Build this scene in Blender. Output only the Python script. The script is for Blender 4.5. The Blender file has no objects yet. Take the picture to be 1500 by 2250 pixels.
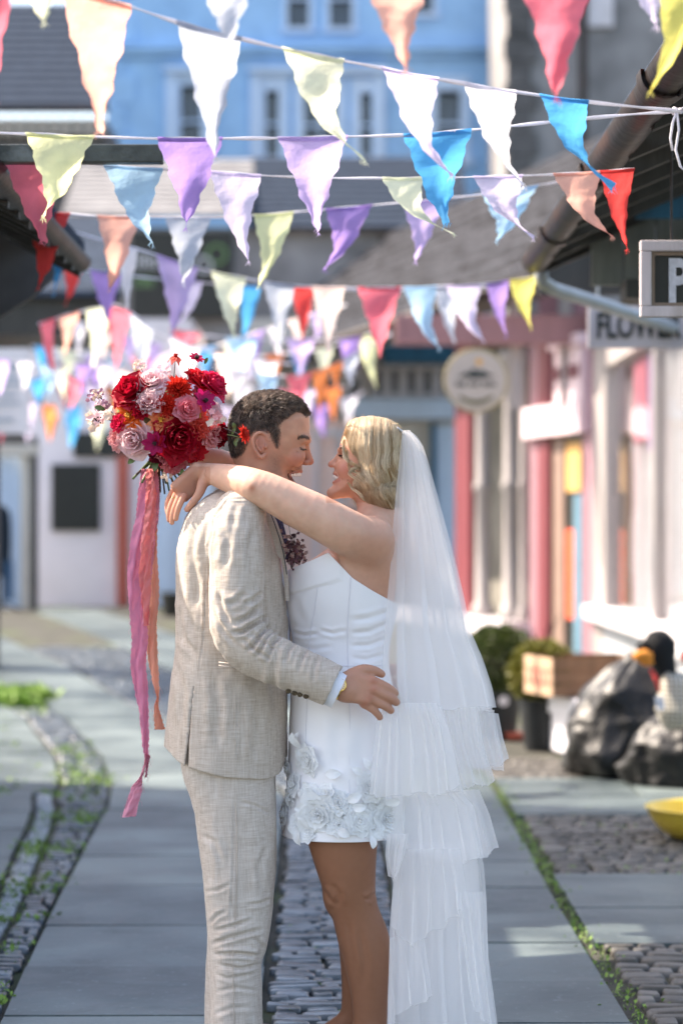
import bpy, bmesh, math, random
import numpy as np
from mathutils import Vector, Matrix, noise
rnd = random.Random(7)
nrs = np.random.RandomState(11)
R = math.radians
C = bpy.context.scene.collection

# ---------------------------------------------------------------- camera, world, sun, exposure
F = 5312.0            # focal length in photo pixels (85 mm on a 36 mm tall frame)
CAMZ = 1.43
HOR = 1170.0
cam = bpy.data.objects.new('camera', bpy.data.cameras.new('camera'))
C.objects.link(cam)
cam.location = (0, 0, CAMZ)
cam.rotation_euler = (R(90), 0, 0)
cam.data.sensor_fit = 'VERTICAL'
cam.data.sensor_height = 36.0
cam.data.lens = 85.0
cam.data.shift_y = 45.0 / 2250.0
cam.data.clip_start = 0.1
cam.data.clip_end = 600
cam.data.dof.use_dof = True
cam.data.dof.focus_distance = 6.42
cam.data.dof.aperture_fstop = 2.2
bpy.context.scene.camera = cam

SUN_EL, SUN_AZ = R(46), R(-90 + 22)      # azimuth from +Y (away from camera) turning to +X; sun stands left, a little beyond
w = bpy.data.worlds.new("World"); bpy.context.scene.world = w
w.use_nodes = True
wn = w.node_tree.nodes; wl = w.node_tree.links
bg = wn['Background']
sky = wn.new('ShaderNodeTexSky'); sky.sky_type = 'NISHITA'; sky.sun_disc = False
sky.sun_elevation = SUN_EL
sky.sun_rotation = SUN_AZ
sky.air_density = 1.0; sky.dust_density = 2.5; sky.ozone_density = 1.0
wl.new(sky.outputs[0], bg.inputs[0]); bg.inputs[1].default_value = 0.15
sd = bpy.data.lights.new('sun', 'SUN'); sd.energy = 3.4; sd.angle = R(0.5); sd.color = (1.0, 0.93, 0.84)
sun = bpy.data.objects.new('sun', sd); C.objects.link(sun)
sv = Vector((math.sin(SUN_AZ) * math.cos(SUN_EL), math.cos(SUN_AZ) * math.cos(SUN_EL), math.sin(SUN_EL)))
sun.rotation_euler = sv.to_track_quat('Z', 'Y').to_euler()
sun.location = (-6, 6, 8)
sc = bpy.context.scene
sc.view_settings.view_transform = 'Standard'
sc.view_settings.look = 'None'
sc.view_settings.gamma = 1.0
sc.view_settings.exposure = 1.68
try:
    sc.view_settings.use_white_balance = True; sc.view_settings.white_balance_temperature = 7150; sc.view_settings.white_balance_tint = 12
except Exception: pass
try:
    sc.cycles.max_bounces = 12; sc.cycles.diffuse_bounces = 6; sc.cycles.transparent_max_bounces = 40
    sc.cycles.use_denoising = True
except Exception: pass

# ---------------------------------------------------------------- helpers
def P(px, py, Y):
    """world point seen at photo pixel (px,py) at distance Y"""
    return Vector(((px - 750.0) * Y / F, Y, CAMZ - (py - HOR) * Y / F))
def srgb(h, k=1.0):
    if isinstance(h, str):
        h = h.lstrip('#'); c = [int(h[i:i+2], 16) / 255 for i in (0, 2, 4)]
    else: c = [v / 255 for v in h]
    c = [(v / 12.92 if v <= .04045 else ((v + .055) / 1.055) ** 2.4) * k for v in c]
    return (c[0], c[1], c[2], 1.0)

def mat(name, col=(.5, .5, .5, 1), rough=.8, var=.12, scale=6.0, bump=0.0, bscale=40.0, metal=0.0,
        spec=.5, stretch=(1, 1, 1), detail=4.0, dark=None, dark_amt=.0, dark_scale=2.0):
    """procedural principled material with noise colour variation + bump"""
    m = bpy.data.materials.new(name); m.use_nodes = True
    n = m.node_tree.nodes; l = m.node_tree.links
    b = n['Principled BSDF']
    b.inputs['Roughness'].default_value = rough; b.inputs['Metallic'].default_value = metal
    b.inputs['Specular IOR Level'].default_value = spec
    tc = n.new('ShaderNodeTexCoord'); mp = n.new('ShaderNodeMapping'); mp.inputs['Scale'].default_value = stretch
    l.new(tc.outputs['Object'], mp.inputs[0])
    nz = n.new('ShaderNodeTexNoise'); nz.inputs['Scale'].default_value = scale; nz.inputs['Detail'].default_value = detail
    l.new(mp.outputs[0], nz.inputs['Vector'])
    rp = n.new('ShaderNodeValToRGB')
    c = col
    rp.color_ramp.elements[0].position = .3; rp.color_ramp.elements[1].position = .7
    rp.color_ramp.elements[0].color = (c[0]*(1-var), c[1]*(1-var), c[2]*(1-var), 1)
    rp.color_ramp.elements[1].color = (min(1,c[0]*(1+var)), min(1,c[1]*(1+var)), min(1,c[2]*(1+var)), 1)
    l.new(nz.outputs[0], rp.inputs[0])
    out = rp.outputs[0]
    if dark is not None and dark_amt > 0:
        n2 = n.new('ShaderNodeTexNoise'); n2.inputs['Scale'].default_value = dark_scale; n2.inputs['Detail'].default_value = 8
        l.new(mp.outputs[0], n2.inputs['Vector'])
        r2 = n.new('ShaderNodeMapRange'); r2.inputs[1].default_value = .5; r2.inputs[2].default_value = .68
        r2.inputs[3].default_value = 0; r2.inputs[4].default_value = dark_amt
        l.new(n2.outputs[0], r2.inputs[0])
        mx = n.new('ShaderNodeMixRGB'); l.new(r2.outputs[0], mx.inputs[0]); l.new(out, mx.inputs[1]); mx.inputs[2].default_value = dark
        out = mx.outputs[0]
    l.new(out, b.inputs['Base Color'])
    if bump:
        n3 = n.new('ShaderNodeTexNoise'); n3.inputs['Scale'].default_value = bscale; n3.inputs['Detail'].default_value = 6
        l.new(mp.outputs[0], n3.inputs['Vector'])
        bp = n.new('ShaderNodeBump'); bp.inputs['Strength'].default_value = bump; bp.inputs['Distance'].default_value = .01
        l.new(n3.outputs[0], bp.inputs['Height']); l.new(bp.outputs[0], b.inputs['Normal'])
    return m

class MB:
    def __init__(s): s.v = []; s.f = []; s.m = []; s.smooth = False
    def add(s, vs, fs, mi=0):
        o = len(s.v); s.v.extend([tuple(v) for v in vs])
        for f in fs: s.f.append(tuple(i + o for i in f)); s.m.append(mi)
    def box(s, x0, x1, y0, y1, z0, z1, mi=0):
        s.add([(x0,y0,z0),(x1,y0,z0),(x1,y1,z0),(x0,y1,z0),(x0,y0,z1),(x1,y0,z1),(x1,y1,z1),(x0,y1,z1)],
              [(0,3,2,1),(4,5,6,7),(0,1,5,4),(1,2,6,5),(2,3,7,6),(3,0,4,7)], mi)
    def obox(s, c, ax, ay, az, mi=0):
        """oriented box, half axis vectors"""
        c, ax, ay, az = map(Vector, (c, ax, ay, az))
        vs = [c + sx*ax + sy*ay + sz*az for sz in (-1,1) for sx, sy in ((-1,-1),(1,-1),(1,1),(-1,1))]
        s.add(vs, [(0,3,2,1),(4,5,6,7),(0,1,5,4),(1,2,6,5),(2,3,7,6),(3,0,4,7)], mi)
    def tube(s, pts, r, n=10, cap=True, mi=0, flat=1.0):
        pts = [Vector(p) for p in pts]; k = len(pts)
        rs = r if hasattr(r, '__len__') else [r]*k
        o = len(s.v); up = None; ring = []
        for i, p in enumerate(pts):
            t = (pts[min(i+1,k-1)] - pts[max(i-1,0)]).normalized()
            if up is None:
                up = t.orthogonal().normalized()
            up = (up - t*up.dot(t)).normalized(); b = t.cross(up)
            ring.append([p + (up*math.cos(a)*rs[i] + b*math.sin(a)*rs[i]*flat) for a in [2*math.pi*j/n for j in range(n)]])
        vs = [q for rg in ring for q in rg]; fs = []
        for i in range(k-1):
            for j in range(n):
                j2 = (j+1) % n
                fs.append((i*n+j, i*n+j2, (i+1)*n+j2, (i+1)*n+j))
        if cap: fs.append(tuple(range(n))[::-1]); fs.append(tuple((k-1)*n+j for j in range(n)))
        s.add(vs, fs, mi)
    def cyl(s, c, r, h, n=24, r2=None, mi=0):
        s.tube([c, (c[0], c[1], c[2]+h)], [r, r if r2 is None else r2], n=n, mi=mi)
    def grid(s, rows, mi=0, closed=False):
        nr = len(rows); nc = len(rows[0]); fs = []
        for i in range(nr-1):
            for j in range(nc if closed else nc-1):
                j2 = (j+1) % nc
                fs.append((i*nc+j, i*nc+j2, (i+1)*nc+j2, (i+1)*nc+j))
        s.add([q for r_ in rows for q in r_], fs, mi)
    def prism(s, poly, y0, y1, mi=0):
        """polygon in (x,z) extruded along y"""
        n = len(poly)
        vs = [(x, y0, z) for x, z in poly] + [(x, y1, z) for x, z in poly]
        fs = [tuple(range(n)), tuple(range(2*n-1, n-1, -1))] + [(i, n+i, n+(i+1)%n, (i+1)%n) for i in range(n)]
        s.add(vs, fs, mi)
    def build(s, name, mats, parent=None, smooth=None, bevel=0.0, label=None, angle=None):
        me = bpy.data.meshes.new(name)
        off = parent_loc(parent) if parent else Vector((0,0,0))
        me.from_pydata([(v[0]-off[0], v[1]-off[1], v[2]-off[2]) for v in s.v], [], s.f)
        if not isinstance(mats, (list, tuple)): mats = [mats]
        for m_ in mats: me.materials.append(m_)
        if len(mats) > 1: me.polygons.foreach_set('material_index', s.m)
        sm = s.smooth if smooth is None else smooth
        if sm: me.polygons.foreach_set('use_smooth', [True]*len(me.polygons))
        me.validate(); me.update()
        o = bpy.data.objects.new(name, me); C.objects.link(o)
        if parent: o.parent = parent
        if bevel:
            bv = o.modifiers.new('bevel', 'BEVEL'); bv.width = bevel; bv.segments = 2; bv.limit_method = 'ANGLE'
            bv.use_clamp_overlap = True
        if angle:
            try: me.set_sharp_from_angle(angle=R(angle))
            except Exception: pass
        if label: o['label'] = label
        return o
def parent_loc(p):
    v = Vector(p.location)
    if p.parent: v += parent_loc(p.parent)
    return v
def thing(name, label, cat, loc=(0,0,0), group=None, kind=None):
    o = bpy.data.objects.new(name, None); C.objects.link(o); o.location = loc
    o.empty_display_size = .1
    return tag(o, label, cat, group, kind)
def tag(o, label=None, cat=None, group=None, kind=None):
    if label: o['label'] = label
    if cat: o['category'] = cat
    if group: o['group'] = group
    if kind: o['kind'] = kind
    return o
def lerp(a, b, t): return a + (b - a) * t
def interp(x, xs, ys): return float(np.interp(x, xs, ys))
# ================================================================ SETTING
def ground_z(x, y):
    return 0.46 * (lambda t: t*t*(3-2*t))(min(1, max(0, (y-13)/19.0))) + (0.02*(y-32) if y > 32 else 0)

# --- stone materials
def stone_mat(name, c1, c2, rough=.75, scale=3.0, bump=.3, moss=None, spec=.5):
    m = bpy.data.materials.new(name); m.use_nodes = True
    n = m.node_tree.nodes; l = m.node_tree.links; b = n['Principled BSDF']
    tc = n.new('ShaderNodeTexCoord')
    nz = n.new('ShaderNodeTexNoise'); nz.inputs['Scale'].default_value = scale; nz.inputs['Detail'].default_value = 8
    l.new(tc.outputs['Object'], nz.inputs['Vector'])
    at = n.new('ShaderNodeAttribute'); at.attribute_name = 'tone'
    ad = n.new('ShaderNodeMath'); ad.operation = 'ADD'
    l.new(nz.outputs[0], ad.inputs[0]); l.new(at.outputs['Fac'], ad.inputs[1])
    rp = n.new('ShaderNodeValToRGB'); rp.color_ramp.elements[0].position = .35; rp.color_ramp.elements[1].position = .75
    rp.color_ramp.elements[0].color = c1; rp.color_ramp.elements[1].color = c2
    l.new(ad.outputs[0], rp.inputs[0])
    out = rp.outputs[0]
    vo = n.new('ShaderNodeTexNoise'); vo.inputs['Scale'].default_value = scale*.9; vo.inputs['Detail'].default_value = 10; vo.inputs['Roughness'].default_value = .75; vo.inputs['Distortion'].default_value = 1.2
    l.new(tc.outputs['Object'], vo.inputs['Vector'])
    st = n.new('ShaderNodeMapRange'); st.inputs[1].default_value = .53; st.inputs[2].default_value = .66; st.inputs[3].default_value = 0; st.inputs[4].default_value = .55
    l.new(vo.outputs[0], st.inputs[0])
    mxa = n.new('ShaderNodeMixRGB'); l.new(st.outputs[0], mxa.inputs[0]); l.new(out, mxa.inputs[1]); mxa.inputs[2].default_value = tuple(v_*.52 for v_ in c1[:3])+(1,)
    sp = n.new('ShaderNodeTexNoise'); sp.inputs['Scale'].default_value = scale*22; sp.inputs['Detail'].default_value = 2; l.new(tc.outputs['Object'], sp.inputs['Vector'])
    s2 = n.new('ShaderNodeMapRange'); s2.inputs[1].default_value = .64; s2.inputs[2].default_value = .72; s2.inputs[4].default_value = .35; l.new(sp.outputs[0], s2.inputs[0])
    mxb = n.new('ShaderNodeMixRGB'); l.new(s2.outputs[0], mxb.inputs[0]); l.new(mxa.outputs[0], mxb.inputs[1]); mxb.inputs[2].default_value = tuple(min(1, v_*1.5) for v_ in c2[:3])+(1,)
    out = mxb.outputs[0]
    if moss:
        n2 = n.new('ShaderNodeTexNoise'); n2.inputs['Scale'].default_value = 1.3; n2.inputs['Detail'].default_value = 7
        l.new(tc.outputs['Object'], n2.inputs['Vector'])
        mr = n.new('ShaderNodeMapRange'); mr.inputs[1].default_value = .5; mr.inputs[2].default_value = .65; mr.inputs[4].default_value = .7
        l.new(n2.outputs[0], mr.inputs[0])
        mx = n.new('ShaderNodeMixRGB'); l.new(mr.outputs[0], mx.inputs[0]); l.new(out, mx.inputs[1]); mx.inputs[2].default_value = moss
        out = mx.outputs[0]
    l.new(out, b.inputs['Base Color'])
    b.inputs['Specular IOR Level'].default_value = spec
    n4 = n.new('ShaderNodeTexNoise'); n4.inputs['Scale'].default_value = scale*4; n4.inputs['Detail'].default_value = 6
    l.new(tc.outputs['Object'], n4.inputs['Vector'])
    mr2 = n.new('ShaderNodeMapRange'); mr2.inputs[3].default_value = rough-.12; mr2.inputs[4].default_value = rough+.12
    l.new(n4.outputs[0], mr2.inputs[0]); l.new(mr2.outputs[0], b.inputs['Roughness'])
    bp = n.new('ShaderNodeBump'); bp.inputs['Strength'].default_value = bump; bp.inputs['Distance'].default_value = .01
    l.new(n4.outputs[0], bp.inputs['Height']); l.new(bp.outputs[0], b.inputs['Normal'])
    return m
M_earth = stone_mat('joint_earth', srgb('33332c'), srgb('4e4c44'), .95, 5, .6, moss=srgb('4c5a34'))
M_slab = stone_mat('slate_slab', srgb('434f51'), srgb('74807f'), .5, 1.9, .6, spec=.5)
M_cob = stone_mat('cobble', srgb('3c444a'), srgb('737e86'), .33, 9, .45, spec=.7)
M_cobw = stone_mat('cobble_side', srgb('4a4741'), srgb('74706a'), .6, 9, .4, spec=.5)
M_edge = stone_mat('edging', srgb('8c949a'), srgb('babfc2'), .6, 5, .3)

# ground sheet to the horizon
g = MB(); xs = np.concatenate([np.linspace(-120, -6, 8), np.linspace(-4, 6, 14), np.linspace(8, 120, 8)])
ys = np.concatenate([[-8, 0], np.linspace(3, 36, 34), [45, 60, 90, 150, 300, 500]])
g.grid([[(x, y, ground_z(x, y) - 0.012) for x in xs] for y in ys])
o = g.build('ground', M_earth, smooth=True); tag(o, kind='structure')

# paving layout.  left path centre line (curves to the left with distance)
def lp_l(y): return interp(y, [5, 7, 8.2, 9.8, 11, 12.4, 13.6, 15.1, 17.6, 18.6, 26, 34], [-.98, -.99, -1.05, -1.115, -1.16, -1.2, -1.29, -1.49, -2.0, -2.3, -5.0, -8.5])
def lp_r(y): return interp(y, [5, 7, 13, 16, 18.5, 21.5, 28, 34], [-.22, -.24, -.3, -.75, -1.6, -2.37, -4.4, -6.4])
def rp_l(y): return interp(y, [5, 10, 14, 17, 20, 30], [.2, .2, .15, -.3, -1.1, -3.8])
def rp_r(y): return interp(y, [5, 9, 13.5, 16, 20, 30], [.85, .83, .84, .6, -.2, -3.0])
def slab_strip(fl, fr, y0, y1, lo, hi, name, mats, seed, split=False):
    r_ = random.Random(seed); mb = MB(); y = y0; tone = []
    while y < y1:
        L = r_.uniform(lo, hi) * (1 if y < 14 else 1.2)
        cells = [(0, 1)]
        if split and r_.random() < .4: s_ = r_.uniform(.4, .6); cells = [(0, s_), (s_, 1)]
        for a, b in cells:
            gap = .006; t = r_.uniform(-.11, .11); hz = r_.uniform(0, .006); tx = r_.uniform(-.004, .004)
            n = 6
            rows = []
            jit = [r_.uniform(-.004, .004) for _ in range(4)]
            for i in range(n+1):
                yy = y + gap + (L-2*gap)*i/n
                xl = lerp(fl(yy), fr(yy), a) + gap + jit[0]; xr = lerp(fl(yy), fr(yy), b) - gap + jit[1]
                rows.append([(lerp(xl, xr, j/5), yy + jit[2]*(j/5-.5)*2, ground_z(0, yy) + .012 + hz + tx*(j/5-.5)) for j in range(6)])
            # rim going down
            o0 = len(mb.v); mb.grid(rows); k = len(mb.f)
            tone += [t]*(n*5)
            edge = [rows[0][j] for j in range(6)] + [rows[i][5] for i in range(1, n+1)] + [rows[n][j] for j in range(4, -1, -1)] + [rows[i][0] for i in range(n-1, 0, -1)]
            m_ = len(edge); low = [(p[0], p[1], p[2]-.05) for p in edge]
            mb.add(edge + low, [(i, m_+i, m_+(i+1) % m_, (i+1) % m_) for i in range(m_)]); tone += [t]*m_
        y += L
    ob = mb.build(name, mats)
    at = ob.data.attributes.new('tone', 'FLOAT', 'FACE'); at.data.foreach_set('value', tone[:len(ob.data.polygons)] )
    tag(ob, kind='structure'); return ob
slab_strip(lp_l, lp_r, 4.6, 34, .72, 1.0, 'pavement_path', M_slab, 3)
slab_strip(rp_l, rp_r, 4.7, 30, .62, .95, 'pavement_path', M_slab, 9)

def cobbles(region, y0, y1, rowd, lenx, name, m_, seed, hgt=.012, skip=None, domez=.0035, tonev=.18, ang=0.0):
    """irregular setts, each a low domed stone; rows run across the street"""
    r_ = random.Random(seed); mb = MB(); tone = []; y = y0
    while y < y1:
        d = r_.uniform(*rowd); xl, xr = region(y)
        x = xl + r_.uniform(0, .03)
        while x < xr - .02:
            L = r_.uniform(*lenx); L = min(L, xr - x)
            if L < .025: break
            cx, cy = x + L/2, y + d/2 + r_.uniform(-.004, .004) + ang*(x-xl)
            if not (skip and skip(cx, cy)):
                hx, hy = L/2 - r_.uniform(.003, .008), d/2 - r_.uniform(.002, .006)
                n = 12; z0 = ground_z(0, cy) + r_.uniform(-.004, .004) + hgt; t = r_.uniform(-tonev, tonev)
                tl = r_.uniform(-.05, .05); tl2 = r_.uniform(-.06, .06); jr = [r_.uniform(.92, 1.04) for _ in range(n)]
                def ring(s, z):
                    out = []
                    for i in range(n):
                        a = 2*math.pi*(i+.5)/n; c_, s_ = math.cos(a), math.sin(a)
                        px = math.copysign(abs(c_)**.22, c_)*hx*s*jr[i]; py = math.copysign(abs(s_)**.30, s_)*hy*s*jr[i]
                        out.append((cx+px, cy+py, z0 + z + px*tl + py*tl2))
                    return out
                vs = ring(1, -.022) + ring(.97, -domez) + ring(.84, 0) 
                fs = []
                for k in range(2):
                    for i in range(n): i2 = (i+1) % n; fs.append((k*n+i, k*n+i2, (k+1)*n+i2, (k+1)*n+i))
                fs.append(tuple(2*n+i for i in range(n)))
                mb.add(vs, fs); tone += [t]*len(fs)
            x += L
        y += d
    ob = mb.build(name, m_, smooth=True)
    at = ob.data.attributes.new('tone', 'FLOAT', 'FACE'); at.data.foreach_set('value', tone[:len(ob.data.polygons)])
    tag(ob, kind='structure'); return ob
cobbles(lambda y: (lp_r(y)+.008, rp_l(y)-.008), 4.8, 24, (.045, .085), (.06, .19), 'cobbled_road', M_cob, 21)
# right side forecourt: cobbles with a slab crossing
def rskip(x, y): return 8.32 < y < 10.05 or 12.15 < y < 13.95
cobbles(lambda y: (rp_r(y)+.05, 2.6), 5.2, 15, (.06, .10), (.07, .17), 'cobbled_pavement', M_cobw, 22, skip=rskip, domez=.008)
sl = MB(); tn = []
for (x0, x1, y0, y1) in [(.875, 1.9, 8.34, 9.12), (1.92, 3, 8.34, 9.12), (.875, 1.45, 9.14, 10.03), (1.47, 3, 9.14, 10.03), (.88, 2.2, 12.17, 13.0), (.88, 1.6, 13.02, 13.93), (1.62, 3, 13.02, 13.93), (2.22,3,12.17,13.0)]:
    sl.box(x0, x1, y0, y1, -.03, ground_z(0, (y0+y1)/2) + .013 + rnd.uniform(0, .004)); tn += [rnd.uniform(-.1, .1)]*6
ob = sl.build('pavement_slabs', M_slab); tag(ob, kind='structure')
at = ob.data.attributes.new('tone', 'FLOAT', 'FACE'); at.data.foreach_set('value', tn)
# left: gutter of narrow edge-set stones, then small cobbles, then sunlit paving
def le(y): return lp_l(y)
def vw(y): return interp(y, [5, 9.4, 11.5, 13], [.10, .135, .21, .3])
cobbles(lambda y: (le(y)-vw(y), le(y)-.01), 4.8, 13.5, (.055, .09), (.06, .13), 'cobbled_verge', M_cob, 23, domez=.012)
cobbles(lambda y: (le(y)-vw(y)-.115, le(y)-vw(y)-.01), 6.0, 13.2, (.028, .045), (.10, .105), 'drain_channel', M_edge, 24, hgt=.006)
slab_strip(lambda y: le(y)-1.6, lambda y: le(y)-vw(y)-(.12 if y < 13.2 else .0), 6.0, 30, .7, 1.2, 'pavement_path', M_slab, 29, split=True)
cobbles(lambda y: (le(y)-vw(y), le(y)-.01), 13.5, 30, (.06, .10), (.09, .2), 'cobbled_verge', M_cob, 25, domez=.012)
slab_strip(lambda y: lp_l(y)-4.2, lambda y: le(y)-1.62, 6.0, 32, .8, 1.3, 'pavement_path', M_slab, 39, split=True)

# --- weeds in the joints: real little blades and leaves (stuff)
M_weed = mat('weed_leaf', srgb('7d9c48'), .6, .35, 25, spec=.3)
def weeds(pts, name, label, n_per=26, s=.02, seed=1):
    r_ = random.Random(seed); mb = MB()
    for (x, y, k) in pts:
        for _ in range(int(n_per*k)):
            a = r_.uniform(0, 2*math.pi); px, py = x + r_.gauss(0, .022*(.6+k)), y + r_.gauss(0, .03*(.6+k))
            z = ground_z(0, py) + .004; L = s*r_.uniform(.5, 1.5)*(.7+.5*k); tilt = r_.uniform(.2, 1.2)
            d = Vector((math.cos(a)*math.sin(tilt), math.sin(a)*math.sin(tilt), math.cos(tilt))); q = Vector((-math.sin(a), math.cos(a), 0))*L*r_.uniform(.15, .35)
            p = Vector((px, py, z)); b1 = p + d*L*.5; t = p + d*L + Vector((0, 0, -L*.25))
            mb.add([p, b1+q, t, b1-q], [(0, 1, 2, 3)])
    ob = mb.build(name, M_weed); tag(ob, label, 'weeds', kind='stuff'); return ob
pts = []
r_ = random.Random(5); y = 6.4
while y < 15:
    if r_.random() < .93: pts.append((rp_r(y) + .02 + r_.uniform(-.012, .012), y, r_.uniform(.4, 1.0)))
    y += r_.uniform(.02, .05)
for _ in range(14): pts.append((r_.uniform(.9, 1.9), r_.uniform(6.6, 8.2), r_.uniform(.3, .6)))
for _ in range(40): pts.append((r_.uniform(.9, 1.5), r_.uniform(9.8, 13.5), r_.uniform(.4, .9)))
weeds(pts, 'weeds', 'thin green weeds growing in the joint along the right hand slabs', 11, .018, 3)
pts = []; y = 6.2
while y < 16:
    k = interp(y, [6.2, 9, 10.5, 14, 16], [.7, .9, 1.0, .9, .6])
    for _ in range(3):
        if r_.random() < .8: pts.append((le(y) - r_.uniform(.0, .3), y, k*r_.uniform(.25, 1.1)*(1.3 if noise.noise(Vector((y*1.7, 0, 3))) > 0 else .35)))
    y += .05
for _ in range(200):
    yy = r_.uniform(12.5, 24); pts.append((le(yy) - r_.uniform(0, .9), yy, r_.uniform(.5, 1.4)))
weeds(pts, 'weeds', 'bright green weeds spreading over the cobbled verge at left', 11, .024, 4)
pts = [(-.2 + r_.uniform(0, .42), r_.uniform(6, 11), r_.uniform(.15, .5)) for _ in range(60)]
weeds(pts, 'weeds', 'small moss tufts between the cobbles in the middle', 12, .014, 6)
pts = [(r_.gauss(-2.6, .12), r_.gauss(19.0, .3), 1.5) for _ in range(60)]
weeds(pts, 'grass_clump', 'dark green clump of grass at the left edge beside the path', 26, .07, 8)
# ================================================================ BUILDINGS
def wood(name, c, var=.2, rough=.6, stretch=(3, 3, .6), bump=.3, **k): return mat(name, c, rough, var, 6, bump, 30, stretch=stretch, **k)
M_bluewall = mat('blue_render', srgb('9fcbf0'), .85, .08, 2.0, .2, 30, dark=srgb('7fabd6'), dark_amt=.5, dark_scale=1.2)
M_bluetrim = mat('pale_blue_trim', srgb('c4dcf4'), .7, .05, 2)
M_glassd = mat('dark_window_glass', srgb('3a4a5c'), .12, .25, 3, spec=.8)
M_glassl = mat('reflecting_glass', srgb('aab6c0'), .08, .3, 2.2, spec=1.0)
M_slate = mat('roof_slate', srgb('3c4552'), .95, .3, 9, .4, 30, spec=.08, stretch=(1, 1, 3))
M_stone = mat('grey_stone', srgb('93908f'), .9, .22, 1.6, .5, 14, dark=srgb('5c5a5a'), dark_amt=.6, dark_scale=1.1)
M_stone2 = mat('dark_stone', srgb('62605f'), .9, .25, 3, .5, 14, dark=srgb('3d3c3b'), dark_amt=.6)
M_white = mat('white_paint', srgb('e2dcdf'), .6, .04, 3, .1, 30, dark=srgb('b8b0ae'), dark_amt=.4, dark_scale=2)
M_pinkwhite = mat('pinkish_white_render', srgb('ece2e4'), .85, .05, 1.5, .15, 20, dark=srgb('b5a49f'), dark_amt=.35, dark_scale=.8)
M_black = mat('black_board', srgb('23241f'), .5, .2, 8, .1, 60)
M_darkwood = wood('dark_timber', srgb('3c3a36'), dark=srgb('1f1e1c'), dark_amt=.6)
M_soffit = wood('soffit_boards', srgb('524f4b'), stretch=(8, .6, 1), dark=srgb('33312e'), dark_amt=.6)
M_gutter = mat('cast_iron_gutter', srgb('2a2220'), .5, .35, 5, .4, 18, spec=.35, dark=srgb('5a3a2c'), dark_amt=.5, dark_scale=4)
M_pink = wood('pink_paint', srgb('98707a'), var=.08)  # pink toned down in place of shade on the shop front
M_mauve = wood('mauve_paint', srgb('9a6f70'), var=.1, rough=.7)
M_red = wood('shaded_red_paint', srgb('742f38'), var=.1)  # darkened red carries the shop front's shade in its colour
M_column = wood('grey_white_column', srgb('a59d9a'), var=.08, rough=.55)  # greyed down too, so the front looks shaded
M_creamwood = wood('cream_timber', srgb('c9c1b6'), var=.1)
M_teal = wood('teal_paint', srgb('1f5f7c'), var=.15, dark=srgb('1a3c4c'), dark_amt=.5)
M_paleblue = wood('pale_blue_paint', srgb('c6d6e8'), var=.06)
M_rust = wood('brick_red_paint', srgb('b65b4a'), var=.1)
M_peach = mat('peach_render', srgb('f6d6ca'), .85, .05, 2)
M_greyplank = wood('grey_planks', srgb('85867c'), var=.2, stretch=(9, 9, .5))
M_steel = mat('weathered_steel', srgb('474a44'), .5, .35, 14, .3, 60, metal=.2, dark=srgb('777a74'), dark_amt=.8, dark_scale=9)
M_pipe = mat('grey_plastic_pipe', srgb('aab2b8'), .4, .08, 8)

def window(mb_parent, x0, x1, y, z0, z1, frame=.07, glass=None, fm=None, bars=1, recess=.12, mull=0, name='window'):
    """sash window facing -Y: frame proud of a recessed pane"""
    f = MB()
    f.box(x0-frame, x1+frame, y-.06, y+recess, z1, z1+frame*1.5); f.box(x0-frame*1.3, x1+frame*1.3, y-.12, y+recess, z0-frame, z0)
    f.box(x0-frame, x0, y-.06, y+recess, z0, z1); f.box(x1, x1+frame, y-.06, y+recess, z0, z1)
    for i in range(bars):
        zz = lerp(z0, z1, (i+1)/(bars+1)); f.box(x0, x1, y+.02, y+recess, zz-.03, zz+.03)
    for i in range(mull):
        xx = lerp(x0, x1, (i+1)/(mull+1)); f.box(xx-.02, xx+.02, y+.03, y+recess-.005, z0, z1)
    fo = f.build(name, fm or M_bluetrim, mb_parent)
    p = MB(); p.box(x0, x1, y+recess-.05, y+recess-.03, z0, z1); p.build('pane', glass or M_glassd, fo)
    return fo
def wall_with_holes(x0, x1, y0, y1, z0, z1, holes, mb):
    """wall slab with real rectangular openings; holes = (x0,x1,z0,z1) non overlapping"""
    xsx = sorted({x0, x1, *[h[0] for h in holes], *[h[1] for h in holes]}); zsz = sorted({z0, z1, *[h[2] for h in holes], *[h[3] for h in holes]})
    for i in range(len(xsx)-1):
        for j in range(len(zsz)-1):
            cx, cz = (xsx[i]+xsx[i+1])/2, (zsz[j]+zsz[j+1])/2
            if any(h[0] < cx < h[1] and h[2] < cz < h[3] for h in holes): continue
            mb.box(xsx[i], xsx[i+1], y0, y1, zsz[j], zsz[j+1])

# --- blue town building at the end
YB = 50.0
def bx(px): return (px-750)*YB/F
def bz(py): return CAMZ-(py-HOR)*YB/F
bt = thing('town_building', 'tall sky blue rendered building with sash windows rising behind the bunting', 'building', (bx(680), YB, ground_z(0, YB)))
mb = MB(); holes = []
wins = [(398, 442, 188, 345), (584, 612, 200, 345), (668, 738, 205, 345), (792, 816, 205, 345), (960, 1010, 200, 345), (632, 678, -70, 62), (724, 772, -70, 62), (905, 950, -70, 30)]
for a, b_, c, d in wins: holes.append((bx(a), bx(b_), bz(d), bz(c)))
wall_with_holes(bx(238), bx(1112), YB, YB+.4, 0.5, bz(-260), holes, mb)
mb.box(bx(238), bx(1112), YB+.41, YB+7, .5, bz(-262))
for yy in (118, -90):   # string courses
    mb.box(bx(236), bx(1114), YB-.14, YB-.002, bz(yy+8), bz(yy-6)); mb.box(bx(236), bx(1114), YB-.24, YB-.141, bz(yy-5), bz(yy-14))
for k in range(22): # quoins
    mb.box(bx(238)-.03, bx(238)+(.55 if k % 2 else .35), YB-.05, YB-.003, 1+k*.62, 1+k*.62+.58)
mb.build('wall', M_bluewall, bt)
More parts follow.
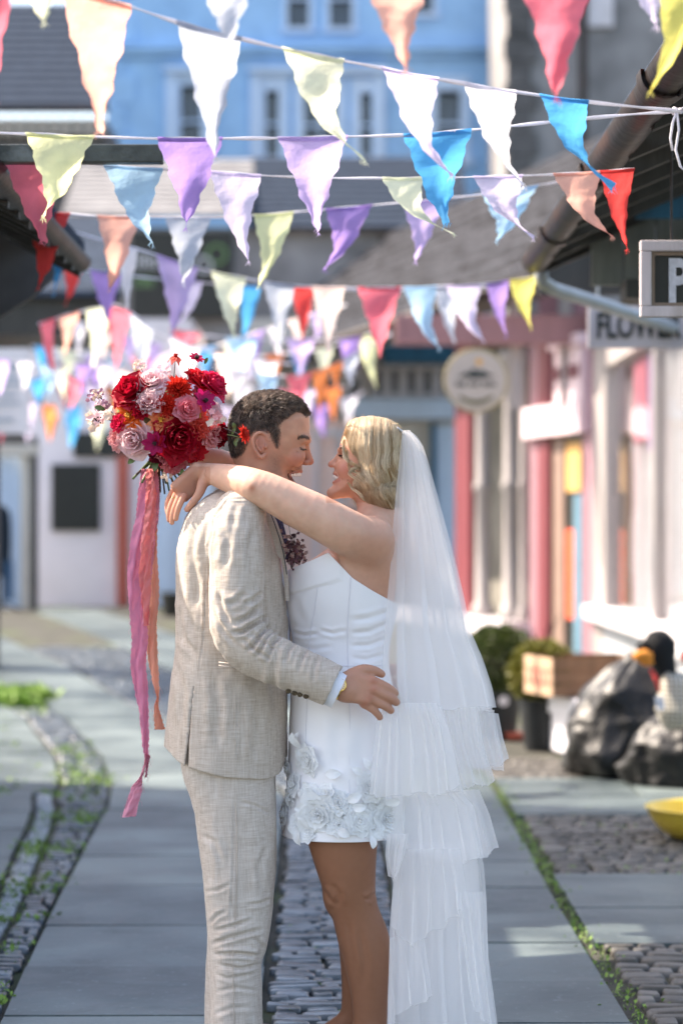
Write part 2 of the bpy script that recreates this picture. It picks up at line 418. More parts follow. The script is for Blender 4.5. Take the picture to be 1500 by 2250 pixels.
for i, (a, b_, c, d) in enumerate(wins): window(bt, bx(a), bx(b_), YB, bz(d), bz(c), .2 if i < 5 else .1, bars=1, recess=.3, mull=1 if b_-a > 60 else 0)
for (a, b_) in ((360, 470), (545, 850)):
    mb = MB(); mb.box(bx(a), bx(b_), YB-.22, YB-.07, bz(160), bz(150)); mb.box(bx(a)+.1, bx(b_)-.1, YB-.15, YB-.065, bz(168), bz(160)+.001)
    mb.box(bx(a)+.05, bx(a)+.25, YB-.12, YB-.064, bz(345), bz(169)); mb.box(bx(b_)-.25, bx(b_)-.05, YB-.12, YB-.064, bz(345), bz(169))
    mb.build('window_surround', M_bluetrim, bt)

# --- grey stone building upper right
Y2 = 43.0
def q(px, Y): return (px-750)*Y/F
def zz_(py, Y): return CAMZ-(py-HOR)*Y/F
t = thing('stone_building', 'tall grey stone building with a drainpipe behind the right roof', 'building', (q(1300, Y2), Y2, .5))
mb = MB(); mb.box(q(1118, Y2), q(1900, Y2), Y2, Y2+6, .4, zz_(-300, Y2)); mb.build('wall', M_stone, t)
mb = MB()
for k in range(26): mb.box(q(1112, Y2)-(.05 if k%2 else 0), q(1165, Y2)+(.12 if k % 2 else 0), Y2-.08, Y2-.003, 1+k*.42, 1+k*.42+.4)
mb.build('corner_stones', M_stone2, t)
mb = MB(); mb.tube([(q(1278, Y2), Y2-.15, .6), (q(1278, Y2), Y2-.15, zz_(-290, Y2))], .07); mb.build('drainpipe', M_gutter, t)
mb = MB(); mb.box(q(1290, Y2), q(1345, Y2), Y2-.09, Y2-.003, zz_(60, Y2), zz_(-130, Y2)); mb.build('window_blind', M_white, t)

# --- slate roofed house upper left
Y3 = 42.0
t = thing('slate_house', 'house with a dark slate roof and stone wall at upper left', 'house', (q(60, Y3), Y3, .5))
mb = MB(); mb.box(q(-300, Y3), q(232, Y3), Y3, Y3+4, .4, zz_(262, Y3)); mb.build('wall', M_stone2, t)
mb = MB()
ez, rz_ = zz_(240, Y3), zz_(10, Y3+3.0)
n_ = 14
for k in range(n_):   # slate courses as real steps
    a, b_ = k/n_, (k+1)/n_; ya, yb = Y3-.35+3.3*a, Y3-.35+3.3*b_; za, zb = lerp(ez, rz_, a), lerp(ez, rz_, b_)
    xr = lerp(q(240, Y3), q(150, Y3), 0); 
    mb.add([(q(-320, Y3), ya, za+.03), (xr, ya, za+.03), (xr, yb, zb), (q(-320, Y3), yb, zb), (q(-320, Y3), ya, za-.02), (xr, ya, za-.02)], [(0, 1, 2, 3), (4, 5, 1, 0)])
mb.build('roof', M_slate, t)
mb = MB(); mb.box(q(-320, Y3), q(243, Y3), Y3-.42, Y3-.3, zz_(256, Y3), zz_(242, Y3)); mb.build('gutter', M_gutter, t)
mb = MB()
for k in range(10): mb.box(q(-10+k*25, Y3), q(4+k*25, Y3), Y3-.25, Y3-.01, zz_(300, Y3), zz_(264, Y3))
mb.build('corbel', M_creamwood, t)

# --- middle: low slate roofed shop with a black sign board
Y4 = 39.0
t = thing('stone_shop', 'low grey stone shop with slate roof and long black sign board', 'shop', (q(430, Y4), Y4, .45))
mb = MB(); mb.box(q(150, Y4), q(1010, Y4), Y4, Y4+3.5, .3, zz_(500, Y4)); mb.build('wall', M_stone, t)
mb = MB(); e0, r0 = zz_(505, Y4), zz_(345, Y4+2.5)
for k in range(12):
    a, b_ = k/12, (k+1)/12; ya, yb = Y4-.3+2.8*a, Y4-.3+2.8*b_; za, zb = lerp(e0, r0, a), lerp(e0, r0, b_)
    mb.add([(q(545, Y4), ya, za+.03), (q(1030, Y4), ya, za+.03), (q(1030, Y4), yb, zb), (q(545, Y4), yb, zb), (q(545, Y4), ya, za-.02), (q(1030, Y4), ya, za-.02)], [(0, 1, 2, 3), (4, 5, 1, 0)])
mb.build('roof', M_slate, t)
mb = MB()
for k in range(12):
    a, b_ = k/12, (k+1)/12; ya, yb = Y4-.3+2.8*a, Y4-.3+2.8*b_; za, zb = lerp(zz_(478, Y4), zz_(350, Y4+2.5), a), lerp(zz_(478, Y4), zz_(350, Y4+2.5), b_)
    mb.add([(q(140, Y4), ya, za+.03), (q(548, Y4), ya, za+.03), (q(548, Y4), yb, zb), (q(140, Y4), yb, zb), (q(140, Y4), ya, za-.02), (q(548, Y4), ya, za-.02)], [(0, 1, 2, 3), (4, 5, 1, 0)])
mb.build('roof', M_stone, t, label='pale grey lower roof')
mb = MB(); mb.box(q(292, Y4), q(512, Y4), Y4-.2, Y4-.05, zz_(700, Y4), zz_(512, Y4)); sg = mb.build('sign_board', M_black, t)
M_sgreen = mat('sign_green', srgb('6f9460'), .6, .1); M_swhite = mat('sign_white', srgb('cfd2d6'), .6, .05)
def text(body, loc, size, m_, parent, rot=(R(90), 0, 0), ext=.004, sx=1.0, name='lettering', bold=0.0):
    cu = bpy.data.curves.new(name, 'FONT'); cu.body = body; cu.size = size; cu.extrude = ext; cu.offset = bold; cu.resolution_u = 3
    tmp = bpy.data.objects.new('tmp', cu); C.objects.link(tmp)
    bpy.context.view_layer.update()
    me = bpy.data.meshes.new_from_object(tmp.evaluated_get(bpy.context.evaluated_depsgraph_get()))
    bpy.data.objects.remove(tmp)
    o = bpy.data.objects.new(name, me); C.objects.link(o)
    me.materials.clear(); me.materials.append(m_)
    pl = parent_loc(parent) if parent else Vector((0,0,0))
    o.parent = parent; o.location = Vector(loc) - pl; o.rotation_euler = rot; o.scale = (sx, 1, 1)
    return o
text('lllin.', (q(300, Y4), Y4-.215, zz_(592, Y4)), .34, M_swhite, sg)
mb = MB()
for k in range(7): mb.box(q(300+k*6, Y4), q(302.5+k*6, Y4), Y4-.215, Y4-.205, zz_(634, Y4), zz_(612-(k % 3)*3, Y4))
mb.build('lettering', M_sgreen, sg)
mb = MB()
for (cx, cy, rr, mi) in ((478, 562, 20, 0), (450, 585, 16, 1)):
    c_ = Vector((q(cx, Y4), Y4-.215, zz_(cy, Y4))); r1 = rr*Y4/F
    mb.tube([c_+Vector((math.cos(a)*r1, 0, math.sin(a)*r1)) for a in np.linspace(0, 2*math.pi, 25)], .022, n=6, cap=False, mi=mi)
mb.build('emblem', [M_sgreen, M_swhite], sg)

# --- pale wall with black boards, left background
Y5 = 32.0; gz5 = ground_z(0, Y5)
t = thing('rendered_shop', 'pinkish white rendered shop wall with two black boards and a brick red corner post', 'shop', (q(180, Y5), Y5, gz5))
mb = MB(); mb.box(q(62, Y5), q(420, Y5), Y5, Y5+3, gz5-.1, zz_(700, Y5)); mb.build('wall', M_pinkwhite, t)
mb = MB(); mb.box(q(115, Y5), q(221, Y5), Y5-.06, Y5-.004, zz_(1166, Y5), zz_(1020, Y5)); mb.build('notice_board', M_black, t)
mb = MB(); mb.box(q(163, Y5), q(300, Y5), Y5-.07, Y5-.004, zz_(1005, Y5), zz_(950, Y5)); mb.build('sign_panel', M_black, t)
mb = MB(); mb.box(q(258, Y5), q(284, Y5), Y5-.1, Y5-.003, gz5, zz_(1000, Y5)); mb.build('corner_post', M_rust, t)
mb = MB(); mb.box(q(340, Y5), q(470, Y5), Y5-.3, Y5-.005, gz5, zz_(1000, Y5)); mb.box(q(355, Y5), q(385, Y5), Y5-.33, Y5-.305, gz5+.2, zz_(1020, Y5)); mb.build('blue_shopfront', M_paleblue, t)
t = thing('timber_gateway', 'weathered timber gateway with a pale blue door at the left edge', 'gate', (q(30, 31), 31, gz5))
mb = MB(); mb.box(q(70, 31), q(84, 31), 30.9, 31.02, gz5-.05, zz_(960, 31)); mb.box(q(-60, 31), q(-46, 31), 30.9, 31.02, gz5-.05, zz_(960, 31)); mb.build('gate_post', M_darkwood, t)
mb = MB(); mb.box(q(-60, 31), q(90, 31), 30.85, 30.97, zz_(1000, 31), zz_(978, 31)); mb.box(q(48, 31), q(69, 31), 30.93, 31.01, gz5, zz_(1001, 31)); mb.build('gate_frame', M_creamwood, t)
mb = MB(); mb.box(q(-45, 31), q(47, 31), 31.03, 31.1, gz5, zz_(1002, 31))
for k in range(5): mb.box(q(-40+k*18, 31), q(-26+k*18, 31), 31.0, 31.025, gz5+.15, zz_(1015, 31))
mb.build('door', M_paleblue, t)
t = thing('coat_stand', 'dark navy coat hung on a stand in front of the pale gateway door', 'coat stand', (q(8, 30.4), 30.4, gz5))
M_navy = mat('navy_cloth', srgb('16232f'), .9, .2, 20, .3, 80); M_denim = mat('denim_cloth', srgb('3c5a78'), .9, .2, 20, .3, 80)
mb = MB(); mb.tube([(q(6, 30.4), 30.4, gz5+z) for z in (0, .5, 1.1)], .02)
for a in range(3): mb.tube([(q(6, 30.4), 30.4, gz5+.1), (q(6, 30.4)+.22*math.cos(a*2.1), 30.4+.22*math.sin(a*2.1), gz5)], .015)
mb.build('stand', M_darkwood, t)
rows = []
for k in range(12):
    u = k/11; z = gz5 + 1.32 - u*.9; ww = interp(u, [0, .08, .25, 1], [.03, .11, .13, .12]); dd = interp(u, [0, .1, 1], [.03, .07, .09])
    rows.append([(q(4, 30.4)+math.cos(a)*ww*(1+.08*math.sin(a*5+u*3)), 30.3+math.sin(a)*dd, z) for a in np.linspace(0, 2*math.pi, 20, endpoint=False)])
mb = MB(); mb.grid(rows, closed=True); mb.build('coat', M_navy, t, smooth=True)
rows = []
for k in range(8):
    u = k/7; z = gz5 + .62 - u*.5; rows.append([(q(22, 30.4)+math.cos(a)*.05*(1+.15*math.sin(a*3+u*2)), 30.26+math.sin(a)*.04, z) for a in np.linspace(0, 2*math.pi, 14, endpoint=False)])
mb = MB(); mb.grid(rows, closed=True); mb.build('scarf', M_denim, t, smooth=True)

# --- left near building: roof with eave, gutter and steel bracket
t = thing('left_shop', 'dark timber roof eaves with gutter of the shop at left', 'shop', (-1.6, 8.3, 0))
SL = .5
def lroof(mb, xa, xb, y0, y1, th=.06):
    za, zb = 2.56 + SL*(-1.05-xa), 2.56 + SL*(-1.05-xb)
    mb.add([(xa, y0, za), (xb, y0, zb), (xb, y1, zb), (xa, y1, za), (xa, y0, za+th), (xb, y0, zb+th), (xb, y1, zb+th), (xa, y1, za+th)],
           [(0,1,2,3),(4,7,6,5),(0,4,5,1),(1,5,6,2),(2,6,7,3),(3,7,4,0)])
mb = MB()
GY0, GY1 = 9.2, 9.8  # unseen roof gap added to let a sun streak reach the pavement
lroof(mb, -1.05, -1.33, 7.05, 9.9)
lroof(mb, -1.331, -2.3, 7.05, GY0); lroof(mb, -1.331, -2.3, GY1, 10.0); lroof(mb, -1.331, -2.3, 10.05, 10.14); lroof(mb, -1.331, -2.3, 10.19, 10.6)  # slits beside the gap, shaped for thinner sun streaks
lroof(mb, -2.301, -3.6, 7.05, 10.6)
mb.build('roof', M_slate, t)
mb = MB()
for k in range(11):
    y = 7.12 + k*.26
    if GY0-.05 < y < GY1+.05 and False: continue
    za = 2.55
    mb = MB(); mb.obox((-1.19, y, 2.50+SL*.14), Vector((.14, 0, -SL*.14)), (0, .022, 0), (0, 0, .045)); mb.build('rafter', M_darkwood, t)
mb = MB(); prof = [(-1.06+.055*math.cos(a), 2.53+.055*math.sin(a)) for a in np.linspace(math.pi, 2*math.pi, 9)]
mb.grid([[(x, y, z) for x, z in prof + [(x*1.0+(0.006 if x < -1.05 else -.006), z+.004) for x, z in prof[::-1]]] for y in np.linspace(7.0, 9.75, 12)], closed=True); mb.build('gutter', M_gutter, t, smooth=True)
mb = MB(); mb.box(-2.1, -1.85, 7.05, GY0-.2, -.02, 2.92); mb.box(-2.1, -1.85, 9.7, 9.9, -.02, 2.92); mb.box(-3.7, -3.5, 7.05, 9.9, -.02, 3.8); mb.box(-3.5, -2.1, 7.05, 7.2, -.02, 3.0)
mb.box(-2.1, -1.9, GY0-.2, 9.7, -.02, 2.0); mb.prism([(-3.4, 2.25), (q(0, 10.65), zz_(700, 10.65)), (q(70, 10.65), zz_(655, 10.65)), (q(150, 10.65), zz_(585, 10.65)), (q(150, 10.65), 2.64), (-3.4, 3.6)], 10.62, 10.68); mb.box(-4.2, -2.95, 10.75, 14.2, -.02, 5.2); mb.build('wall', M_stone2, t)  # unseen tall block added to shade the lane; prism stands for dark roof interior
t = thing('steel_bracket', 'weathered square steel sign bracket jutting in from the left edge', 'bracket', (-1.3, 7.2, 2.5))
mb = MB(); a_ = P(-120, 320, 7.2); b_ = P(359, 360, 7.2); mb.box(a_.x, b_.x, 7.17, 7.225, b_.z, a_.z); mb.build('bar', M_steel, t, bevel=.004)
mb = MB(); mb.box(a_.x-.02, a_.x+.02, 7.12, 7.27, b_.z-.08, a_.z+.08); mb.build('wall_plate', M_steel, t)

# --- left middle building: dark fascia, overhanging canopy (px 0-270, y 640-740)
Y6 = 20.0
t = thing('market_canopy', 'dark timber canopy with a deep fascia and posts at left beyond the bunting', 'canopy', (q(60, Y6), Y6, 0))
mb = MB(); mb.box(q(-400, Y6), q(262, Y6), Y6, Y6+.12, zz_(735, Y6), zz_(650, Y6)); mb.build('fascia', M_darkwood, t)
mb = MB(); mb.box(q(-400, Y6), q(250, Y6), Y6+.13, Y6+1.7, zz_(735, Y6), zz_(728, Y6)); mb.build('soffit', M_soffit, t)
mb = MB(); za, zb = zz_(650, Y6)+.03, zz_(470, Y6+1.6)
mb.add([(q(-420, Y6), Y6-.1, za), (q(272, Y6), Y6-.1, za), (q(200, Y6), Y6+1.8, zb), (q(-420, Y6), Y6+1.8, zb)] + [(q(-420, Y6), Y6-.1, za-.05), (q(272, Y6), Y6-.1, za-.05), (q(200, Y6), Y6+1.8, zb-.05), (q(-420, Y6), Y6+1.8, zb-.05)],
       [(0,1,2,3),(7,6,5,4),(0,4,5,1),(1,5,6,2),(2,6,7,3),(3,7,4,0)]); mb.build('roof', M_slate, t)
mb = MB(); mb.box(q(-380, Y6), q(-340, Y6), Y6+.13, Y6+.25, 0, zz_(735, Y6)); mb.build('post', M_darkwood, t)
mb = MB(); mb.box(q(-380, Y6), q(-75, Y6), Y6+1.85, Y6+2.0, 0.0, zz_(480, Y6+1.8)); mb.build('wall', M_stone2, t)
t = thing('poster_board', 'white printed poster board hanging under the canopy at the left edge', 'poster', (q(30, 20), 19.9, 2.8))
mb = MB(); mb.box(q(-60, 19.95), q(64, 19.95), 19.95, 20.03, zz_(952, 19.95), zz_(765, 19.95)); mb.build('board', M_white, t)
M_pgrey = mat('poster_ink', srgb('9aa6b4'), .7)
mb = MB()
for (a, b_, c, d) in ((-20, 52, 800, 812), (-20, 40, 826, 832), (-20, 46, 842, 847), (-20, 36, 866, 871), (-20, 44, 884, 889), (-20, 30, 920, 926)): mb.box(q(a, 19.95), q(b_, 19.95), 19.94, 19.948, zz_(d, 19.95), zz_(c, 19.95))
mb.build('print', M_pgrey, t)

# --- right near building: gutter, overhanging roof, soffit
t = thing('flower_shop', 'shop at right under a deep dark eave with a big white framed display window', 'shop', (1.9, 10, 0))
GX, GZ = .87, 2.66
RY0, RY1 = 4.6, 10.9
mb = MB(); rr = .062
prof = [(GX+rr*math.cos(a), GZ+rr*math.sin(a)) for a in np.linspace(math.pi, 2*math.pi, 11)]; pin = [(GX+(rr-.007)*math.cos(a), GZ+(rr-.007)*math.sin(a)) for a in np.linspace(2*math.pi, math.pi, 11)]
mb.grid([[(x, y, z) for x, z in prof+pin] for y in np.linspace(RY0, RY1, 30)], closed=True)
mb.add([(x, RY1, z) for x, z in prof], [tuple(range(11))])
gut = mb.build('gutter', M_gutter, t, smooth=True, angle=40)
mb = MB()
for y in (6.5, 8.15, 9.8):   # joint collars
    mb = MB(); pr = [(GX+(rr+.012)*math.cos(a), GZ+(rr+.012)*math.sin(a)) for a in np.linspace(math.pi-.1, 2*math.pi+.1, 12)]
    mb.grid([[(x, yy, z) for x, z in pr + [(x*1, z) for x, z in [(GX+(rr+.001)*math.cos(a), GZ+(rr+.001)*math.sin(a)) for a in np.linspace(2*math.pi+.1, math.pi-.1, 12)]]] for yy in (y-.05, y+.05)], closed=True); mb.build('gutter_collar', M_gutter, t, smooth=True, angle=40)
mb = MB()
# soffit boards running along the street, sloping up to the wall
nb = 7
for k in range(nb):
    xa, xb = GX+.07+k*.125, GX+.07+(k+1)*.125-.006; za, zb = GZ+.02+(xa-GX)*.42, GZ+.02+(xb-GX)*.42
    mb.add([(xa, RY0, za), (xb, RY0, zb), (xb, RY1, zb), (xa, RY1, za), (xa, RY0, za+.02), (xb, RY0, zb+.02), (xb, RY1, zb+.02), (xa, RY1, za+.02)], [(0,1,2,3),(4,7,6,5),(0,4,5,1),(1,5,6,2),(2,6,7,3),(3,7,4,0)])
mb.build('soffit', M_soffit, t)
mb = MB()
for k in range(12):
    y = RY0+.2+k*.55
    mb = MB(); mb.obox((GX+.36, y, GZ-.035+.36*.42), Vector((.33, 0, .33*.42)), (0, .03, 0), (0, 0, .045)); mb.build('rafter', M_darkwood, t)
mb = MB()
for k in range(16):
    a, b_ = k/16, (k+1)/16; xa, xb = GX-.0+2.4*a, GX+2.4*b_; za, zb = GZ+.07+1.35*a, GZ+.07+1.35*b_
    mb.add([(xa, RY0-.02, za+.03), (xb, RY0-.02, zb), (xb, RY1+.04, zb), (xa, RY1+.04, za+.03), (xa, RY0-.02, za), (xa, RY1+.04, za), (xb, RY1+.04, zb-.03)], [(0,1,2,3),(4,0,3,5),(5,3,2,6)])
mb.add([(GX, RY0, GZ+.06), (GX+2.4, RY0, GZ+1.36), (GX+2.4, RY1, GZ+1.36), (GX, RY1, GZ+.06)], [(0,1,2,3)])
mb.build('roof', M_slate, t)
# gable/plank wall and blue board facing the camera beyond
mb = MB()
for k in range(9): mb.box(1.08+k*.14, 1.08+k*.14+.132, 10.45, 10.5, 2.5, GZ+.30+k*.05)
mb.build('plank_wall', M_greyplank, t)
mb = MB(); a_ = P(1393, 375, 9.9); b_ = P(1393, 482, 9.9); mb.box(a_.x, 2.6, 9.86, 9.9, b_.z, a_.z); mb.build('blue_board', M_teal, t)
mb = MB(); mb.box(1.2, 2.6, 10.2, 10.44, 2.42, 2.5); mb.build('dark_beam', M_darkwood, t)
# down pipe (pale) running from gutter end back to the wall
mb = MB(); pts_ = [P(1187, 572, 10.95), P(1189, 618, 10.98), P(1215, 636, 11.1), P(1300, 662, 11.5), P(1420, 702, 12.0), P(1530, 736, 12.4)]
mb.tube(pts_, [.032]*6, n=12); mb.build('downpipe', M_pipe, t, smooth=True)
mb = MB(); mb.box(1.02, 1.9, 12.5, 12.56, 2.66, 2.9); mb.build('tie_board', M_darkwood, t)
# display window wall: faces the street (-X), X = 1.62
FX = 2.45
WY0, WY1 = 15.6, 22.6
mb = MB(); mb.box(FX, FX+.3, WY0-2, WY1+.4, -.05, .62); mb.build('stall_riser', mat('pale_grey_render', srgb('b4b8bd'), .8, .06, 3, .2), t)
mb = MB(); mb.box(FX-.16, FX+.05, WY0-2, WY1+.45, .62, .74); mb.build('sill', M_white, t, bevel=.008)
mb = MB(); mb.box(FX-.03, FX+.1, WY1-.35, WY1+.4, .74, 3.2); mb.box(FX-.03, FX+.1, WY0-2, WY0, .74, 3.2); mb.box(FX-.01, FX+.08, 18.9, 19.0, .74, 2.95); mb.box(FX-.02, FX+.1, WY0, WY1-.35, 2.95, 3.2); mb.build('window_frame', M_column, t)
mb = MB(); mb.box(FX+.04, FX+.05, WY0, WY1-.35, .74, 2.95)
M_shopglass = bpy.data.materials.new('shop_glass'); M_shopglass.use_nodes = True
nn = M_shopglass.node_tree.nodes; ll = M_shopglass.node_tree.links
tr_ = nn.new('ShaderNodeBsdfTransparent'); gl_ = nn.new('ShaderNodeBsdfGlossy'); gl_.inputs['Roughness'].default_value = .03; mxs = nn.new('ShaderNodeMixShader'); mxs.inputs[0].default_value = .35
ll.new(tr_.outputs[0], mxs.inputs[1]); ll.new(gl_.outputs[0], mxs.inputs[2]); ll.new(mxs.outputs[0], nn['Material Output'].inputs[0])
mb.build('window_pane', M_shopglass, t)
mb = MB(); mb.box(FX+1.4, FX+1.5, WY0, WY1, .0, 3.2); mb.box(FX+.12, FX+1.4, WY0, WY1, .66, .71); mb.build('display_shelf', M_white, t)
# white things inside the window
M_cloud = mat('white_cotton', srgb('f2f2f5'), .95, .03, 12, .4, 50)
M_pinkcloth = mat('pink_paper', srgb('f09aae'), .8, .08, 8); M_lilpap = mat('lilac_paper', srgb('c9b2dc'), .8, .08, 8)
def blob_mb(c, r, amp=.12, f=3.0, seed=0, nu=22, nv=14, squash=(1, 1, 1)):
    rows = []
    for i in range(nv+1):
        ph = math.pi*i/nv; row = []
        for j in range(nu):
            th = 2*math.pi*j/nu; d = Vector((math.sin(ph)*math.cos(th), math.sin(ph)*math.sin(th), math.cos(ph)))
            k = 1 + amp*noise.noise(d*f + Vector((seed*7.3, seed*3.1, seed)))
            row.append((c[0]+d.x*r*k*squash[0], c[1]+d.y*r*k*squash[1], c[2]+d.z*r*k*squash[2]))
        rows.append(row)
    return rows
th = thing('window_display', 'heap of white gauze and paper hangings inside the display window', 'display', (FX+.4, 18.5, .9))
mb = MB()
for k, (y, z, r_) in enumerate([(17.0, 1.3, .5), (17.8, 1.9, .5), (18.8, 1.2, .42), (18.3, 2.3, .36), (19.9, 1.3, .45), (19.4, 2.0, .3), (17.4, 1.05, .5), (16.8, 2.1, .4), (20.6, 1.2, .35)]):
    mb.grid(blob_mb((FX+.62, y, z), r_, .35, 3, k, squash=(.8, 1, 1.1)), closed=True)
mb.build('gauze', M_cloud, th, smooth=True)
rows = []
for k in range(14):
    z = lerp(.78, 2.9, k/13); rows.append([(FX+.16+.05*math.sin(j*.9+math.sin(k*.5)*.6)+.03*math.sin(j*.37), lerp(15.8, 21.4, j/150), z) for j in range(151)])
mb = MB(); mb.grid(rows); mb.build('reflection_sheet', M_cloud, th, smooth=True)  # added white sheet standing in for bright reflections in the pane
mb = MB(); mb.box(FX+.07, FX+.08, 20.0, 20.9, 2.2, 2.9); mb.build('paper_hanging', M_pinkcloth, th); mb = MB(); mb.box(FX+.07, FX+.08, 19.4, 19.9, 2.1, 2.9); mb.build('paper_hanging', M_lilpap, th)

# --- FLOWER sign and P sign (hang facing the camera)
t = thing('flower_shop_sign', 'long grey board sign reading FLOWER hanging under the right eave', 'sign', (1.6, 12.4, 2.5))
YS = 12.2; a_, b_ = P(1291, 672, YS), P(1291, 765, YS)
mb = MB(); mb.box(a_.x, a_.x+.9, YS, YS+.03, b_.z, a_.z); mb.build('board', mat('sign_grey_paint', srgb('c4bcbe'), .7, .06, 5), t, bevel=.003)
M_ink = mat('sign_dark_ink', srgb('2a3230'), .7, .1)
text('FLOWER', (P(1308, 741, YS).x, YS-.006, P(1308, 741, YS).z), .175, M_ink, t, sx=.62, bold=.004)
mb = MB(); mb.tube([(a_.x+.05, YS+.015, a_.z-.01), (a_.x+.05, YS+.015, a_.z+.35)], .006, n=6); mb.tube([(a_.x+.8, YS+.015, a_.z-.01), (a_.x+.8, YS+.015, a_.z+.35)], .006, n=6); mb.build('hanger', M_pipe, t)
YP = 7.6; a_, b_ = P(1404, 530, YP), P(1404, 698, YP)
t = thing('letter_sign', 'black chalkboard sign with a white letter P in a weathered white wooden frame', 'sign', (a_.x+.2, YP, a_.z))
M_frame = wood('weathered_white_frame', srgb('c9c0c2'), var=.1, dark=srgb('8a7a6a'), dark_amt=.7)
W_ = .62; fw = .034
mb = MB(); mb.box(a_.x, a_.x+W_, YP-.03, YP+.01, a_.z-fw, a_.z); mb.box(a_.x, a_.x+W_, YP-.03, YP+.01, b_.z, b_.z+fw)
mb.box(a_.x, a_.x+fw, YP-.029, YP+.01, b_.z+fw+.0005, a_.z-fw-.0005); mb.box(a_.x+W_-fw, a_.x+W_, YP-.029, YP+.01, b_.z+fw+.0005, a_.z-fw-.0005); mb.build('frame', M_frame, t, bevel=.004)
M_frame2 = wood('inner_wood_bead', srgb('8a7868'))
mb = MB(); f2 = fw+.012; mb.box(a_.x+fw, a_.x+W_-fw, YP-.012, YP+.01, a_.z-f2, a_.z-fw-.001); mb.box(a_.x+fw, a_.x+W_-fw, YP-.012, YP+.01, b_.z+fw+.001, b_.z+f2); mb.box(a_.x+fw+.001, a_.x+f2, YP-.0125, YP+.01, b_.z+f2, a_.z-f2); mb.build('bead', M_frame2, t)
mb = MB(); mb.box(a_.x+f2, a_.x+W_-f2+.01, YP-.002, YP+.008, b_.z+f2, a_.z-f2); mb.build('panel', M_black, t)
M_chalk = mat('chalk_white', srgb('c4c6ce'), .9, .18, 40)
text('P', (P(1464, 662, YP).x, YP-.006, P(1464, 662, YP).z), .188, M_chalk, t, sx=.72, bold=.006)
mb = MB(); mb.tube([(a_.x+.1, YP, a_.z-.003), (a_.x+.1, YP, a_.z+.32)], .004, n=6); mb.tube([(a_.x+.5, YP, a_.z-.003), (a_.x+.5, YP, a_.z+.4)], .004, n=6); mb.build('hanger', M_gutter, t)

# --- turned shop row: eave line heads left-away
D = Vector((-.2425, .9701, 0)); N = Vector((.9701, .2425, 0))
SB = 1.6
def zs(z): return 1.43 + (z-1.43)*SB
E0 = Vector((1.12*SB, 14.0*SB, zs(2.93)))
t = thing('pink_shop', 'pink and white timber shop front with columns under a long shingle roof', 'shop', (2.5, 23.0, .2))
M_shingle = mat('weathered_shingle', srgb('45464b'), 1.0, .35, 5, .6, 30, spec=.05, stretch=(3, .5, 3), dark=srgb('1f1d1c'), dark_amt=.8, dark_scale=3)
mb = MB(); nr = 10
for k in range(nr):
    a, b_ = k/nr, (k+1)/nr; s0, s1 = 3.2*a, 3.2*b_; z0, z1 = 2.5*a, 2.5*b_
    c0, c1 = E0 + N*s0 + Vector((0, 0, z0)), E0 + N*s1 + Vector((0, 0, z1)); L0 = D*21.1; st = -D*.0
    up = Vector((0, 0, .07))
    nseg = 40; 
    ra = [c0 + L0*(j/nseg) + up + Vector((0, 0, rnd.uniform(-.02, .03))) for j in range(nseg+1)]; rb = [c1 + L0*(j/nseg) for j in range(nseg+1)]; rc = [c0 + L0*(j/nseg) - Vector((0, 0, .02)) for j in range(nseg+1)]
    mb.grid([rc, ra, rb])
mb.build('roof', M_shingle, t)
mb = MB()
pa, pb = E0 - N*.05 - Vector((0, 0, .05)), E0 - N*.05 + D*21.1 - Vector((0, 0, .05)); mb.tube([pa, pb], .055); mb.build('gutter', M_gutter, t, smooth=True)
mb = MB(); c_ = E0 + D*10.5 + N*.2 - Vector((0, 0, .1)); mb.obox(c_, D*10.5, N*.2, Vector((0, 0, .02))); mb.build('soffit', M_soffit, t)
WL = E0 + N*.75     # wall line
def fpt(px):
    """point on the shop wall line under photo column px (ground plan)"""
    k = (px-750)/F; tt = (WL.x - k*WL.y)/(k*D.y - D.x); return WL + D*tt
def fbox(mb, px0, px1, z0, z1, out=0.05, inn=.05):
    z0, z1, out, inn = zs(z0), zs(z1), out*SB, inn*SB
    a, b_ = fpt(px1), fpt(px0); c = (a+b_)/2; c.z = (z0+z1)/2
    mb.obox(c - N*(out-inn)/2, (b_-a)/2, N*(out+inn)/2, Vector((0, 0, (z1-z0)/2)))
def fz(py, px): return CAMZ-(py-HOR)*fpt(px).y/F
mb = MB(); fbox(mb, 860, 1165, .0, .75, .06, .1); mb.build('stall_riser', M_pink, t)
mb = MB(); fbox(mb, 860, 1170, .75, .86, .2, .1); mb.build('sill', M_white, t)
mb = MB(); fbox(mb, 790, 1300, .76, 3.0, -.9, 1.0); mb.build('inner_wall', mat('dim_interior', srgb('8f8a80'), .9, .25, 3), t)
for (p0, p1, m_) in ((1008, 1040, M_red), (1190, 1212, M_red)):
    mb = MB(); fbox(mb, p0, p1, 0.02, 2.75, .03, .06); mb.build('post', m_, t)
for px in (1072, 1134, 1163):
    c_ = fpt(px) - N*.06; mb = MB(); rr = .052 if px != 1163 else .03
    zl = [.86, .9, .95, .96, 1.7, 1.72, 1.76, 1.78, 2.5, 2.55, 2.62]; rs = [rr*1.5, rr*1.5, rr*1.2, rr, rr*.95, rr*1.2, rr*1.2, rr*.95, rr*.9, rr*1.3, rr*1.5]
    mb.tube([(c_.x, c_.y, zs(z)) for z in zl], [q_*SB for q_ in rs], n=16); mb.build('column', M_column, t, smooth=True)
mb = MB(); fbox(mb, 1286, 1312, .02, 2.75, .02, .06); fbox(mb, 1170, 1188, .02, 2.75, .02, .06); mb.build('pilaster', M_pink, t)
mb = MB(); fbox(mb, 1313, 1342, .02, 2.6, .03, .06); mb.build('pilaster', M_column, t)
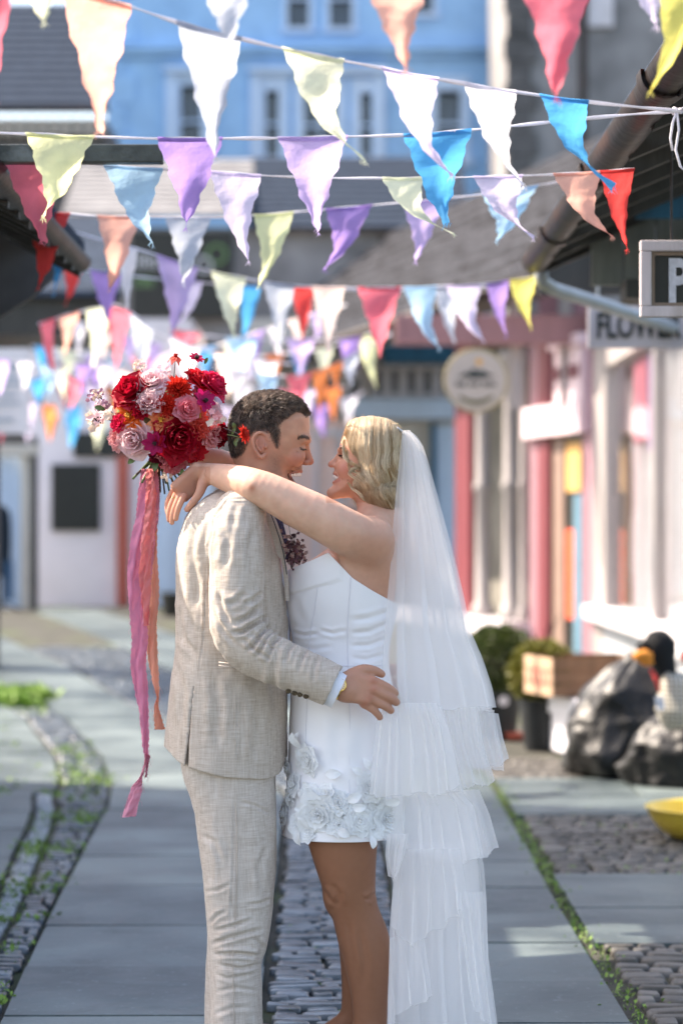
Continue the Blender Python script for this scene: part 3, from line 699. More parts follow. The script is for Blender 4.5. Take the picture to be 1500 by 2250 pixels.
# doorway hood: white-pink box cap with dentils
mb = MB(); fbox(mb, 1172, 1300, 2.03, 2.22, .08, .02); fbox(mb, 1240, 1300, 2.221, 2.55, .07, .0); fbox(mb, 1236, 1304, 2.551, 2.62, .10, .02); mb.build('door_hood', mat('pink_white_paint', srgb('e6ccd2'), .6, .05), t)
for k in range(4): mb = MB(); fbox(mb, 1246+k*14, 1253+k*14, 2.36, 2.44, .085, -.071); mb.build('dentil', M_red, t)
mb = MB(); fbox(mb, 1213, 1237, .05, 2.02, .0, .04); mb.build('door', mat('brown_door', srgb('8c7468'), .6, .1), t)
mb = MB(); fbox(mb, 1238, 1285, .05, 2.02, -.02, .06); mb.build('doorway', M_black, t)
mb = MB(); fbox(mb, 1243, 1274, 1.68, 1.98, .0, .015); mb.build('hanging_board', mat('ochre_board', srgb('d7a763'), .7, .1), t)
mb = MB(); fbox(mb, 1260, 1276, .7, 1.66, .0, .015); mb.build('hanging_cloth', mat('slate_blue_cloth', srgb('5c8296'), .9, .15, 12), t)
mb = MB(); fbox(mb, 1243, 1259, .9, 1.45, .0, .015); mb.build('hanging_cloth', mat('orange_cloth', srgb('e4603c'), .9, .15, 12), t)
# beam facing the camera carrying the canopy
mb = MB(); a_, b_ = P(868, 692, 23.2), P(1290, 756, 23.2); mb.box(a_.x, b_.x, 23.2, 23.4, b_.z, a_.z); mb.build('beam', M_mauve, t, bevel=.01)
mb = MB()
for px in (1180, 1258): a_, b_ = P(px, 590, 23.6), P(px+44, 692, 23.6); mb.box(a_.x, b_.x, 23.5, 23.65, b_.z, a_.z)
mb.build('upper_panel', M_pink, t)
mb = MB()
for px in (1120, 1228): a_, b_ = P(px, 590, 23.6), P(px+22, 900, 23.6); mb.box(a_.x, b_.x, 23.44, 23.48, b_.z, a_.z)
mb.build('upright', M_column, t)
# round hanging sign
YR = 19.5; c_ = P(1045, 836, YR); rr = 68*YR/F
t = thing('round_sign', 'round cream hanging sign with a small dark hill emblem beneath the mauve beam', 'sign', c_)
M_rcream = mat('sign_cream', srgb('b3a69c'), .6, .03); M_rrim = mat('sign_rim', srgb('9a8a62'), .5, .08)
mb = MB(); mb.tube([c_+Vector((0, 0, 0)), c_+Vector((0, .025, 0))], rr*.97, n=48); mb.build('disc', M_rcream, t)
mb = MB(); mb.tube([c_+Vector((math.cos(a)*rr, .01, math.sin(a)*rr)) for a in np.linspace(0, 2*math.pi, 49)], .012, n=8, cap=False); mb.build('rim', M_rrim, t, smooth=True)
mb = MB(); hill = [(-.6, .12), (-.42, .2), (-.3, .3), (-.2, .24), (-.08, .42), (.05, .28), (.2, .34), (.4, .22), (.62, .14), (.3, .1), (0, .06), (-.3, .1)]
mb.prism([(c_.x+a*rr, c_.z+b_*rr) for a, b_ in hill], c_.y-.006, c_.y-.001); mb.build('emblem', M_ink, t)
mb = MB(); mb.tube([c_+Vector((rr*.1, -.006, rr*.6)), c_+Vector((rr*.1, -.001, rr*.6))], rr*.11, n=20); mb.build('emblem', mat('sign_ochre', srgb('d39a4a'), .6), t)
mb = MB()
for k in range(12):
    if k not in (3, 7): mb.box(c_.x+rr*(-.64+k*.108), c_.x+rr*(-.64+k*.108+.07), c_.y-.006, c_.y-.001, c_.z-rr*.19, c_.z-rr*(.04+.03*(k % 2)))
mb.build('lettering', M_ink, t)
mb = MB(); arc = [(math.cos(a)*.78, math.sin(a)*.78) for a in np.linspace(math.pi*1.25, math.pi*1.75, 12)] + [(math.cos(a)*.74, math.sin(a)*.62-.02) for a in np.linspace(math.pi*1.75, math.pi*1.25, 12)]
mb.prism([(c_.x+a*rr, c_.z+b_*rr) for a, b_ in arc], c_.y-.0055, c_.y-.0015); mb.build('emblem', mat('sign_olive', srgb('5a5530'), .6), t)
mb = MB(); mb.tube([c_+Vector((0, .012, rr)), c_+Vector((0, .012, rr+.3))], .006, n=6); mb.build('hanger', M_gutter, t)

# --- far shop facing us (px 560-1010)
Y7 = 33.5; g7 = ground_z(0, Y7)
t = thing('pale_blue_shop', 'far pale blue shop with teal awning and cream upper windows, behind the blonde head', 'shop', (q(850, Y7), Y7, g7))
mb = MB(); mb.box(q(540, Y7), q(1080, Y7), Y7, Y7+3, g7-.1, zz_(700, Y7)); mb.build('wall', M_creamwood, t)
mb = MB(); mb.box(q(838, Y7), q(1008, Y7), Y7-.5, Y7-.004, zz_(802, Y7), zz_(764, Y7)); mb.build('awning', M_teal, t, bevel=.03)
mb = MB(); mb.box(q(775, Y7), q(1012, Y7), Y7-.25, Y7-.003, zz_(922, Y7), zz_(878, Y7)); mb.build('fascia', M_paleblue, t)
for k in range(5): window(t, q(822+k*36, Y7), q(840+k*36, Y7), Y7-.05, zz_(866, Y7), zz_(812, Y7), .04, fm=M_white, glass=M_stone2, recess=.04, bars=0)
mb = MB(); mb.box(q(944, Y7), q(956, Y7), Y7-.16, Y7-.005, g7, zz_(930, Y7)); mb.build('door_post', M_teal, t)
mb = MB(); mb.box(q(958, Y7), q(1010, Y7), Y7-.1, Y7-.005, g7, zz_(935, Y7)); mb.build('door', M_paleblue, t)
mb = MB(); mb.box(q(540, Y7), q(800, Y7), Y7-.12, Y7-.004, g7, zz_(925, Y7)); mb.build('render_panel', M_peach, t)
for a_ in (570, 700, 756): window(t, q(a_, Y7), q(a_+40, Y7), Y7-.14, zz_(1290, Y7), zz_(960, Y7), .06, fm=M_white, glass=M_glassl, recess=.1)
for k in range(4): window(t, q(585+k*60, Y7), q(610+k*60, Y7), Y7-.05, zz_(905, Y7), zz_(830, Y7), .04, fm=M_white, glass=M_stone2, recess=.04, bars=0)
t = thing('planter', 'dark planter with shrub at the foot of the blue shopfront behind the ribbons', 'planter', (q(375, 29), 29, ground_z(0, 29)))
mb = MB(); g8 = ground_z(0, 29); mb.tube([(q(377, 29), 29, g8), (q(377, 29), 29, g8+.28)], [.1, .14], n=14); mb.build('pot', M_black, t)
# ================================================================ BUNTING
def fabric(name, c, trans=.45, rough=.85, scale=260, sheen=.1):
    m = bpy.data.materials.new(name); m.use_nodes = True
    n = m.node_tree.nodes; l = m.node_tree.links; b = n['Principled BSDF']; out = n['Material Output']
    tc = n.new('ShaderNodeTexCoord'); nz = n.new('ShaderNodeTexNoise'); nz.inputs['Scale'].default_value = 14; nz.inputs['Detail'].default_value = 5
    l.new(tc.outputs['Object'], nz.inputs['Vector'])
    rp = n.new('ShaderNodeValToRGB'); rp.color_ramp.elements[0].color = tuple(v*.9 for v in c[:3])+(1,); rp.color_ramp.elements[1].color = tuple(min(1, v*1.08) for v in c[:3])+(1,)
    rp.color_ramp.elements[0].position = .3; rp.color_ramp.elements[1].position = .7
    l.new(nz.outputs[0], rp.inputs[0]); l.new(rp.outputs[0], b.inputs['Base Color'])
    b.inputs['Roughness'].default_value = rough; b.inputs['Specular IOR Level'].default_value = .3
    bp = n.new('ShaderNodeBump'); bp.inputs['Strength'].default_value = .5; bp.inputs['Distance'].default_value = .006
    n2 = n.new('ShaderNodeTexNoise'); n2.inputs['Scale'].default_value = scale*.2; n2.inputs['Detail'].default_value = 4
    l.new(tc.outputs['Object'], n2.inputs['Vector']); l.new(n2.outputs[0], bp.inputs['Height']); l.new(bp.outputs[0], b.inputs['Normal'])
    tl = n.new('ShaderNodeBsdfTranslucent'); l.new(rp.outputs[0], tl.inputs[0]); l.new(bp.outputs[0], tl.inputs['Normal'])
    mx = n.new('ShaderNodeMixShader'); mx.inputs[0].default_value = trans
    l.new(b.outputs[0], mx.inputs[1]); l.new(tl.outputs[0], mx.inputs[2]); l.new(mx.outputs[0], out.inputs[0])
    return m
FC = dict(white='f4f1f7', lilac='d2bcea', purple='b092d6', peach='f8bdab', pink='ef7c8c', red='e6504e', yellow='eef0be', blue='55abe0', lblue='b8ddf6',
          grey='c6ccd8', lemon='ebe27e', orange='f09058', cream='fde4da', pwhite='e8dcf4', ywhite='f3f5d8')
FM = {k: fabric('cotton_'+k, srgb(v), .58) for k, v in FC.items()}
M_tape = fabric('white_tape', srgb('efecf2'), .3)
CN = dict(white='white', lilac='lilac', purple='purple', peach='peach', pink='pink', red='red', yellow='pale yellow', blue='bright blue', lblue='light blue', grey='pale grey', lemon='lemon yellow', orange='orange', cream='cream', pwhite='lilac white', ywhite='yellowish white')
def bunting(label, pts, depth, flags, tape=.010, extra=None):
    """pts: photo points of the cord; depth: (Y at first, Y at last); flags: (x0, x1, tipx, tipy, colour[, curl])"""
    xs_ = [p[0] for p in pts]; ys_ = [p[1] for p in pts]
    # smooth the cord
    def Yd(x): return interp(x, [xs_[0], xs_[-1]], depth)
    def cy(x): return interp(x, xs_, ys_)
    xx = np.linspace(xs_[0], xs_[-1], 70); base = np.array([cy(x) for x in xx])
    k = np.array([1, 2, 3, 2, 1.])/9; sm = np.convolve(np.pad(base, 2, mode='edge'), k, 'valid'); sm[0] = base[0]; sm[-1] = base[-1]
    def cs(x): return float(np.interp(x, xx, sm))
    mid = P(pts[len(pts)//2][0], cs(pts[len(pts)//2][0]), Yd(pts[len(pts)//2][0]))
    t = thing('bunting', label, 'bunting', mid, 'strings of triangular bunting across the lane')
    mb = MB(); rr_ = random.Random(len(label)*7)
    rows = []
    for i, x in enumerate(np.linspace(xs_[0], xs_[-1], 160)):
        p = P(x, cs(x), Yd(x)); tw = .5*math.sin(i*.21+len(label)) + .3*math.sin(i*.07)
        h = tape*.5*(.75+.25*math.cos(i*.4)); v = Vector((0, math.sin(tw), math.cos(tw)))*h; w_ = Vector((0, .0012, 0))
        rows.append([p+v-w_, p+v+w_, p-v+w_, p-v-w_])
    mb.grid(rows, closed=True); mb.build('cord', M_tape, t, smooth=True)
    for fi, fl in enumerate(flags):
        x0, x1, tx, ty, col = fl[:5]; curl = fl[5] if len(fl) > 5 else rr_.uniform(-1, 1)
        A = P(x0, cs(x0), Yd(x0)); B = P(x1, cs(x1), Yd(x1)); Ym = (Yd(x0)+Yd(x1))/2
        wd = (B-A).length; T = P(tx, ty, Ym + rr_.uniform(-.04, .04)); Ln = (T-(A+B)/2).length
        nu, nv = 12, 26; rows = []; ph = rr_.uniform(0, 6.28); lean = (T-(A+B)/2); lx = lean.x
        am = wd*rr_.uniform(.06, .13); sway = (1 if lx > 0 else -1)*min(.5, abs(lx)/Ln)
        for i in range(nv+1):
            v = i/nv; row = []
            for j in range(nu+1):
                u = j/nu; s_ = (1-v)*.985+.015
                c = (A+B)/2*(1-v) + T*v
                p = c + (B-A)*(u-.5)*s_
                # hang straight first, drift later
                dx = -lx*.55*math.sin(math.pi*v)*(.6) 
                p = p + Vector((dx + sway*wd*.10*math.sin(2*math.pi*v), 0, 0))
                d = am*(math.sin(u*4.2+ph+v*2.2) + .7*math.sin(v*7+ph*1.7+u*1.5))*min(1, v*3) + curl*wd*.25*(v**2)*(u-.5)*2
                sag = -wd*.02*math.sin(math.pi*u)*(1-v)
                ex = wd*.02*math.sin(v*19+ph)*(u-.5)*2*min(1, v*4) + wd*.012*math.sin(v*41+ph*3)*(u-.5)*2
                cr = .0022*math.exp(-((v-.36)/.02)**2) + wd*.010*math.sin(u*11+v*9+ph*2)*math.sin(v*13+ph)
                p = p + Vector((ex, d-cr, sag))
                row.append(p)
            rows.append(row)
        mb = MB(); mb.grid(rows); h = MB()
        # hem fold over the tape (thin second layer) and frayed tip threads
        mb.grid([[q_+Vector((0, -.0025, tape*.45)) for q_ in rows[0]], [q_+Vector((0, -.003, 0)) for q_ in rows[0]], [lerp(q_, q2, .7)+Vector((0, -.002, 0)) for q_, q2 in zip(rows[0], rows[1])]])
        for k_ in range(9):
            b0 = rows[-1][rr_.randint(0, nu)]; e = b0 + Vector((rr_.uniform(-.012, .012), rr_.uniform(-.004, .004), -rr_.uniform(.004, .02)))
            m0 = (b0+e)/2 + Vector((rr_.uniform(-.004, .004), 0, 0)); wv = Vector((.0007, 0, 0)); mb.add([b0-wv, b0+wv, m0+wv, e, m0-wv], [(0, 1, 2, 3, 4)])
        o = mb.build('pennant', FM[col], t, smooth=True); o['label'] = CN[col] + ' cloth pennant'
    if extra: extra(t)
    return t

bunting('nearest bunting string, mostly above the frame, with the big coral pink pennant at top right',
        [(-160, -70), (300, -52), (800, -40), (1200, -38), (1600, -60)], (4.5, 4.9),
        [(-112, 45, -14, 215, 'pink'), (30, 150, 97, 48, 'ywhite'), (432, 565, 505, 100, 'grey'), (800, 942, 893, 150, 'peach'), (1140, 1304, 1222, 214, 'pink'), (1375, 1470, 1440, 55, 'pwhite'), (1440, 1545, 1428, 200, 'lemon', .2)], tape=.012)
def knot(t):
    mb = MB(); k0 = P(1486, 244, 6.05)
    for pts_ in ([(0, 0, 0), (-.012, -.01, -.03), (-.018, -.012, -.07), (-.012, -.006, -.10)], [(0, 0, 0), (.002, -.02, -.05), (-.006, -.02, -.10), (.006, -.015, -.14), (.02, -.01, -.155), (.03, 0, -.12)], [(0, 0, 0), (.02, -.01, .01), (.03, 0, -.03), (.02, .01, -.06)]):
        mb.tube([k0+Vector(p) for p in pts_], .0032, n=6)
    mb.tube([k0+Vector((math.cos(a)*.012, math.sin(a)*.01, math.sin(a*2)*.006)) for a in np.linspace(0, 6.28, 14)], .004, n=6)
    mb.build('knot', M_tape, t, smooth=True)
bunting('slanting bunting from upper left to the tied knot on the right gutter',
        [(-60, -75), (130, -32), (290, 15), (390, 50), (530, 85), (620, 107), (840, 150), (960, 174), (1130, 202), (1290, 224), (1486, 244)], (4.9, 6.0),
        [(130, 290, 221, 292, 'peach'), (387, 532, 472, 342, 'grey'), (620, 756, 797, 347, 'ywhite', .8), (840, 962, 992, 385, 'pwhite', .9), (1017, 1135, 1150, 408, 'white', .8), (1185, 1292, 1346, 412, 'blue', 1.2)], tape=.011, extra=knot)
bunting('level bunting with yellow, purple, lilac and blue pennants crossing behind the steel bracket end',
        [(-60, 290), (0, 292), (190, 300), (350, 305), (600, 304), (900, 297), (1035, 286), (1330, 256), (1486, 244)], (5.8, 6.05),
        [(57, 210, 96, 474, 'yellow'), (345, 491, 409, 502, 'purple'), (611, 763, 697, 508, 'lilac'), (884, 1037, 980, 492, 'blue')])
bunting('bunting ending in peach and red pennants at the right gutter below the level string',
        [(-60, 348), (0, 352), (230, 362), (360, 372), (470, 377), (575, 386), (740, 392), (970, 391), (1215, 384), (1392, 372)], (7.3, 7.2),
        [(8, 150, 98, 532, 'pink'), (228, 358, 333, 533, 'lblue'), (460, 575, 546, 572, 'pwhite'), (838, 930, 996, 514, 'ywhite', .8), (1038, 1148, 1172, 522, 'pwhite', .8), (1214, 1317, 1343, 519, 'peach', .6), (1317, 1393, 1377, 547, 'red', .1)])
bunting('bunting with red, peach, grey, yellow and purple pennants dipping across the dark sign board',
        [(55, 462), (215, 475), (480, 479), (640, 467), (875, 446), (1060, 428), (1225, 400)], (8.9, 8.6),
        [(57, 154, 84, 631, 'red'), (214, 308, 240, 637, 'peach'), (363, 464, 402, 622, 'grey'), (557, 646, 568, 628, 'yellow'), (716, 817, 712, 592, 'purple'), (884, 977, 912, 574, 'lilac'), (1060, 1182, 1090, 530, 'lblue')])
bunting('long sagging bunting ending in purple and lemon pennants above the pink shop',
        [(100, 485), (153, 505), (215, 527), (300, 546), (420, 585), (470, 599), (560, 616), (640, 628), (745, 633), (880, 633), (1065, 626), (1180, 608)], (10.6, 11.0),
        [(102, 154, 119, 646, 'blue'), (255, 303, 281, 681, 'white'), (344, 436, 378, 735, 'lilac'), (463, 541, 515, 740, 'ywhite'), (578, 649, 616, 757, 'grey'), (684, 758, 722, 778, 'cream'), (785, 881, 834, 782, 'pink'), (887, 959, 965, 766, 'lblue'), (979, 1056, 1062, 748, 'pwhite'), (1067, 1119, 1112, 737, 'purple'), (1117, 1178, 1166, 722, 'lemon')], tape=.014)
bunting('bunting string with red, purple and blue pennants just behind the long sagging one',
        [(130, 582), (200, 596), (320, 610), (450, 622), (560, 630), (700, 634), (860, 637), (1020, 634), (1075, 628)], (12.4, 12.6),
        [(138, 182, 144, 667, 'red'), (198, 268, 238, 708, 'purple'), (400, 446, 392, 715, 'pwhite'), (520, 574, 532, 748, 'blue'), (640, 692, 664, 748, 'red'), (953, 1012, 998, 752, 'grey')], tape=.014)
bunting('blurred bunting dropping from left above the bouquet with peach and white pennants',
        [(85, 712), (150, 692), (215, 676), (262, 668), (300, 695), (350, 735), (430, 765), (560, 792), (640, 800)], (13.5, 15),
        [(88, 122, 126, 838, 'pink'), (128, 176, 142, 778, 'peach'), (188, 246, 204, 808, 'ywhite'), (232, 288, 256, 806, 'pink'), (286, 338, 300, 850, 'grey'), (372, 440, 404, 850, 'white'), (470, 530, 500, 880, 'cream'), (560, 610, 585, 890, 'white')], tape=.016)
bunting('far level bunting with blue, lilac, purple and yellow pennants beyond the groom',
        [(370, 722), (440, 736), (490, 742), (630, 747), (760, 746), (860, 730)], (16, 16),
        [(374, 442, 404, 772, 'pink'), (494, 568, 526, 830, 'lblue'), (630, 692, 660, 822, 'lilac'), (744, 797, 786, 806, 'purple'), (785, 832, 826, 848, 'yellow')], tape=.018)
bunting('far curved bunting with orange and pale pennants just above the groom\'s hair',
        [(470, 805), (560, 822), (650, 830), (730, 806), (800, 766), (860, 735)], (14.5, 14),
        [(500, 548, 520, 905, 'white'), (560, 612, 600, 885, 'lblue'), (628, 684, 660, 898, 'pink'), (684, 724, 702, 905, 'orange'), (722, 756, 738, 850, 'orange'), (748, 792, 772, 848, 'grey')], tape=.015)
for k, (lab, pts, dp) in enumerate([('far bunting of small lilac and blue pennants at left behind the bouquet', [(-20, 828), (80, 840), (160, 828), (240, 850), (330, 872), (430, 860)], (20, 21)),
                     ('farthest bunting of small pennants low at the left above the black boards', [(-20, 872), (60, 884), (140, 894), (220, 890), (300, 872), (420, 900)], (23, 24)),
                     ('pale bunting strung between the white poster and the bouquet', [(60, 842), (130, 812), (200, 798), (270, 812), (330, 840), (420, 880)], (17.5, 18)),
                     ('blurred bunting sagging from the dark canopy to the round sign', [(150, 700), (260, 735), (400, 770), (560, 785), (700, 770), (840, 725)], (19, 18)),
                     ('blurred bunting rising to the right just over the bouquet flowers', [(120, 800), (240, 790), (360, 780), (480, 760), (640, 705), (760, 670)], (21, 16)),
                     ('pastel bunting low over the pale shop left of the bouquet', [(-20, 915), (60, 905), (150, 915), (250, 930)], (27, 27)),
                     ('blurred bunting from the poster board down toward the bouquet', [(70, 760), (150, 770), (240, 800), (330, 850)], (18, 18)),
                     ('hazy far bunting behind the dahlias and the dark hair', [(300, 800), (420, 812), (540, 850), (640, 862), (760, 850)], (20, 20)),
                     ('hazy bunting swinging low left of the white poster', [(-20, 790), (90, 800), (200, 850), (300, 905)], (16.5, 17)),
                     ('small far bunting crossing the lane behind the two faces', [(420, 880), (520, 900), (620, 905), (720, 890), (800, 862)], (22, 22))]):
    fl = []; x = pts[0][0]+6; cols = ['lilac', 'white', 'lblue', 'pink', 'pwhite', 'orange', 'blue', 'ywhite', 'purple', 'white', 'cream', 'lilac']
    i = k*3
    while x < pts[-1][0]-45:
        wd = rnd.uniform(34, 42); fl.append((x, x+wd, x+wd/2+rnd.uniform(-8, 10), interp(x+wd/2, [p[0] for p in pts], [p[1] for p in pts])+rnd.uniform(58, 74), cols[i % 12])); x += wd+rnd.uniform(6, 20); i += 1
    bunting(lab, pts, dp, fl, tape=.02)
# ================================================================ THINGS ON THE RIGHT PAVEMENT
M_leaf = mat('box_leaf', srgb('4f5c2a'), .5, .45, 30, spec=.4); M_leaf2 = mat('box_leaf_yellowish', srgb('7c7a35'), .5, .4, 30, spec=.4)
M_pot = mat('black_pot', srgb('22262a'), .5, .2, 10)
def ball_shrub(t, c, r, m_, n, seed, leaf=.016):
    r_ = random.Random(seed); mb = MB()
    for i in range(n):
        z = r_.uniform(-1, 1); a = r_.uniform(0, 6.283); s = math.sqrt(1-z*z); d = Vector((s*math.cos(a), s*math.sin(a), z))
        bump_ = 1 + .13*noise.noise(d*3.2+Vector((seed, 0, 0))) + .06*noise.noise(d*9)
        p = Vector(c) + d*r*bump_*(r_.uniform(.72, 1.03)**.6)
        u = (d + Vector((r_.uniform(-.9, .9), r_.uniform(-.9, .9), r_.uniform(-.9, .9)))).normalized(); v = u.orthogonal().normalized(); L = leaf*r_.uniform(.7, 1.5); w_ = u.cross(v)
        a2 = r_.uniform(0, 6.28); v = v*math.cos(a2)+w_*math.sin(a2)
        mb.add([p-u*L, p+v*L*.45, p+u*L, p-v*L*.45+u*.002], [(0, 1, 2, 3)])
    mb.build('crown', m_, t)
    st = MB(); st.tube([(c[0], c[1], c[2]-r*1.1), (c[0]+.01, c[1], c[2]), (c[0], c[1]+.01, c[2]+r*.5)], [.02, .014, .004], n=7)
    for k in range(9):
        a = k*.7; st.tube([(c[0], c[1], c[2]-r*.3+.02*k), (c[0]+math.cos(a)*r*.6, c[1]+math.sin(a)*r*.6, c[2]-r*.1+.05*k)], [.008, .003], n=5)
    st.build('stem', M_darkwood, t)
Y = 16.4; c = P(1092, 1452, Y)
t = thing('box_ball_plant', 'large clipped dark green box ball in a black pot beside the veil', 'shrub', (c.x, Y, 0.03), 'clipped shrubs in pots outside the pink shop')
ball_shrub(t, c, .245, M_leaf, 9000, 3)
mb = MB(); mb.tube([(c.x, Y, .03), (c.x, Y, .05), (c.x, Y, c.z-.24), (c.x, Y, c.z-.2)], [.12, .125, .165, .175], n=24); mb.build('pot', M_pot, t, smooth=True, angle=40)
mb = MB(); mb.tube([(c.x+.03, Y-.175, c.z-.26), (c.x+.03, Y-.165, c.z-.26)], .035, n=14); mb.build('price_tag', M_white, t)
Y = 15.7; c = P(1190, 1478, Y)
t = thing('box_ball_plant', 'smaller yellowish green clipped shrub behind the wooden crate', 'shrub', (c.x, Y, 0.02), 'clipped shrubs in pots outside the pink shop')
ball_shrub(t, c, .215, M_leaf2, 8000, 8)
mb = MB(); mb.tube([(c.x, Y, .02), (c.x, Y, .04), (c.x, Y, c.z-.2), (c.x, Y, c.z-.17)], [.11, .115, .15, .16], n=24); mb.build('pot', M_pot, t, smooth=True, angle=40)
# small rusty tray on the ground by the pot
c = P(1122, 1622, 16.6); t = thing('terracotta_saucer', 'small terracotta saucer on the ground by the big black pot', 'saucer', (c.x, 16.6, .05))
mb = MB(); mb.tube([(c.x+.02, 16.3, .04), (c.x+.02, 16.3, .05), (c.x+.02, 16.3, .08)], [.07, .075, .09], n=18); mb.build('dish', M_rust, t, smooth=True, angle=40)

# white polystyrene box (two stacked tiers) with wooden crate on top
def rbox(mb, A, B, w_, z0, z1, mi=0):
    """box standing on ground edge A->B (the face we see), going back by w_"""
    A, B = Vector((A[0], A[1], 0)), Vector((B[0], B[1], 0)); d = (B-A).normalized(); n_ = Vector((-d.y, d.x, 0))
    if n_.x < 0: n_ = -n_
    c = (A+B)/2 + n_*w_/2; c.z = (z0+z1)/2
    mb.obox(c, (B-A)/2, n_*w_/2, Vector((0, 0, (z1-z0)/2)), mi); return d, n_
A = (P(1181, 0, 15.9).x, 15.9); B = (P(1287, 0, 14.75).x, 14.75)
t = thing('polystyrene_box', 'white polystyrene box on the cobbles under the wooden crate', 'box', (A[0], A[1], .02))
M_poly = mat('polystyrene', srgb('e8e8ef'), .8, .03, 30, .3, 90)
mb = MB(); rbox(mb, A, B, .42, .03, .27); mb.build('body', M_poly, t, bevel=.012)
mb = MB(); A2 = (A[0]-.035, A[1]+.03); B2 = (B[0]-.01, B[1]-.03); rbox(mb, A2, B2, .46, .271, .40); mb.build('lid', M_poly, t, bevel=.012)
t = thing('wooden_crate', 'pale wooden fruit crate with a faded red stamp resting on the white box', 'crate', (A[0]+.1, A[1], .41))
M_crate = wood('crate_wood', srgb('c2a184'), var=.15); M_crate2 = wood('crate_wood_shaded', srgb('77583f'), var=.2)  # darker copy puts the shade of sides and base into the colour
cc = P(1215, 1520, 15.3)
mb = MB(); CA = (P(1153, 0, 15.5).x, 15.5); CB = (P(1214, 0, 15.0).x, 15.0)
d = (Vector((CB[0], CB[1], 0))-Vector((CA[0], CA[1], 0))).normalized(); n_ = Vector((-d.y, d.x, 0)); n_ = n_ if n_.x > 0 else -n_
zt, zb = .405+.25, .405
def plank(mb, o, ax, L, z0, z1, th): mb.obox(o + ax*L/2 + Vector((0, 0, (z0+z1)/2)), ax*L/2, ax.cross(Vector((0,0,1)))*th/2, Vector((0, 0, (z1-z0)/2)))
O = Vector((CA[0], CA[1], 0)); L1 = (Vector((CB[0], CB[1], 0))-O).length
for k in range(3): plank(mb, O, d, L1, zb+.005+k*.082, zb+.078+k*.082, .012)
mb.build('end_panel', M_crate, t)
mb = MB()
for k in range(3): plank(mb, O+d*L1+n_*.008, n_, .62, zb+.005+k*.082, zb+.078+k*.082, .012); plank(mb, O+n_*.008, n_, .62, zb+.005+k*.082, zb+.078+k*.082, .012)
plank(mb, O+n_*.63, d, L1, zb+.005, zb+.24, .012)
mb.build('side_panel', M_crate2, t)
mb = MB(); mb.obox(O+d*L1/2+n_*.3+Vector((0, 0, zb+.006)), d*(L1/2-.01), n_*.29, Vector((0, 0, .004))); mb.build('base', M_crate2, t)
M_stamp = mat('faded_red_ink', srgb('c77868'), .8, .3, 30)
mb = MB(); fo_ = -n_*.0075
for (u0, u1, v0, v1) in ((.12, .88, .58, .66), (.12, .2, .36, .56), (.3, .38, .36, .56), (.48, .56, .36, .56), (.66, .74, .36, .56), (.82, .88, .36, .56), (.12, .88, .26, .33)):
    mb.obox(O+d*L1*(u0+u1)/2+fo_+Vector((0, 0, zb+.25*(v0+v1)/2)), d*L1*(u1-u0)/2, n_*.0012, Vector((0, 0, .25*(v1-v0)/2)))
mb.build('stamp', M_stamp, t)

# black refuse sack
def bag_rows(c, rx, ry, h, seed, nu=90, nv=60):
    rows = []
    for i in range(nv+1):
        v = i/nv; row = []
        for j in range(nu):
            th = 2*math.pi*j/nu
            prof = interp(v, [0, .04, .2, .45, .7, .86, .93, 1], [.82, .98, 1.0, .93, .72, .42, .22, .12])
            d = Vector((math.cos(th), math.sin(th), v*1.6)); k = 1 + .16*noise.noise(d*1.8+Vector((seed, 2, 0)))
            rid = abs(noise.noise(Vector((math.cos(th)*3.0, math.sin(th)*3.0, v*4+seed)))) ; k += .10*(.25-rid) + .05*(.3-abs(noise.noise(Vector((math.cos(th)*7, math.sin(th)*7, v*9+seed)))))
            row.append((c[0]+math.cos(th)*rx*prof*k, c[1]+math.sin(th)*ry*prof*k, c[2]+h*v + .03*noise.noise(d*3)*min(1, v*5)))
        rows.append(row)
    return rows
M_bag = mat('black_bin_liner', srgb('0b0c0d'), .42, .2, 10, .6, 30, spec=.45)
c = P(1395, 1700, 14.0); t = thing('refuse_sack', 'crumpled shiny black plastic refuse sack full on the pavement at right', 'sack', (c.x, 14.1, 0.01))
mb = MB(); mb.grid(bag_rows((c.x+.03, 14.15, .01), .42, .36, .72, 3), closed=True); mb.build('sack', M_bag, t, smooth=True)
c = P(1470, 1700, 13.6); t = thing('refuse_sack', 'second black refuse sack slumped lower, under the toy duck at the right edge', 'sack', (c.x+.1, 13.6, 0.01))
mb = MB(); mb.grid(bag_rows((c.x+.17, 13.62, .01), .42, .32, .5, 9), closed=True); mb.build('sack', M_bag, t, smooth=True)

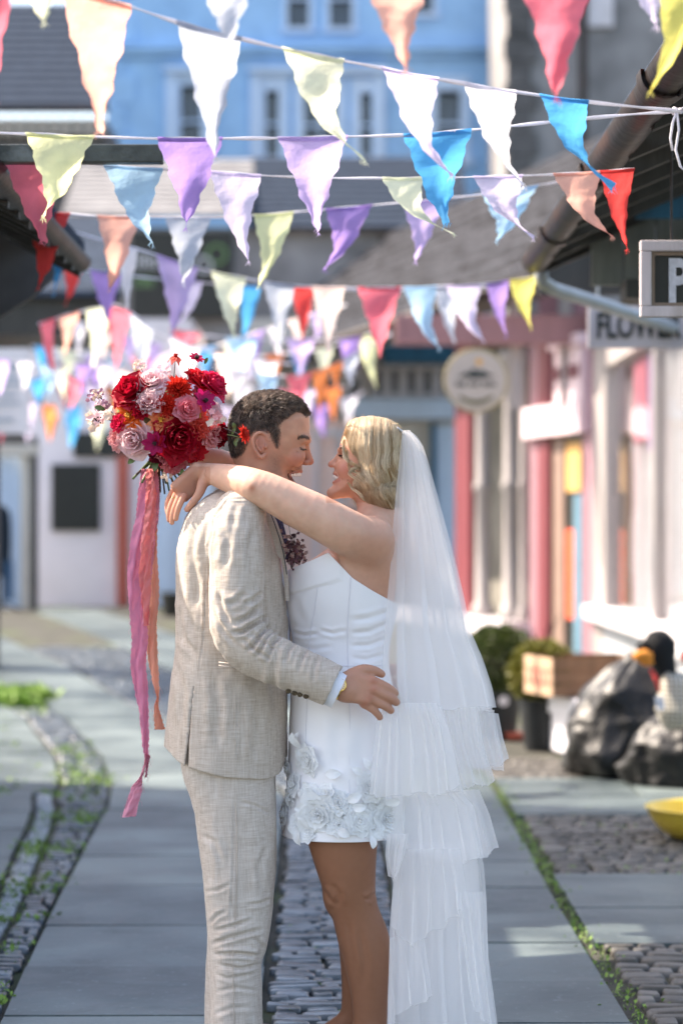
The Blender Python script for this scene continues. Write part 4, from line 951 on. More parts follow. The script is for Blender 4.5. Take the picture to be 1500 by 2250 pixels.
# toy duck: black bonnet/head, orange beak, gingham body, tag, red scarf
Y = 12.9
M_blackfelt = mat('black_felt', srgb('15171a'), .95, .2, 40, .5, 120); M_orange = mat('orange_felt', srgb('d98a35'), .9, .1, 20, .3, 90)
M_redfelt = mat('red_felt', srgb('c2332f'), .9, .1, 20); M_tag = mat('white_card', srgb('e9e9ee'), .7, .02, 4); M_tagink = mat('tag_ink', srgb('8c96a8'), .8)
def gingham(name, c1, c2, c3, sc_):
    m = bpy.data.materials.new(name); m.use_nodes = True; n = m.node_tree.nodes; l = m.node_tree.links; b = n['Principled BSDF']; b.inputs['Roughness'].default_value = .9
    tc = n.new('ShaderNodeTexCoord'); sp = n.new('ShaderNodeSeparateXYZ'); l.new(tc.outputs['Object'], sp.inputs[0]); outs = []
    for ax in (0, 2):
        mu = n.new('ShaderNodeMath'); mu.operation = 'MULTIPLY'; mu.inputs[1].default_value = sc_; l.new(sp.outputs[ax], mu.inputs[0])
        fr = n.new('ShaderNodeMath'); fr.operation = 'FRACT'; l.new(mu.outputs[0], fr.inputs[0])
        gt = n.new('ShaderNodeMath'); gt.operation = 'GREATER_THAN'; gt.inputs[1].default_value = .68; l.new(fr.outputs[0], gt.inputs[0]); outs.append(gt)
    ad = n.new('ShaderNodeMath'); ad.operation = 'ADD'; l.new(outs[0].outputs[0], ad.inputs[0]); l.new(outs[1].outputs[0], ad.inputs[1])
    dv = n.new('ShaderNodeMath'); dv.operation = 'DIVIDE'; dv.inputs[1].default_value = 2; l.new(ad.outputs[0], dv.inputs[0])
    rp = n.new('ShaderNodeValToRGB'); rp.color_ramp.interpolation = 'CONSTANT'; e = rp.color_ramp.elements; e[0].color = c1; e[1].position = .4; e[1].color = c2; e2 = e.new(.9); e2.color = c3
    l.new(dv.outputs[0], rp.inputs[0]); l.new(rp.outputs[0], b.inputs['Base Color']); return m
M_ging = gingham('gingham_cloth', srgb('cdc8bb'), srgb('8f8a7e'), srgb('6d685d'), 42)
hc = P(1448, 1425, Y); bc = P(1490, 1535, Y); kp = Y/F
t = thing('toy_duck', 'fabric toy duck with black bonnet, orange beak and gingham body by the black sacks', 'toy', (bc.x, Y, bc.z-.15))
mb = MB(); rows = blob_mb((hc.x, Y, hc.z), .09, .12, 2.5, 3, 26, 18, (1.0, .9, 1.15)); mb.grid(rows, closed=True)
rows = []
for k in range(10):
    u = k/9; cc_ = Vector((lerp(hc.x, hc.x+.055, u), Y, lerp(hc.z-.02, hc.z-.2, u))); r1 = lerp(.08, .045, u); rows.append([(cc_.x+math.cos(a)*r1, cc_.y+math.sin(a)*r1, cc_.z) for a in np.linspace(0, 6.283, 18, endpoint=False)])
mb.grid(rows, closed=True)
mb.tube([(hc.x-.07, Y-.01, hc.z-.0), (hc.x-.10, Y-.03, hc.z+.012), (hc.x-.075, Y-.06, hc.z+.03)], [.02, .03, .015], n=10)
mb.build('bonnet', M_blackfelt, t, smooth=True)
mb = MB(); b0 = P(1412, 1442, Y-.08); mb.grid(blob_mb((b0.x, b0.y, b0.z), .045, .1, 2, 1, 18, 12, (1.25, .8, .8)), closed=True); mb.grid(blob_mb((b0.x+.02, b0.y, b0.z-.03), .032, .1, 2, 2, 18, 12, (1.2, .8, .7)), closed=True); mb.build('beak', M_orange, t, smooth=True)
rows = []
bw = [(1452, 1475, .02), (1446, 1500, .10), (1440, 1530, .13), (1436, 1560, .15), (1448, 1585, .13), (1455, 1598, .06)]
for u in np.linspace(0, 1, 26):
    x_ = np.interp(u, np.linspace(0, 1, 6), [b[0] for b in bw]); y_ = np.interp(u, np.linspace(0, 1, 6), [b[1] for b in bw]); d_ = np.interp(u, np.linspace(0, 1, 6), [b[2] for b in bw])
    pL = P(x_, y_, Y); hw = interp(u, [0, .2, .6, .9, 1], [.03, .15, .22, .16, .06]); cx_ = pL.x+hw
    rows.append([(cx_+math.cos(a)*hw*(1+.04*math.sin(3*a+u*5)), Y-.03+math.sin(a)*d_, pL.z+.01*math.sin(a*2+u*3)) for a in np.linspace(0, 6.283, 32, endpoint=False)])
mb = MB(); mb.grid(rows, closed=True); mb.add(rows[0], [tuple(range(32))]); mb.add(rows[-1], [tuple(range(32))]); mb.build('body', M_ging, t, smooth=True)
mb = MB(); s0 = P(1428, 1470, Y-.1); s1 = P(1447, 1520, Y-.14); mb.tube([s0, (s0+s1)/2+Vector((.01, -.02, 0)), s1], [.014, .02, .012], n=8, flat=.5); mb.build('scarf', M_redfelt, t, smooth=True)
mb = MB(); t0 = P(1449, 1545, Y-.19); mb.obox(t0, (.022, 0, .004), (0, .001, 0), (-.006, 0, .036)); tg = mb.build('swing_tag', M_tag, t)
mb = MB(); mb.obox(t0+Vector((0, -.0018, .006)), (.012, 0, .002), (0, .0004, 0), (0, 0, .003)); mb.obox(t0+Vector((0, -.0018, -.008)), (.010, 0, .002), (0, .0004, 0), (0, 0, .003)); mb.build('print', M_tagink, tg)
hc = P(1502, 1438, 13.1)
t = thing('toy_hen', 'white fabric toy hen with red comb at the right edge beside the duck', 'toy', (hc.x+.02, 13.15, hc.z-.2))
mb = MB(); mb.grid(blob_mb((hc.x+.01, 13.1, hc.z), .058, .1, 2, 5, 20, 14, (1, .9, 1.1)), closed=True); rows = []
for k in range(12):
    u = k/11; r1 = interp(u, [0, .3, .8, 1], [.04, .07, .13, .11]); rows.append([(hc.x+.05+.1*u+math.cos(a)*r1, 13.15+math.sin(a)*r1*.8, hc.z-.03-.26*u) for a in np.linspace(0, 6.283, 18, endpoint=False)])
mb.grid(rows, closed=True); mb.build('body', M_cloud, t, smooth=True)
mb = MB(); mb.grid(blob_mb((hc.x-.012, 13.03, hc.z-.0), .022, .3, 4, 5, 12, 8, (.7, .8, 1.5)), closed=True); mb.build('comb', M_redfelt, t, smooth=True)

# yellow plastic tub
M_yellow = mat('yellow_plastic', srgb('e8c94a'), .32, .06, 6, .1, 30, spec=.5)
Y = 11.2; c = P(1585, 1836, Y)
t = thing('yellow_tub', 'shallow yellow plastic tub with a grey button on the cobbles at the right edge', 'tub', (c.x, Y, .012))
rows = []; 
for (r_, z) in [(.0, .02), (.2, .015), (.25, .03), (.30, .07), (.335, .12), (.35, .155), (.358, .16), (.352, .163), (.34, .155), (.32, .11), (.28, .06), (.2, .035), (0, .03)]:
    rows.append([(c.x+math.cos(a)*max(r_, .001), Y+math.sin(a)*max(r_, .001), z) for a in np.linspace(0, 6.283, 56, endpoint=False)])
mb = MB(); mb.grid(rows, closed=True); mb.build('bowl', M_yellow, t, smooth=True)
mb = MB(); a = R(243); n_ = Vector((math.cos(a), math.sin(a), -.35)).normalized(); p0 = Vector((c.x+math.cos(a)*.322, Y+math.sin(a)*.322, .095)); mb.tube([p0, p0+n_*.012], .018, n=16); mb.build('button', M_pipe, t)
# ================================================================ BODY MODELLING: distance fields meshed with surface nets
PX = F / 6.5
def X_(px): return (px-750)/PX
def Z_(py): return CAMZ-(py-HOR)/PX
def Q(px, py, dy=0.0):
    v = P(px, py, 6.5+dy); return np.array([v.x, v.y, v.z])
def smin(a, b, k):
    if k <= 0: return np.minimum(a, b)
    h = np.clip(.5+.5*(b-a)/k, 0, 1); return b*(1-h)+a*h-k*h*(1-h)
def smax(a, b, k): return -smin(-a, -b, k)
def s_cap(p, a, b, ra, rb):
    a = np.asarray(a, float); b = np.asarray(b, float); ba = b-a; L = float(ba@ba)+1e-12
    t = np.clip((p-a)@ba/L, 0, 1); return np.linalg.norm(p-a-t[:, None]*ba, axis=1)-(ra+(rb-ra)*t)
def s_chain(p, pts, rs, k=.006, sub=3):
    pts = np.array([np.asarray(q_, float) for q_ in pts]); rs = np.array(rs, float); n = len(pts)
    if n > 2:      # smooth spline through the joints, so that limbs have no knots
        A = np.concatenate([pts, rs[:, None]], 1); out = []
        for i in range(n-1):
            p0, p1, p2, p3 = A[max(i-1, 0)], A[i], A[i+1], A[min(i+2, n-1)]
            for s_ in range(sub): t = s_/sub; out.append(.5*((2*p1)+(-p0+p2)*t+(2*p0-5*p1+4*p2-p3)*t*t+(-p0+3*p1-3*p2+p3)*t**3))
        out.append(A[-1]); A = np.array(out); pts, rs = A[:, :3], A[:, 3]
    d = None
    for i in range(len(pts)-1):
        e = s_cap(p, pts[i], pts[i+1], rs[i], rs[i+1]); d = e if d is None else np.minimum(d, e)
    return d
def s_ell(p, c, r, rot=None):
    q_ = p-np.asarray(c, float)
    if rot is not None: q_ = q_@rot
    r = np.asarray(r, float); k0 = np.linalg.norm(q_/r, axis=1); k1 = np.linalg.norm(q_/(r*r), axis=1)+1e-9
    return k0*(k0-1)/k1
def rotm(ax, ang):
    return np.array(Matrix.Rotation(ang, 3, ax))
def frame(f, up):
    """columns = forward, side, up ; use q@frame to go local"""
    f = np.asarray(f, float); f = f/np.linalg.norm(f); u = np.asarray(up, float); u = u-f*(u@f); u /= np.linalg.norm(u); s_ = np.cross(u, f)
    return np.stack([f, s_, u], axis=1)
def s_box(p, c, fr, h, r):
    q_ = np.abs((p-np.asarray(c))@fr)-(np.asarray(h)-r); return np.linalg.norm(np.maximum(q_, 0), axis=1)+np.minimum(q_.max(axis=1), 0)-r
def s_poly(x, z, poly):
    """signed 2D distance to polygon (px polygon already in metres)"""
    n = len(poly); d = np.full(x.shape, 1e9); s_ = np.ones(x.shape)
    for i in range(n):
        ax, az = poly[i]; bx_, bz_ = poly[(i-1) % n]
        ex, ez = bx_-ax, bz_-az; wx, wz = x-ax, z-az
        t = np.clip((wx*ex+wz*ez)/(ex*ex+ez*ez+1e-12), 0, 1); dx, dz = wx-ex*t, wz-ez*t
        d = np.minimum(d, dx*dx+dz*dz)
        c1 = z >= az; c2 = z < bz_; c3 = ex*wz > ez*wx
        fl = (c1 & c2 & c3) | (~c1 & ~c2 & ~c3); s_ = np.where(fl, -s_, s_)
    return s_*np.sqrt(d)
def pxpoly(pts, sub=3):
    """closed smooth polygon (Catmull-Rom) from photo points"""
    n = len(pts); out = []
    for i in range(n):
        p0, p1, p2, p3 = [np.array(pts[(i+j-1) % n], float) for j in range(4)]
        for s_ in range(sub):
            t = s_/sub; out.append(.5*((2*p1)+(-p0+p2)*t+(2*p0-5*p1+4*p2-p3)*t*t+(-p0+3*p1-3*p2+p3)*t**3))
    return [(X_(a), Z_(b)) for a, b in out]
class Rows:
    """body cross-sections: list of (py, left px, right px, half depth, centre dy)"""
    def __init__(s, rows, n=2.3, sm=5):
        rows = sorted(rows, key=lambda r: -r[0]); z = np.array([Z_(r[0]) for r in rows]); s.n = n
        zz = np.linspace(z[0], z[-1], 300); f = lambda v: np.interp(zz, z, v)
        l, r_, b, c = [f(np.array([r[i] if len(r) > i else 0. for r in rows], float)) for i in range(1, 5)]
        k = np.hanning(2*sm*4+1); k /= k.sum()
        def smo(v): return np.convolve(np.pad(v, sm*4, mode='reflect', reflect_type='odd'), k, 'valid')
        l, r_, b, c = map(smo, (l, r_, b, c)); s.z = zz; s.cx = (X_(l)+X_(r_))/2; s.a = (X_(r_)-X_(l))/2; s.b = b; s.cy = 6.5+c
        s.z0, s.z1 = zz[0], zz[-1]
    def at(s, z): return [np.interp(z, s.z, v) for v in (s.cx, s.a, s.b, s.cy)]
    def f(s, p, grow=0.0, cap=True):
        cx, a, b, cy = s.at(p[:, 2]); a = a+grow; b = b+grow
        k = (np.abs((p[:, 0]-cx)/a)**s.n+np.abs((p[:, 1]-cy)/b)**s.n)**(1/s.n)
        d = (k-1)*np.minimum(a, b)
        if cap: d = smax(d, p[:, 2]-s.z1-grow, .01); d = smax(d, s.z0-grow-p[:, 2], .01)
        return d

def mesh_sdf(f, lo, hi, h, margin=1.6, B=8):
    lo = np.array(lo, float); hi = np.array(hi, float); nb = np.ceil((hi-lo)/(h*B)).astype(int)
    I, J, K = np.meshgrid(*[np.arange(n) for n in nb], indexing='ij'); idx = np.stack([I.ravel(), J.ravel(), K.ravel()], 1)
    ctr = lo+(idx+.5)*h*B
    d = np.concatenate([f(c) for c in np.array_split(ctr, max(1, len(ctr)//200000+1))])
    idx = idx[np.abs(d) < h*B*.87*margin+.012]
    g = np.arange(B+1); G = np.stack(np.meshgrid(g, g, g, indexing='ij'), -1)
    vals = np.empty((len(idx), B+1, B+1, B+1), np.float32)
    for s_ in range(0, len(idx), 400):
        pts = lo+((idx[s_:s_+400]*B)[:, None, None, None, :]+G[None])*h
        vals[s_:s_+400] = f(pts.reshape(-1, 3)).reshape(pts.shape[:-1])
    sg = vals < 0
    cor = [(i, j, k) for i in (0, 1) for j in (0, 1) for k in (0, 1)]
    sub = lambda A, c: A[:, c[0]:c[0]+B, c[1]:c[1]+B, c[2]:c[2]+B]
    cnt = sum(sub(sg, c).astype(np.int8) for c in cor); act = (cnt > 0) & (cnt < 8)
    bi, ci, cj, ck = np.nonzero(act); cell = idx[bi]*B+np.stack([ci, cj, ck], 1)
    N = nb*B+2; key = (cell[:, 0]*N[1]+cell[:, 1])*N[2]+cell[:, 2]; order = np.argsort(key); key = key[order]; cell = cell[order]; bi, ci, cj, ck = [a[order] for a in (bi, ci, cj, ck)]
    acc = np.zeros((len(key), 3)); n_ = np.zeros(len(key))
    cv = {c: vals[bi, ci+c[0], cj+c[1], ck+c[2]] for c in cor}
    for a in cor:
        for ax in range(3):
            if a[ax]: continue
            b = list(a); b[ax] = 1; b = tuple(b); va, vb = cv[a], cv[b]; m = (va < 0) != (vb < 0)
            t = np.where(m, va/np.where(m, va-vb, 1), 0); q_ = np.tile(np.array(a, float), (len(key), 1)); q_[:, ax] += t
            acc[m] += q_[m]; n_[m] += 1
    v = lo+(cell+acc/n_[:, None])*h
    faces = []
    for ax in range(3):
        o = [0, 0, 0]; o[ax] = 1
        s0 = sg[:, :B, :B, :B]; s1 = sg[:, o[0]:B+o[0], o[1]:B+o[1], o[2]:B+o[2]]; e = s0 != s1
        b_, x_, y_, z_ = np.nonzero(e); c = idx[b_]*B+np.stack([x_, y_, z_], 1); fl = s0[b_, x_, y_, z_]
        u, w_ = [(1, 2), (2, 0), (0, 1)][ax]; du = np.zeros(3, int); dw = np.zeros(3, int); du[u] = 1; dw[w_] = 1
        qs = []; ok = np.ones(len(c), bool)
        for off in (0*du, -du, -du-dw, -dw):
            cc = c+off; kk = (cc[:, 0]*N[1]+cc[:, 1])*N[2]+cc[:, 2]; ii = np.clip(np.searchsorted(key, kk), 0, len(key)-1); ok &= key[ii] == kk; qs.append(ii)
        qd = np.stack(qs, 1); qd[~fl] = qd[~fl][:, ::-1]; faces.append(qd[ok])
    faces = np.concatenate(faces)
    # newton projection to the surface
    for _ in range(2):
        e = h*.5; d0 = f(v); gr = np.stack([f(v+np.eye(3)[i]*e)-f(v-np.eye(3)[i]*e) for i in range(3)], 1)/(2*e)
        g2 = (gr**2).sum(1)+1e-6; st = np.clip(d0/g2, -h*.7, h*.7); v = v-gr*st[:, None]
    nrm = gr/np.sqrt(g2)[:, None]
    return v, faces, nrm
def np_mesh(name, v, faces, mats, parent=None, cols=None, smooth=True, label=None, attrs=None):
    off = np.array(parent_loc(parent)) if parent else np.zeros(3)
    me = bpy.data.meshes.new(name); vv = (np.asarray(v)-off).astype(np.float32); faces = np.asarray(faces)
    k = faces.shape[1]
    me.vertices.add(len(vv)); me.vertices.foreach_set('co', vv.ravel())
    me.loops.add(faces.size); me.loops.foreach_set('vertex_index', faces.ravel().astype(np.int32))
    me.polygons.add(len(faces)); me.polygons.foreach_set('loop_start', np.arange(0, faces.size, k, dtype=np.int32)); me.polygons.foreach_set('loop_total', np.full(len(faces), k, np.int32))
    me.update(calc_edges=True)
    if cols is not None:
        a = me.color_attributes.new('col', 'FLOAT_COLOR', 'POINT'); c4 = np.ones((len(vv), 4), np.float32); c4[:, :3] = cols; a.data.foreach_set('color', c4.ravel())
    for nm, av in (attrs or {}).items():
        a = me.attributes.new(nm, 'FLOAT', 'POINT'); a.data.foreach_set('value', np.asarray(av, np.float32))
    if not isinstance(mats, (list, tuple)): mats = [mats]
    for m_ in mats: me.materials.append(m_)
    if smooth: me.polygons.foreach_set('use_smooth', np.ones(len(faces), bool))
    me.validate(); me.update()
    o = bpy.data.objects.new(name, me); C.objects.link(o)
    if parent: o.parent = parent
    if label: o['label'] = label
    return o
# vectorised value noise
_rs = np.random.RandomState(3); _tab = _rs.rand(256).astype(np.float64); _perm = _rs.permutation(256)
def vnoise(p, s=1.0, seed=0):
    q_ = p*s+seed*17.31; i = np.floor(q_).astype(np.int64); f = q_-i; f = f*f*(3-2*f)
    def hsh(a, b, c): return _tab[_perm[(_perm[(_perm[a & 255]+b) & 255]+c) & 255]]
    r_ = 0
    for dx in (0, 1):
        for dy in (0, 1):
            for dz in (0, 1):
                w_ = (f[:, 0] if dx else 1-f[:, 0])*(f[:, 1] if dy else 1-f[:, 1])*(f[:, 2] if dz else 1-f[:, 2])
                r_ = r_+w_*hsh(i[:, 0]+dx, i[:, 1]+dy, i[:, 2]+dz)
    return r_*2-1
def fbm(p, s, n=3, seed=0): return sum(vnoise(p, s*2**k, seed+k)/2**k for k in range(n))
def to_px(v):
    """photo pixel of world points (for placing creases)"""
    return 750+F*v[:, 0]/v[:, 1], HOR-(v[:, 2]-CAMZ)*F/v[:, 1]
def seg_dist(px, py, pts):
    d = np.full(px.shape, 1e9)
    for (ax, ay), (bx_, by_) in zip(pts[:-1], pts[1:]):
        ex, ey = bx_-ax, by_-ay; t = np.clip(((px-ax)*ex+(py-ay)*ey)/(ex*ex+ey*ey+1e-9), 0, 1)
        d = np.minimum(d, np.hypot(px-ax-ex*t, py-ay-ey*t))
    return d
def taper(px, py, pts):
    """0 at the ends of the polyline, 1 in the middle"""
    (ax, ay), (bx_, by_) = pts[0], pts[-1]; ex, ey = bx_-ax, by_-ay; t = np.clip(((px-ax)*ex+(py-ay)*ey)/(ex*ex+ey*ey+1e-9), 0, 1)
    return np.clip(np.sin(math.pi*t)*1.6, 0, 1)
def creases(v, nrm, lst, side=-1, soft=True):
    """press folds into a mesh: lst = [(points, depth m, width px)]; ridge rises beside each fold"""
    px, py = to_px(v); m = np.clip(-nrm[:, 1]*2.0+.35, 0, 1) if side < 0 else 1
    disp = np.zeros(len(v))
    for pts, A, w_ in lst:
        d = seg_dist(px, py, pts); disp += A*taper(px, py, pts)*(-np.exp(-(d/w_)**2)+.75*np.exp(-((d-w_*1.9)/(w_*1.1))**2))
    return v+nrm*(disp*m)[:, None]
def vcol_mat(name, rough=.5, sss=.0, spec=.4, bump=.0, bscale=300, var=.05, sheen=0):
    m = bpy.data.materials.new(name); m.use_nodes = True; n = m.node_tree.nodes; l = m.node_tree.links; b = n['Principled BSDF']
    at = n.new('ShaderNodeAttribute'); at.attribute_name = 'col'
    tc = n.new('ShaderNodeTexCoord'); nz = n.new('ShaderNodeTexNoise'); nz.inputs['Scale'].default_value = 60; nz.inputs['Detail'].default_value = 6
    l.new(tc.outputs['Object'], nz.inputs['Vector'])
    mr = n.new('ShaderNodeMapRange'); mr.inputs[3].default_value = 1-var*2; mr.inputs[4].default_value = 1+var*2; l.new(nz.outputs[0], mr.inputs[0])
    mx = n.new('ShaderNodeVectorMath'); mx.operation = 'SCALE'; l.new(at.outputs['Color'], mx.inputs[0]); l.new(mr.outputs[0], mx.inputs['Scale'])
    l.new(mx.outputs[0], b.inputs['Base Color']); b.inputs['Roughness'].default_value = rough; b.inputs['Specular IOR Level'].default_value = spec
    if sss: b.inputs['Subsurface Weight'].default_value = sss; b.inputs['Subsurface Radius'].default_value = (.012, .005, .003); b.inputs['Subsurface Scale'].default_value = 1.0
    if bump:
        n3 = n.new('ShaderNodeTexNoise'); n3.inputs['Scale'].default_value = bscale; n3.inputs['Detail'].default_value = 3; l.new(tc.outputs['Object'], n3.inputs['Vector'])
        bp = n.new('ShaderNodeBump'); bp.inputs['Strength'].default_value = bump; bp.inputs['Distance'].default_value = .002; l.new(n3.outputs[0], bp.inputs['Height']); l.new(bp.outputs[0], b.inputs['Normal'])
    return m
M_skin = vcol_mat('skin', .48, .12, .35, .12, 420, .04)
def mixc(base, col, w_):
    w_ = np.clip(w_, 0, 1)[:, None]; return base*(1-w_)+np.array(col[:3])*w_

from mathutils.bvhtree import BVHTree
def make_bvh(v, f): return BVHTree.FromPolygons([tuple(q_) for q_ in v], [tuple(q_) for q_ in f])
def on_side(bvh, px_, py_, side=-1):
    """point on the body seen from the side at photo pixel of the middle plane"""
    o = Vector((X_(px_), 6.5+side*.5, Z_(py_))); h = bvh.ray_cast(o, Vector((0, -side, 0)), .6)
    return (h[0], h[1]) if h[0] is not None else (Vector((X_(px_), 6.5+side*.03, Z_(py_))), Vector((0, side, 0)))
def near_bvh(v, f, zmin):
    m = v[:, 2] > zmin; keep = m[f].all(1); idx = np.cumsum(m)-1; return make_bvh(v[m], idx[f[keep]])
# ================================================================ GROOM
gx = X_(520)
groom = thing('person', 'laughing dark-haired man in pale linen suit with a hand on the woman\'s hip', 'person', (gx, 6.5, 0))
ghead = pxpoly([(676, 908), (680, 925), (680, 945), (681, 962), (677, 975), (673, 990), (669, 1005), (664, 1020), (664, 1030), (661, 1037), (648, 1038), (637, 1041), (639, 1050), (645, 1058), (647, 1066), (643, 1074), (645, 1086), (640, 1098), (626, 1104), (605, 1098), (585, 1090), (560, 1080), (535, 1060), (520, 1035), (509, 1000), (503, 960), (506, 925), (522, 893), (555, 870), (600, 865), (645, 878)], 2)
def head_f(p, poly, Wz, Wv, Rr=.085, cy=6.5, n=2.2):
    d = s_poly(p[:, 0], p[:, 2], poly); W = np.interp(p[:, 2], Wz, Wv); y = p[:, 1]-cy
    q_ = np.clip(1+d/Rr, 0, 3); k = (q_**n+np.abs(y/W)**n)**(1/n); return (k-1)*np.minimum(Rr, W)*.9
gW = ([Z_(1104), Z_(1080), Z_(1045), Z_(1010), Z_(980), Z_(950), Z_(900), Z_(865)], [.050, .056, .060, .067, .073, .076, .078, .07])
ear_g = [(590, 969), (586, 959), (575, 953), (564, 958), (558, 970), (560, 984), (567, 997), (576, 1007), (583, 1001)]
def mirror_pts(fn):
    return [fn(-1), fn(1)]
def groom_head(p):
    d = head_f(p, ghead, *gW)
    for s_ in (-1, 1):
        S = lambda px, py, y: (X_(px), 6.5+s_*y, Z_(py))
        d = smax(d, -s_ell(p, S(675, 985, .033), (.012, .016, .011)), .012)        # socket
        d = smin(d, s_ell(p, S(661, 985, .031), (.0125, .013, .0115)), .003)         # closed lid over the eyeball
        d = smax(d, -s_cap(p, S(667, 990, .046), S(674, 987, .026), .0012, .0014), .002)  # lid line
        d = smin(d, s_cap(p, S(668, 967, .042), S(676, 967, .018), .0062, .0062), .016)    # brow ridge
        d = smin(d, s_ell(p, S(654, 1007, .040), (.017, .015, .014)), .024)           # cheek
        d = smax(d, -s_cap(p, S(668, 1016, .020), S(641, 1034, .042), .0026, .0024), .007)   # smile fold
        d = smax(d, -s_cap(p, S(652, 994, .056), S(660, 998, .046), .001, .001), .004)
        d = smax(d, -s_cap(p, S(646, 986, .062), S(655, 987, .056), .0008, .001), .004)
        d = smin(d, s_ell(p, S(672, 1017, .0125), (.0085, .0065, .0065)), .006)       # nose wing
        d = smax(d, -s_ell(p, S(677, 1023, .0065), (.0042, .003, .003)), .002)
        # ear
        pts = [(X_(a), 6.5+s_*(.071+.016*min(1, max(0, (592-a)/30))), Z_(b)) for a, b in ear_g]
        e = s_chain(p, pts, [.0038, .0042, .0045, .0045, .0042, .0042, .0045, .0062, .005], .003)
        e = smin(e, s_ell(p, (X_(574), 6.5+s_*.0735, Z_(979)), (.0135, .006, .024)), .005)
        e = smax(e, -s_ell(p, (X_(577), 6.5+s_*.086, Z_(980)), (.0075, .0085, .0125), rotm('Y', .25)), .004)
        e = smin(e, s_chain(p, [(X_(568), 6.5+s_*.086, Z_(967)), (X_(567), 6.5+s_*.086, Z_(980)), (X_(574), 6.5+s_*.083, Z_(993))], [.0022, .0026, .003], .003), .003)
        e = smin(e, s_ell(p, (X_(586), 6.5+s_*.078, Z_(984)), (.004, .0045, .006)), .004)
        d = smin(d, e, .005)
    d = smin(d, s_chain(p, [(X_(673), 6.5, Z_(978)), (X_(677), 6.5, Z_(996)), (X_(680.5), 6.5, Z_(1012))], [.0062, .0075, .0098], .006), .010)  # nose
    d = smin(d, s_ell(p, (X_(680), 6.5, Z_(1015)), (.0105, .0105, .0085)), .005)
    # forehead lines
    for k in range(3): d = smax(d, -s_chain(p, [(X_(677), 6.5-.035, Z_(938+k*7)), (X_(682.5), 6.5, Z_(936+k*7)), (X_(677), 6.5+.035, Z_(938+k*7))], [.0008, .001, .0008], 0), .0035)
    # mouth: cavity and lips
    d = smax(d, -s_ell(p, (X_(655), 6.5, Z_(1049)), (.028, .024, .0095), rotm('Y', -.25)), .004)
    for s_ in (-1, 1):
        d = smin(d, s_chain(p, [(X_(661.5), 6.5, Z_(1036)), (X_(657), 6.5+s_*.014, Z_(1036.5)), (X_(639), 6.5+s_*.0285, Z_(1041))], [.0030, .0028, .002], .003), .004)
        d = smin(d, s_chain(p, [(X_(644.5), 6.5, Z_(1061)), (X_(643), 6.5+s_*.014, Z_(1058)), (X_(637), 6.5+s_*.028, Z_(1044))], [.0045, .0042, .0025], .003), .004)
    return d
def hand(p, wrist, mid, fwd, up, fingers, thumb, hw=.040, th=.0145, sc_=1.0, k=.008):
    """palm box from wrist to knuckles + five chains; fingers = list of point lists"""
    c = (np.array(wrist)+np.array(mid))/2; fr = frame(np.array(mid)-np.array(wrist), up); L = np.linalg.norm(np.array(mid)-np.array(wrist))/2+.008
    d = s_box(p, c, fr, (L, hw, th), .0125)
    for pts, r0 in fingers: n_ = len(pts); d = smin(d, s_chain(p, pts, [r0*(1-.26*i/(n_-1)) for i in range(n_)], .003), k)
    pts, r0 = thumb; d = smin(d, s_chain(p, pts, [r0*1.25, r0*1.02, r0*.82][:len(pts)] if len(pts) == 3 else [r0*1.5, r0*1.2, r0, r0*.8], .005), k*1.4)
    return d
# right hand on the hip
D1 = -.245
gw = Q(752, 1508, D1)
gh_pts = dict(
    idx=[Q(820, 1497, D1+.002), Q(846, 1509, D1+.006), Q(860, 1517, D1+.014), Q(867, 1523, D1+.024)],
    mid=[Q(820, 1515, D1-.002), Q(847, 1528, D1+.002), Q(862, 1536, D1+.010), Q(870, 1543, D1+.020)],
    rin=[Q(812, 1533, D1), Q(836, 1546, D1+.004), Q(850, 1554, D1+.010), Q(858, 1561, D1+.018)],
    lit=[Q(800, 1547, D1+.004), Q(818, 1558, D1+.006), Q(828, 1568, D1+.012), Q(834, 1576, D1+.018)])
g_thumb = [Q(775, 1483, D1+.012), Q(798, 1472, D1+.012), Q(822, 1474, D1+.02), Q(838, 1481, D1+.028)]
gfing = [(gh_pts['idx'], .0136), (gh_pts['mid'], .0138), (gh_pts['rin'], .0130), (gh_pts['lit'], .0114)]
g_far = [Q(530, 1150, .2), Q(600, 1370, .25), Q(760, 1480, .24)]
def groom_arm(p):
    d = s_chain(p, [Q(525, 1140, -.17), Q(512, 1380, -.215), Q(740, 1506, D1), gw], [.05, .042, .029, .030], .01)
    d = smin(d, hand(p, gw, Q(812, 1518, D1), None, (0, -1, 0.1), gfing, (g_thumb, .0125), .038, .0165), .015)
    for nm in ('idx', 'mid', 'rin', 'lit'): d = smin(d, s_ell(p, gh_pts[nm][0]+np.array([0, -.006, 0]), (.010, .006, .009)), .006)   # knuckles
    for nm in ('idx', 'mid', 'rin'): d = smin(d, s_cap(p, gh_pts[nm][0]+np.array([0, -.008, 0]), lerp(gw, gh_pts[nm][0], .3)+np.array([0, -.010, 0]), .0022, .0022), .006)  # tendons
    return d
gtors = Rows([(1085, 505, 575, .06), (1110, 450, 585, .15), (1140, 425, 596, .195), (1200, 410, 605, .19), (1300, 405, 612, .16), (1420, 405, 612, .15), (1500, 400, 612, .16), (1600, 402, 612, .17), (1680, 410, 600, .165)], 2.3)
def gleg(p, s_):
    return s_chain(p, [(X_(505), 6.5+s_*.09, Z_(1660)), (X_(525 + 0*s_), 6.5+s_*.095, Z_(1990)), (X_(513+3*s_), 6.5+s_*.10, Z_(2290))], [.088, .058, .042], .02)
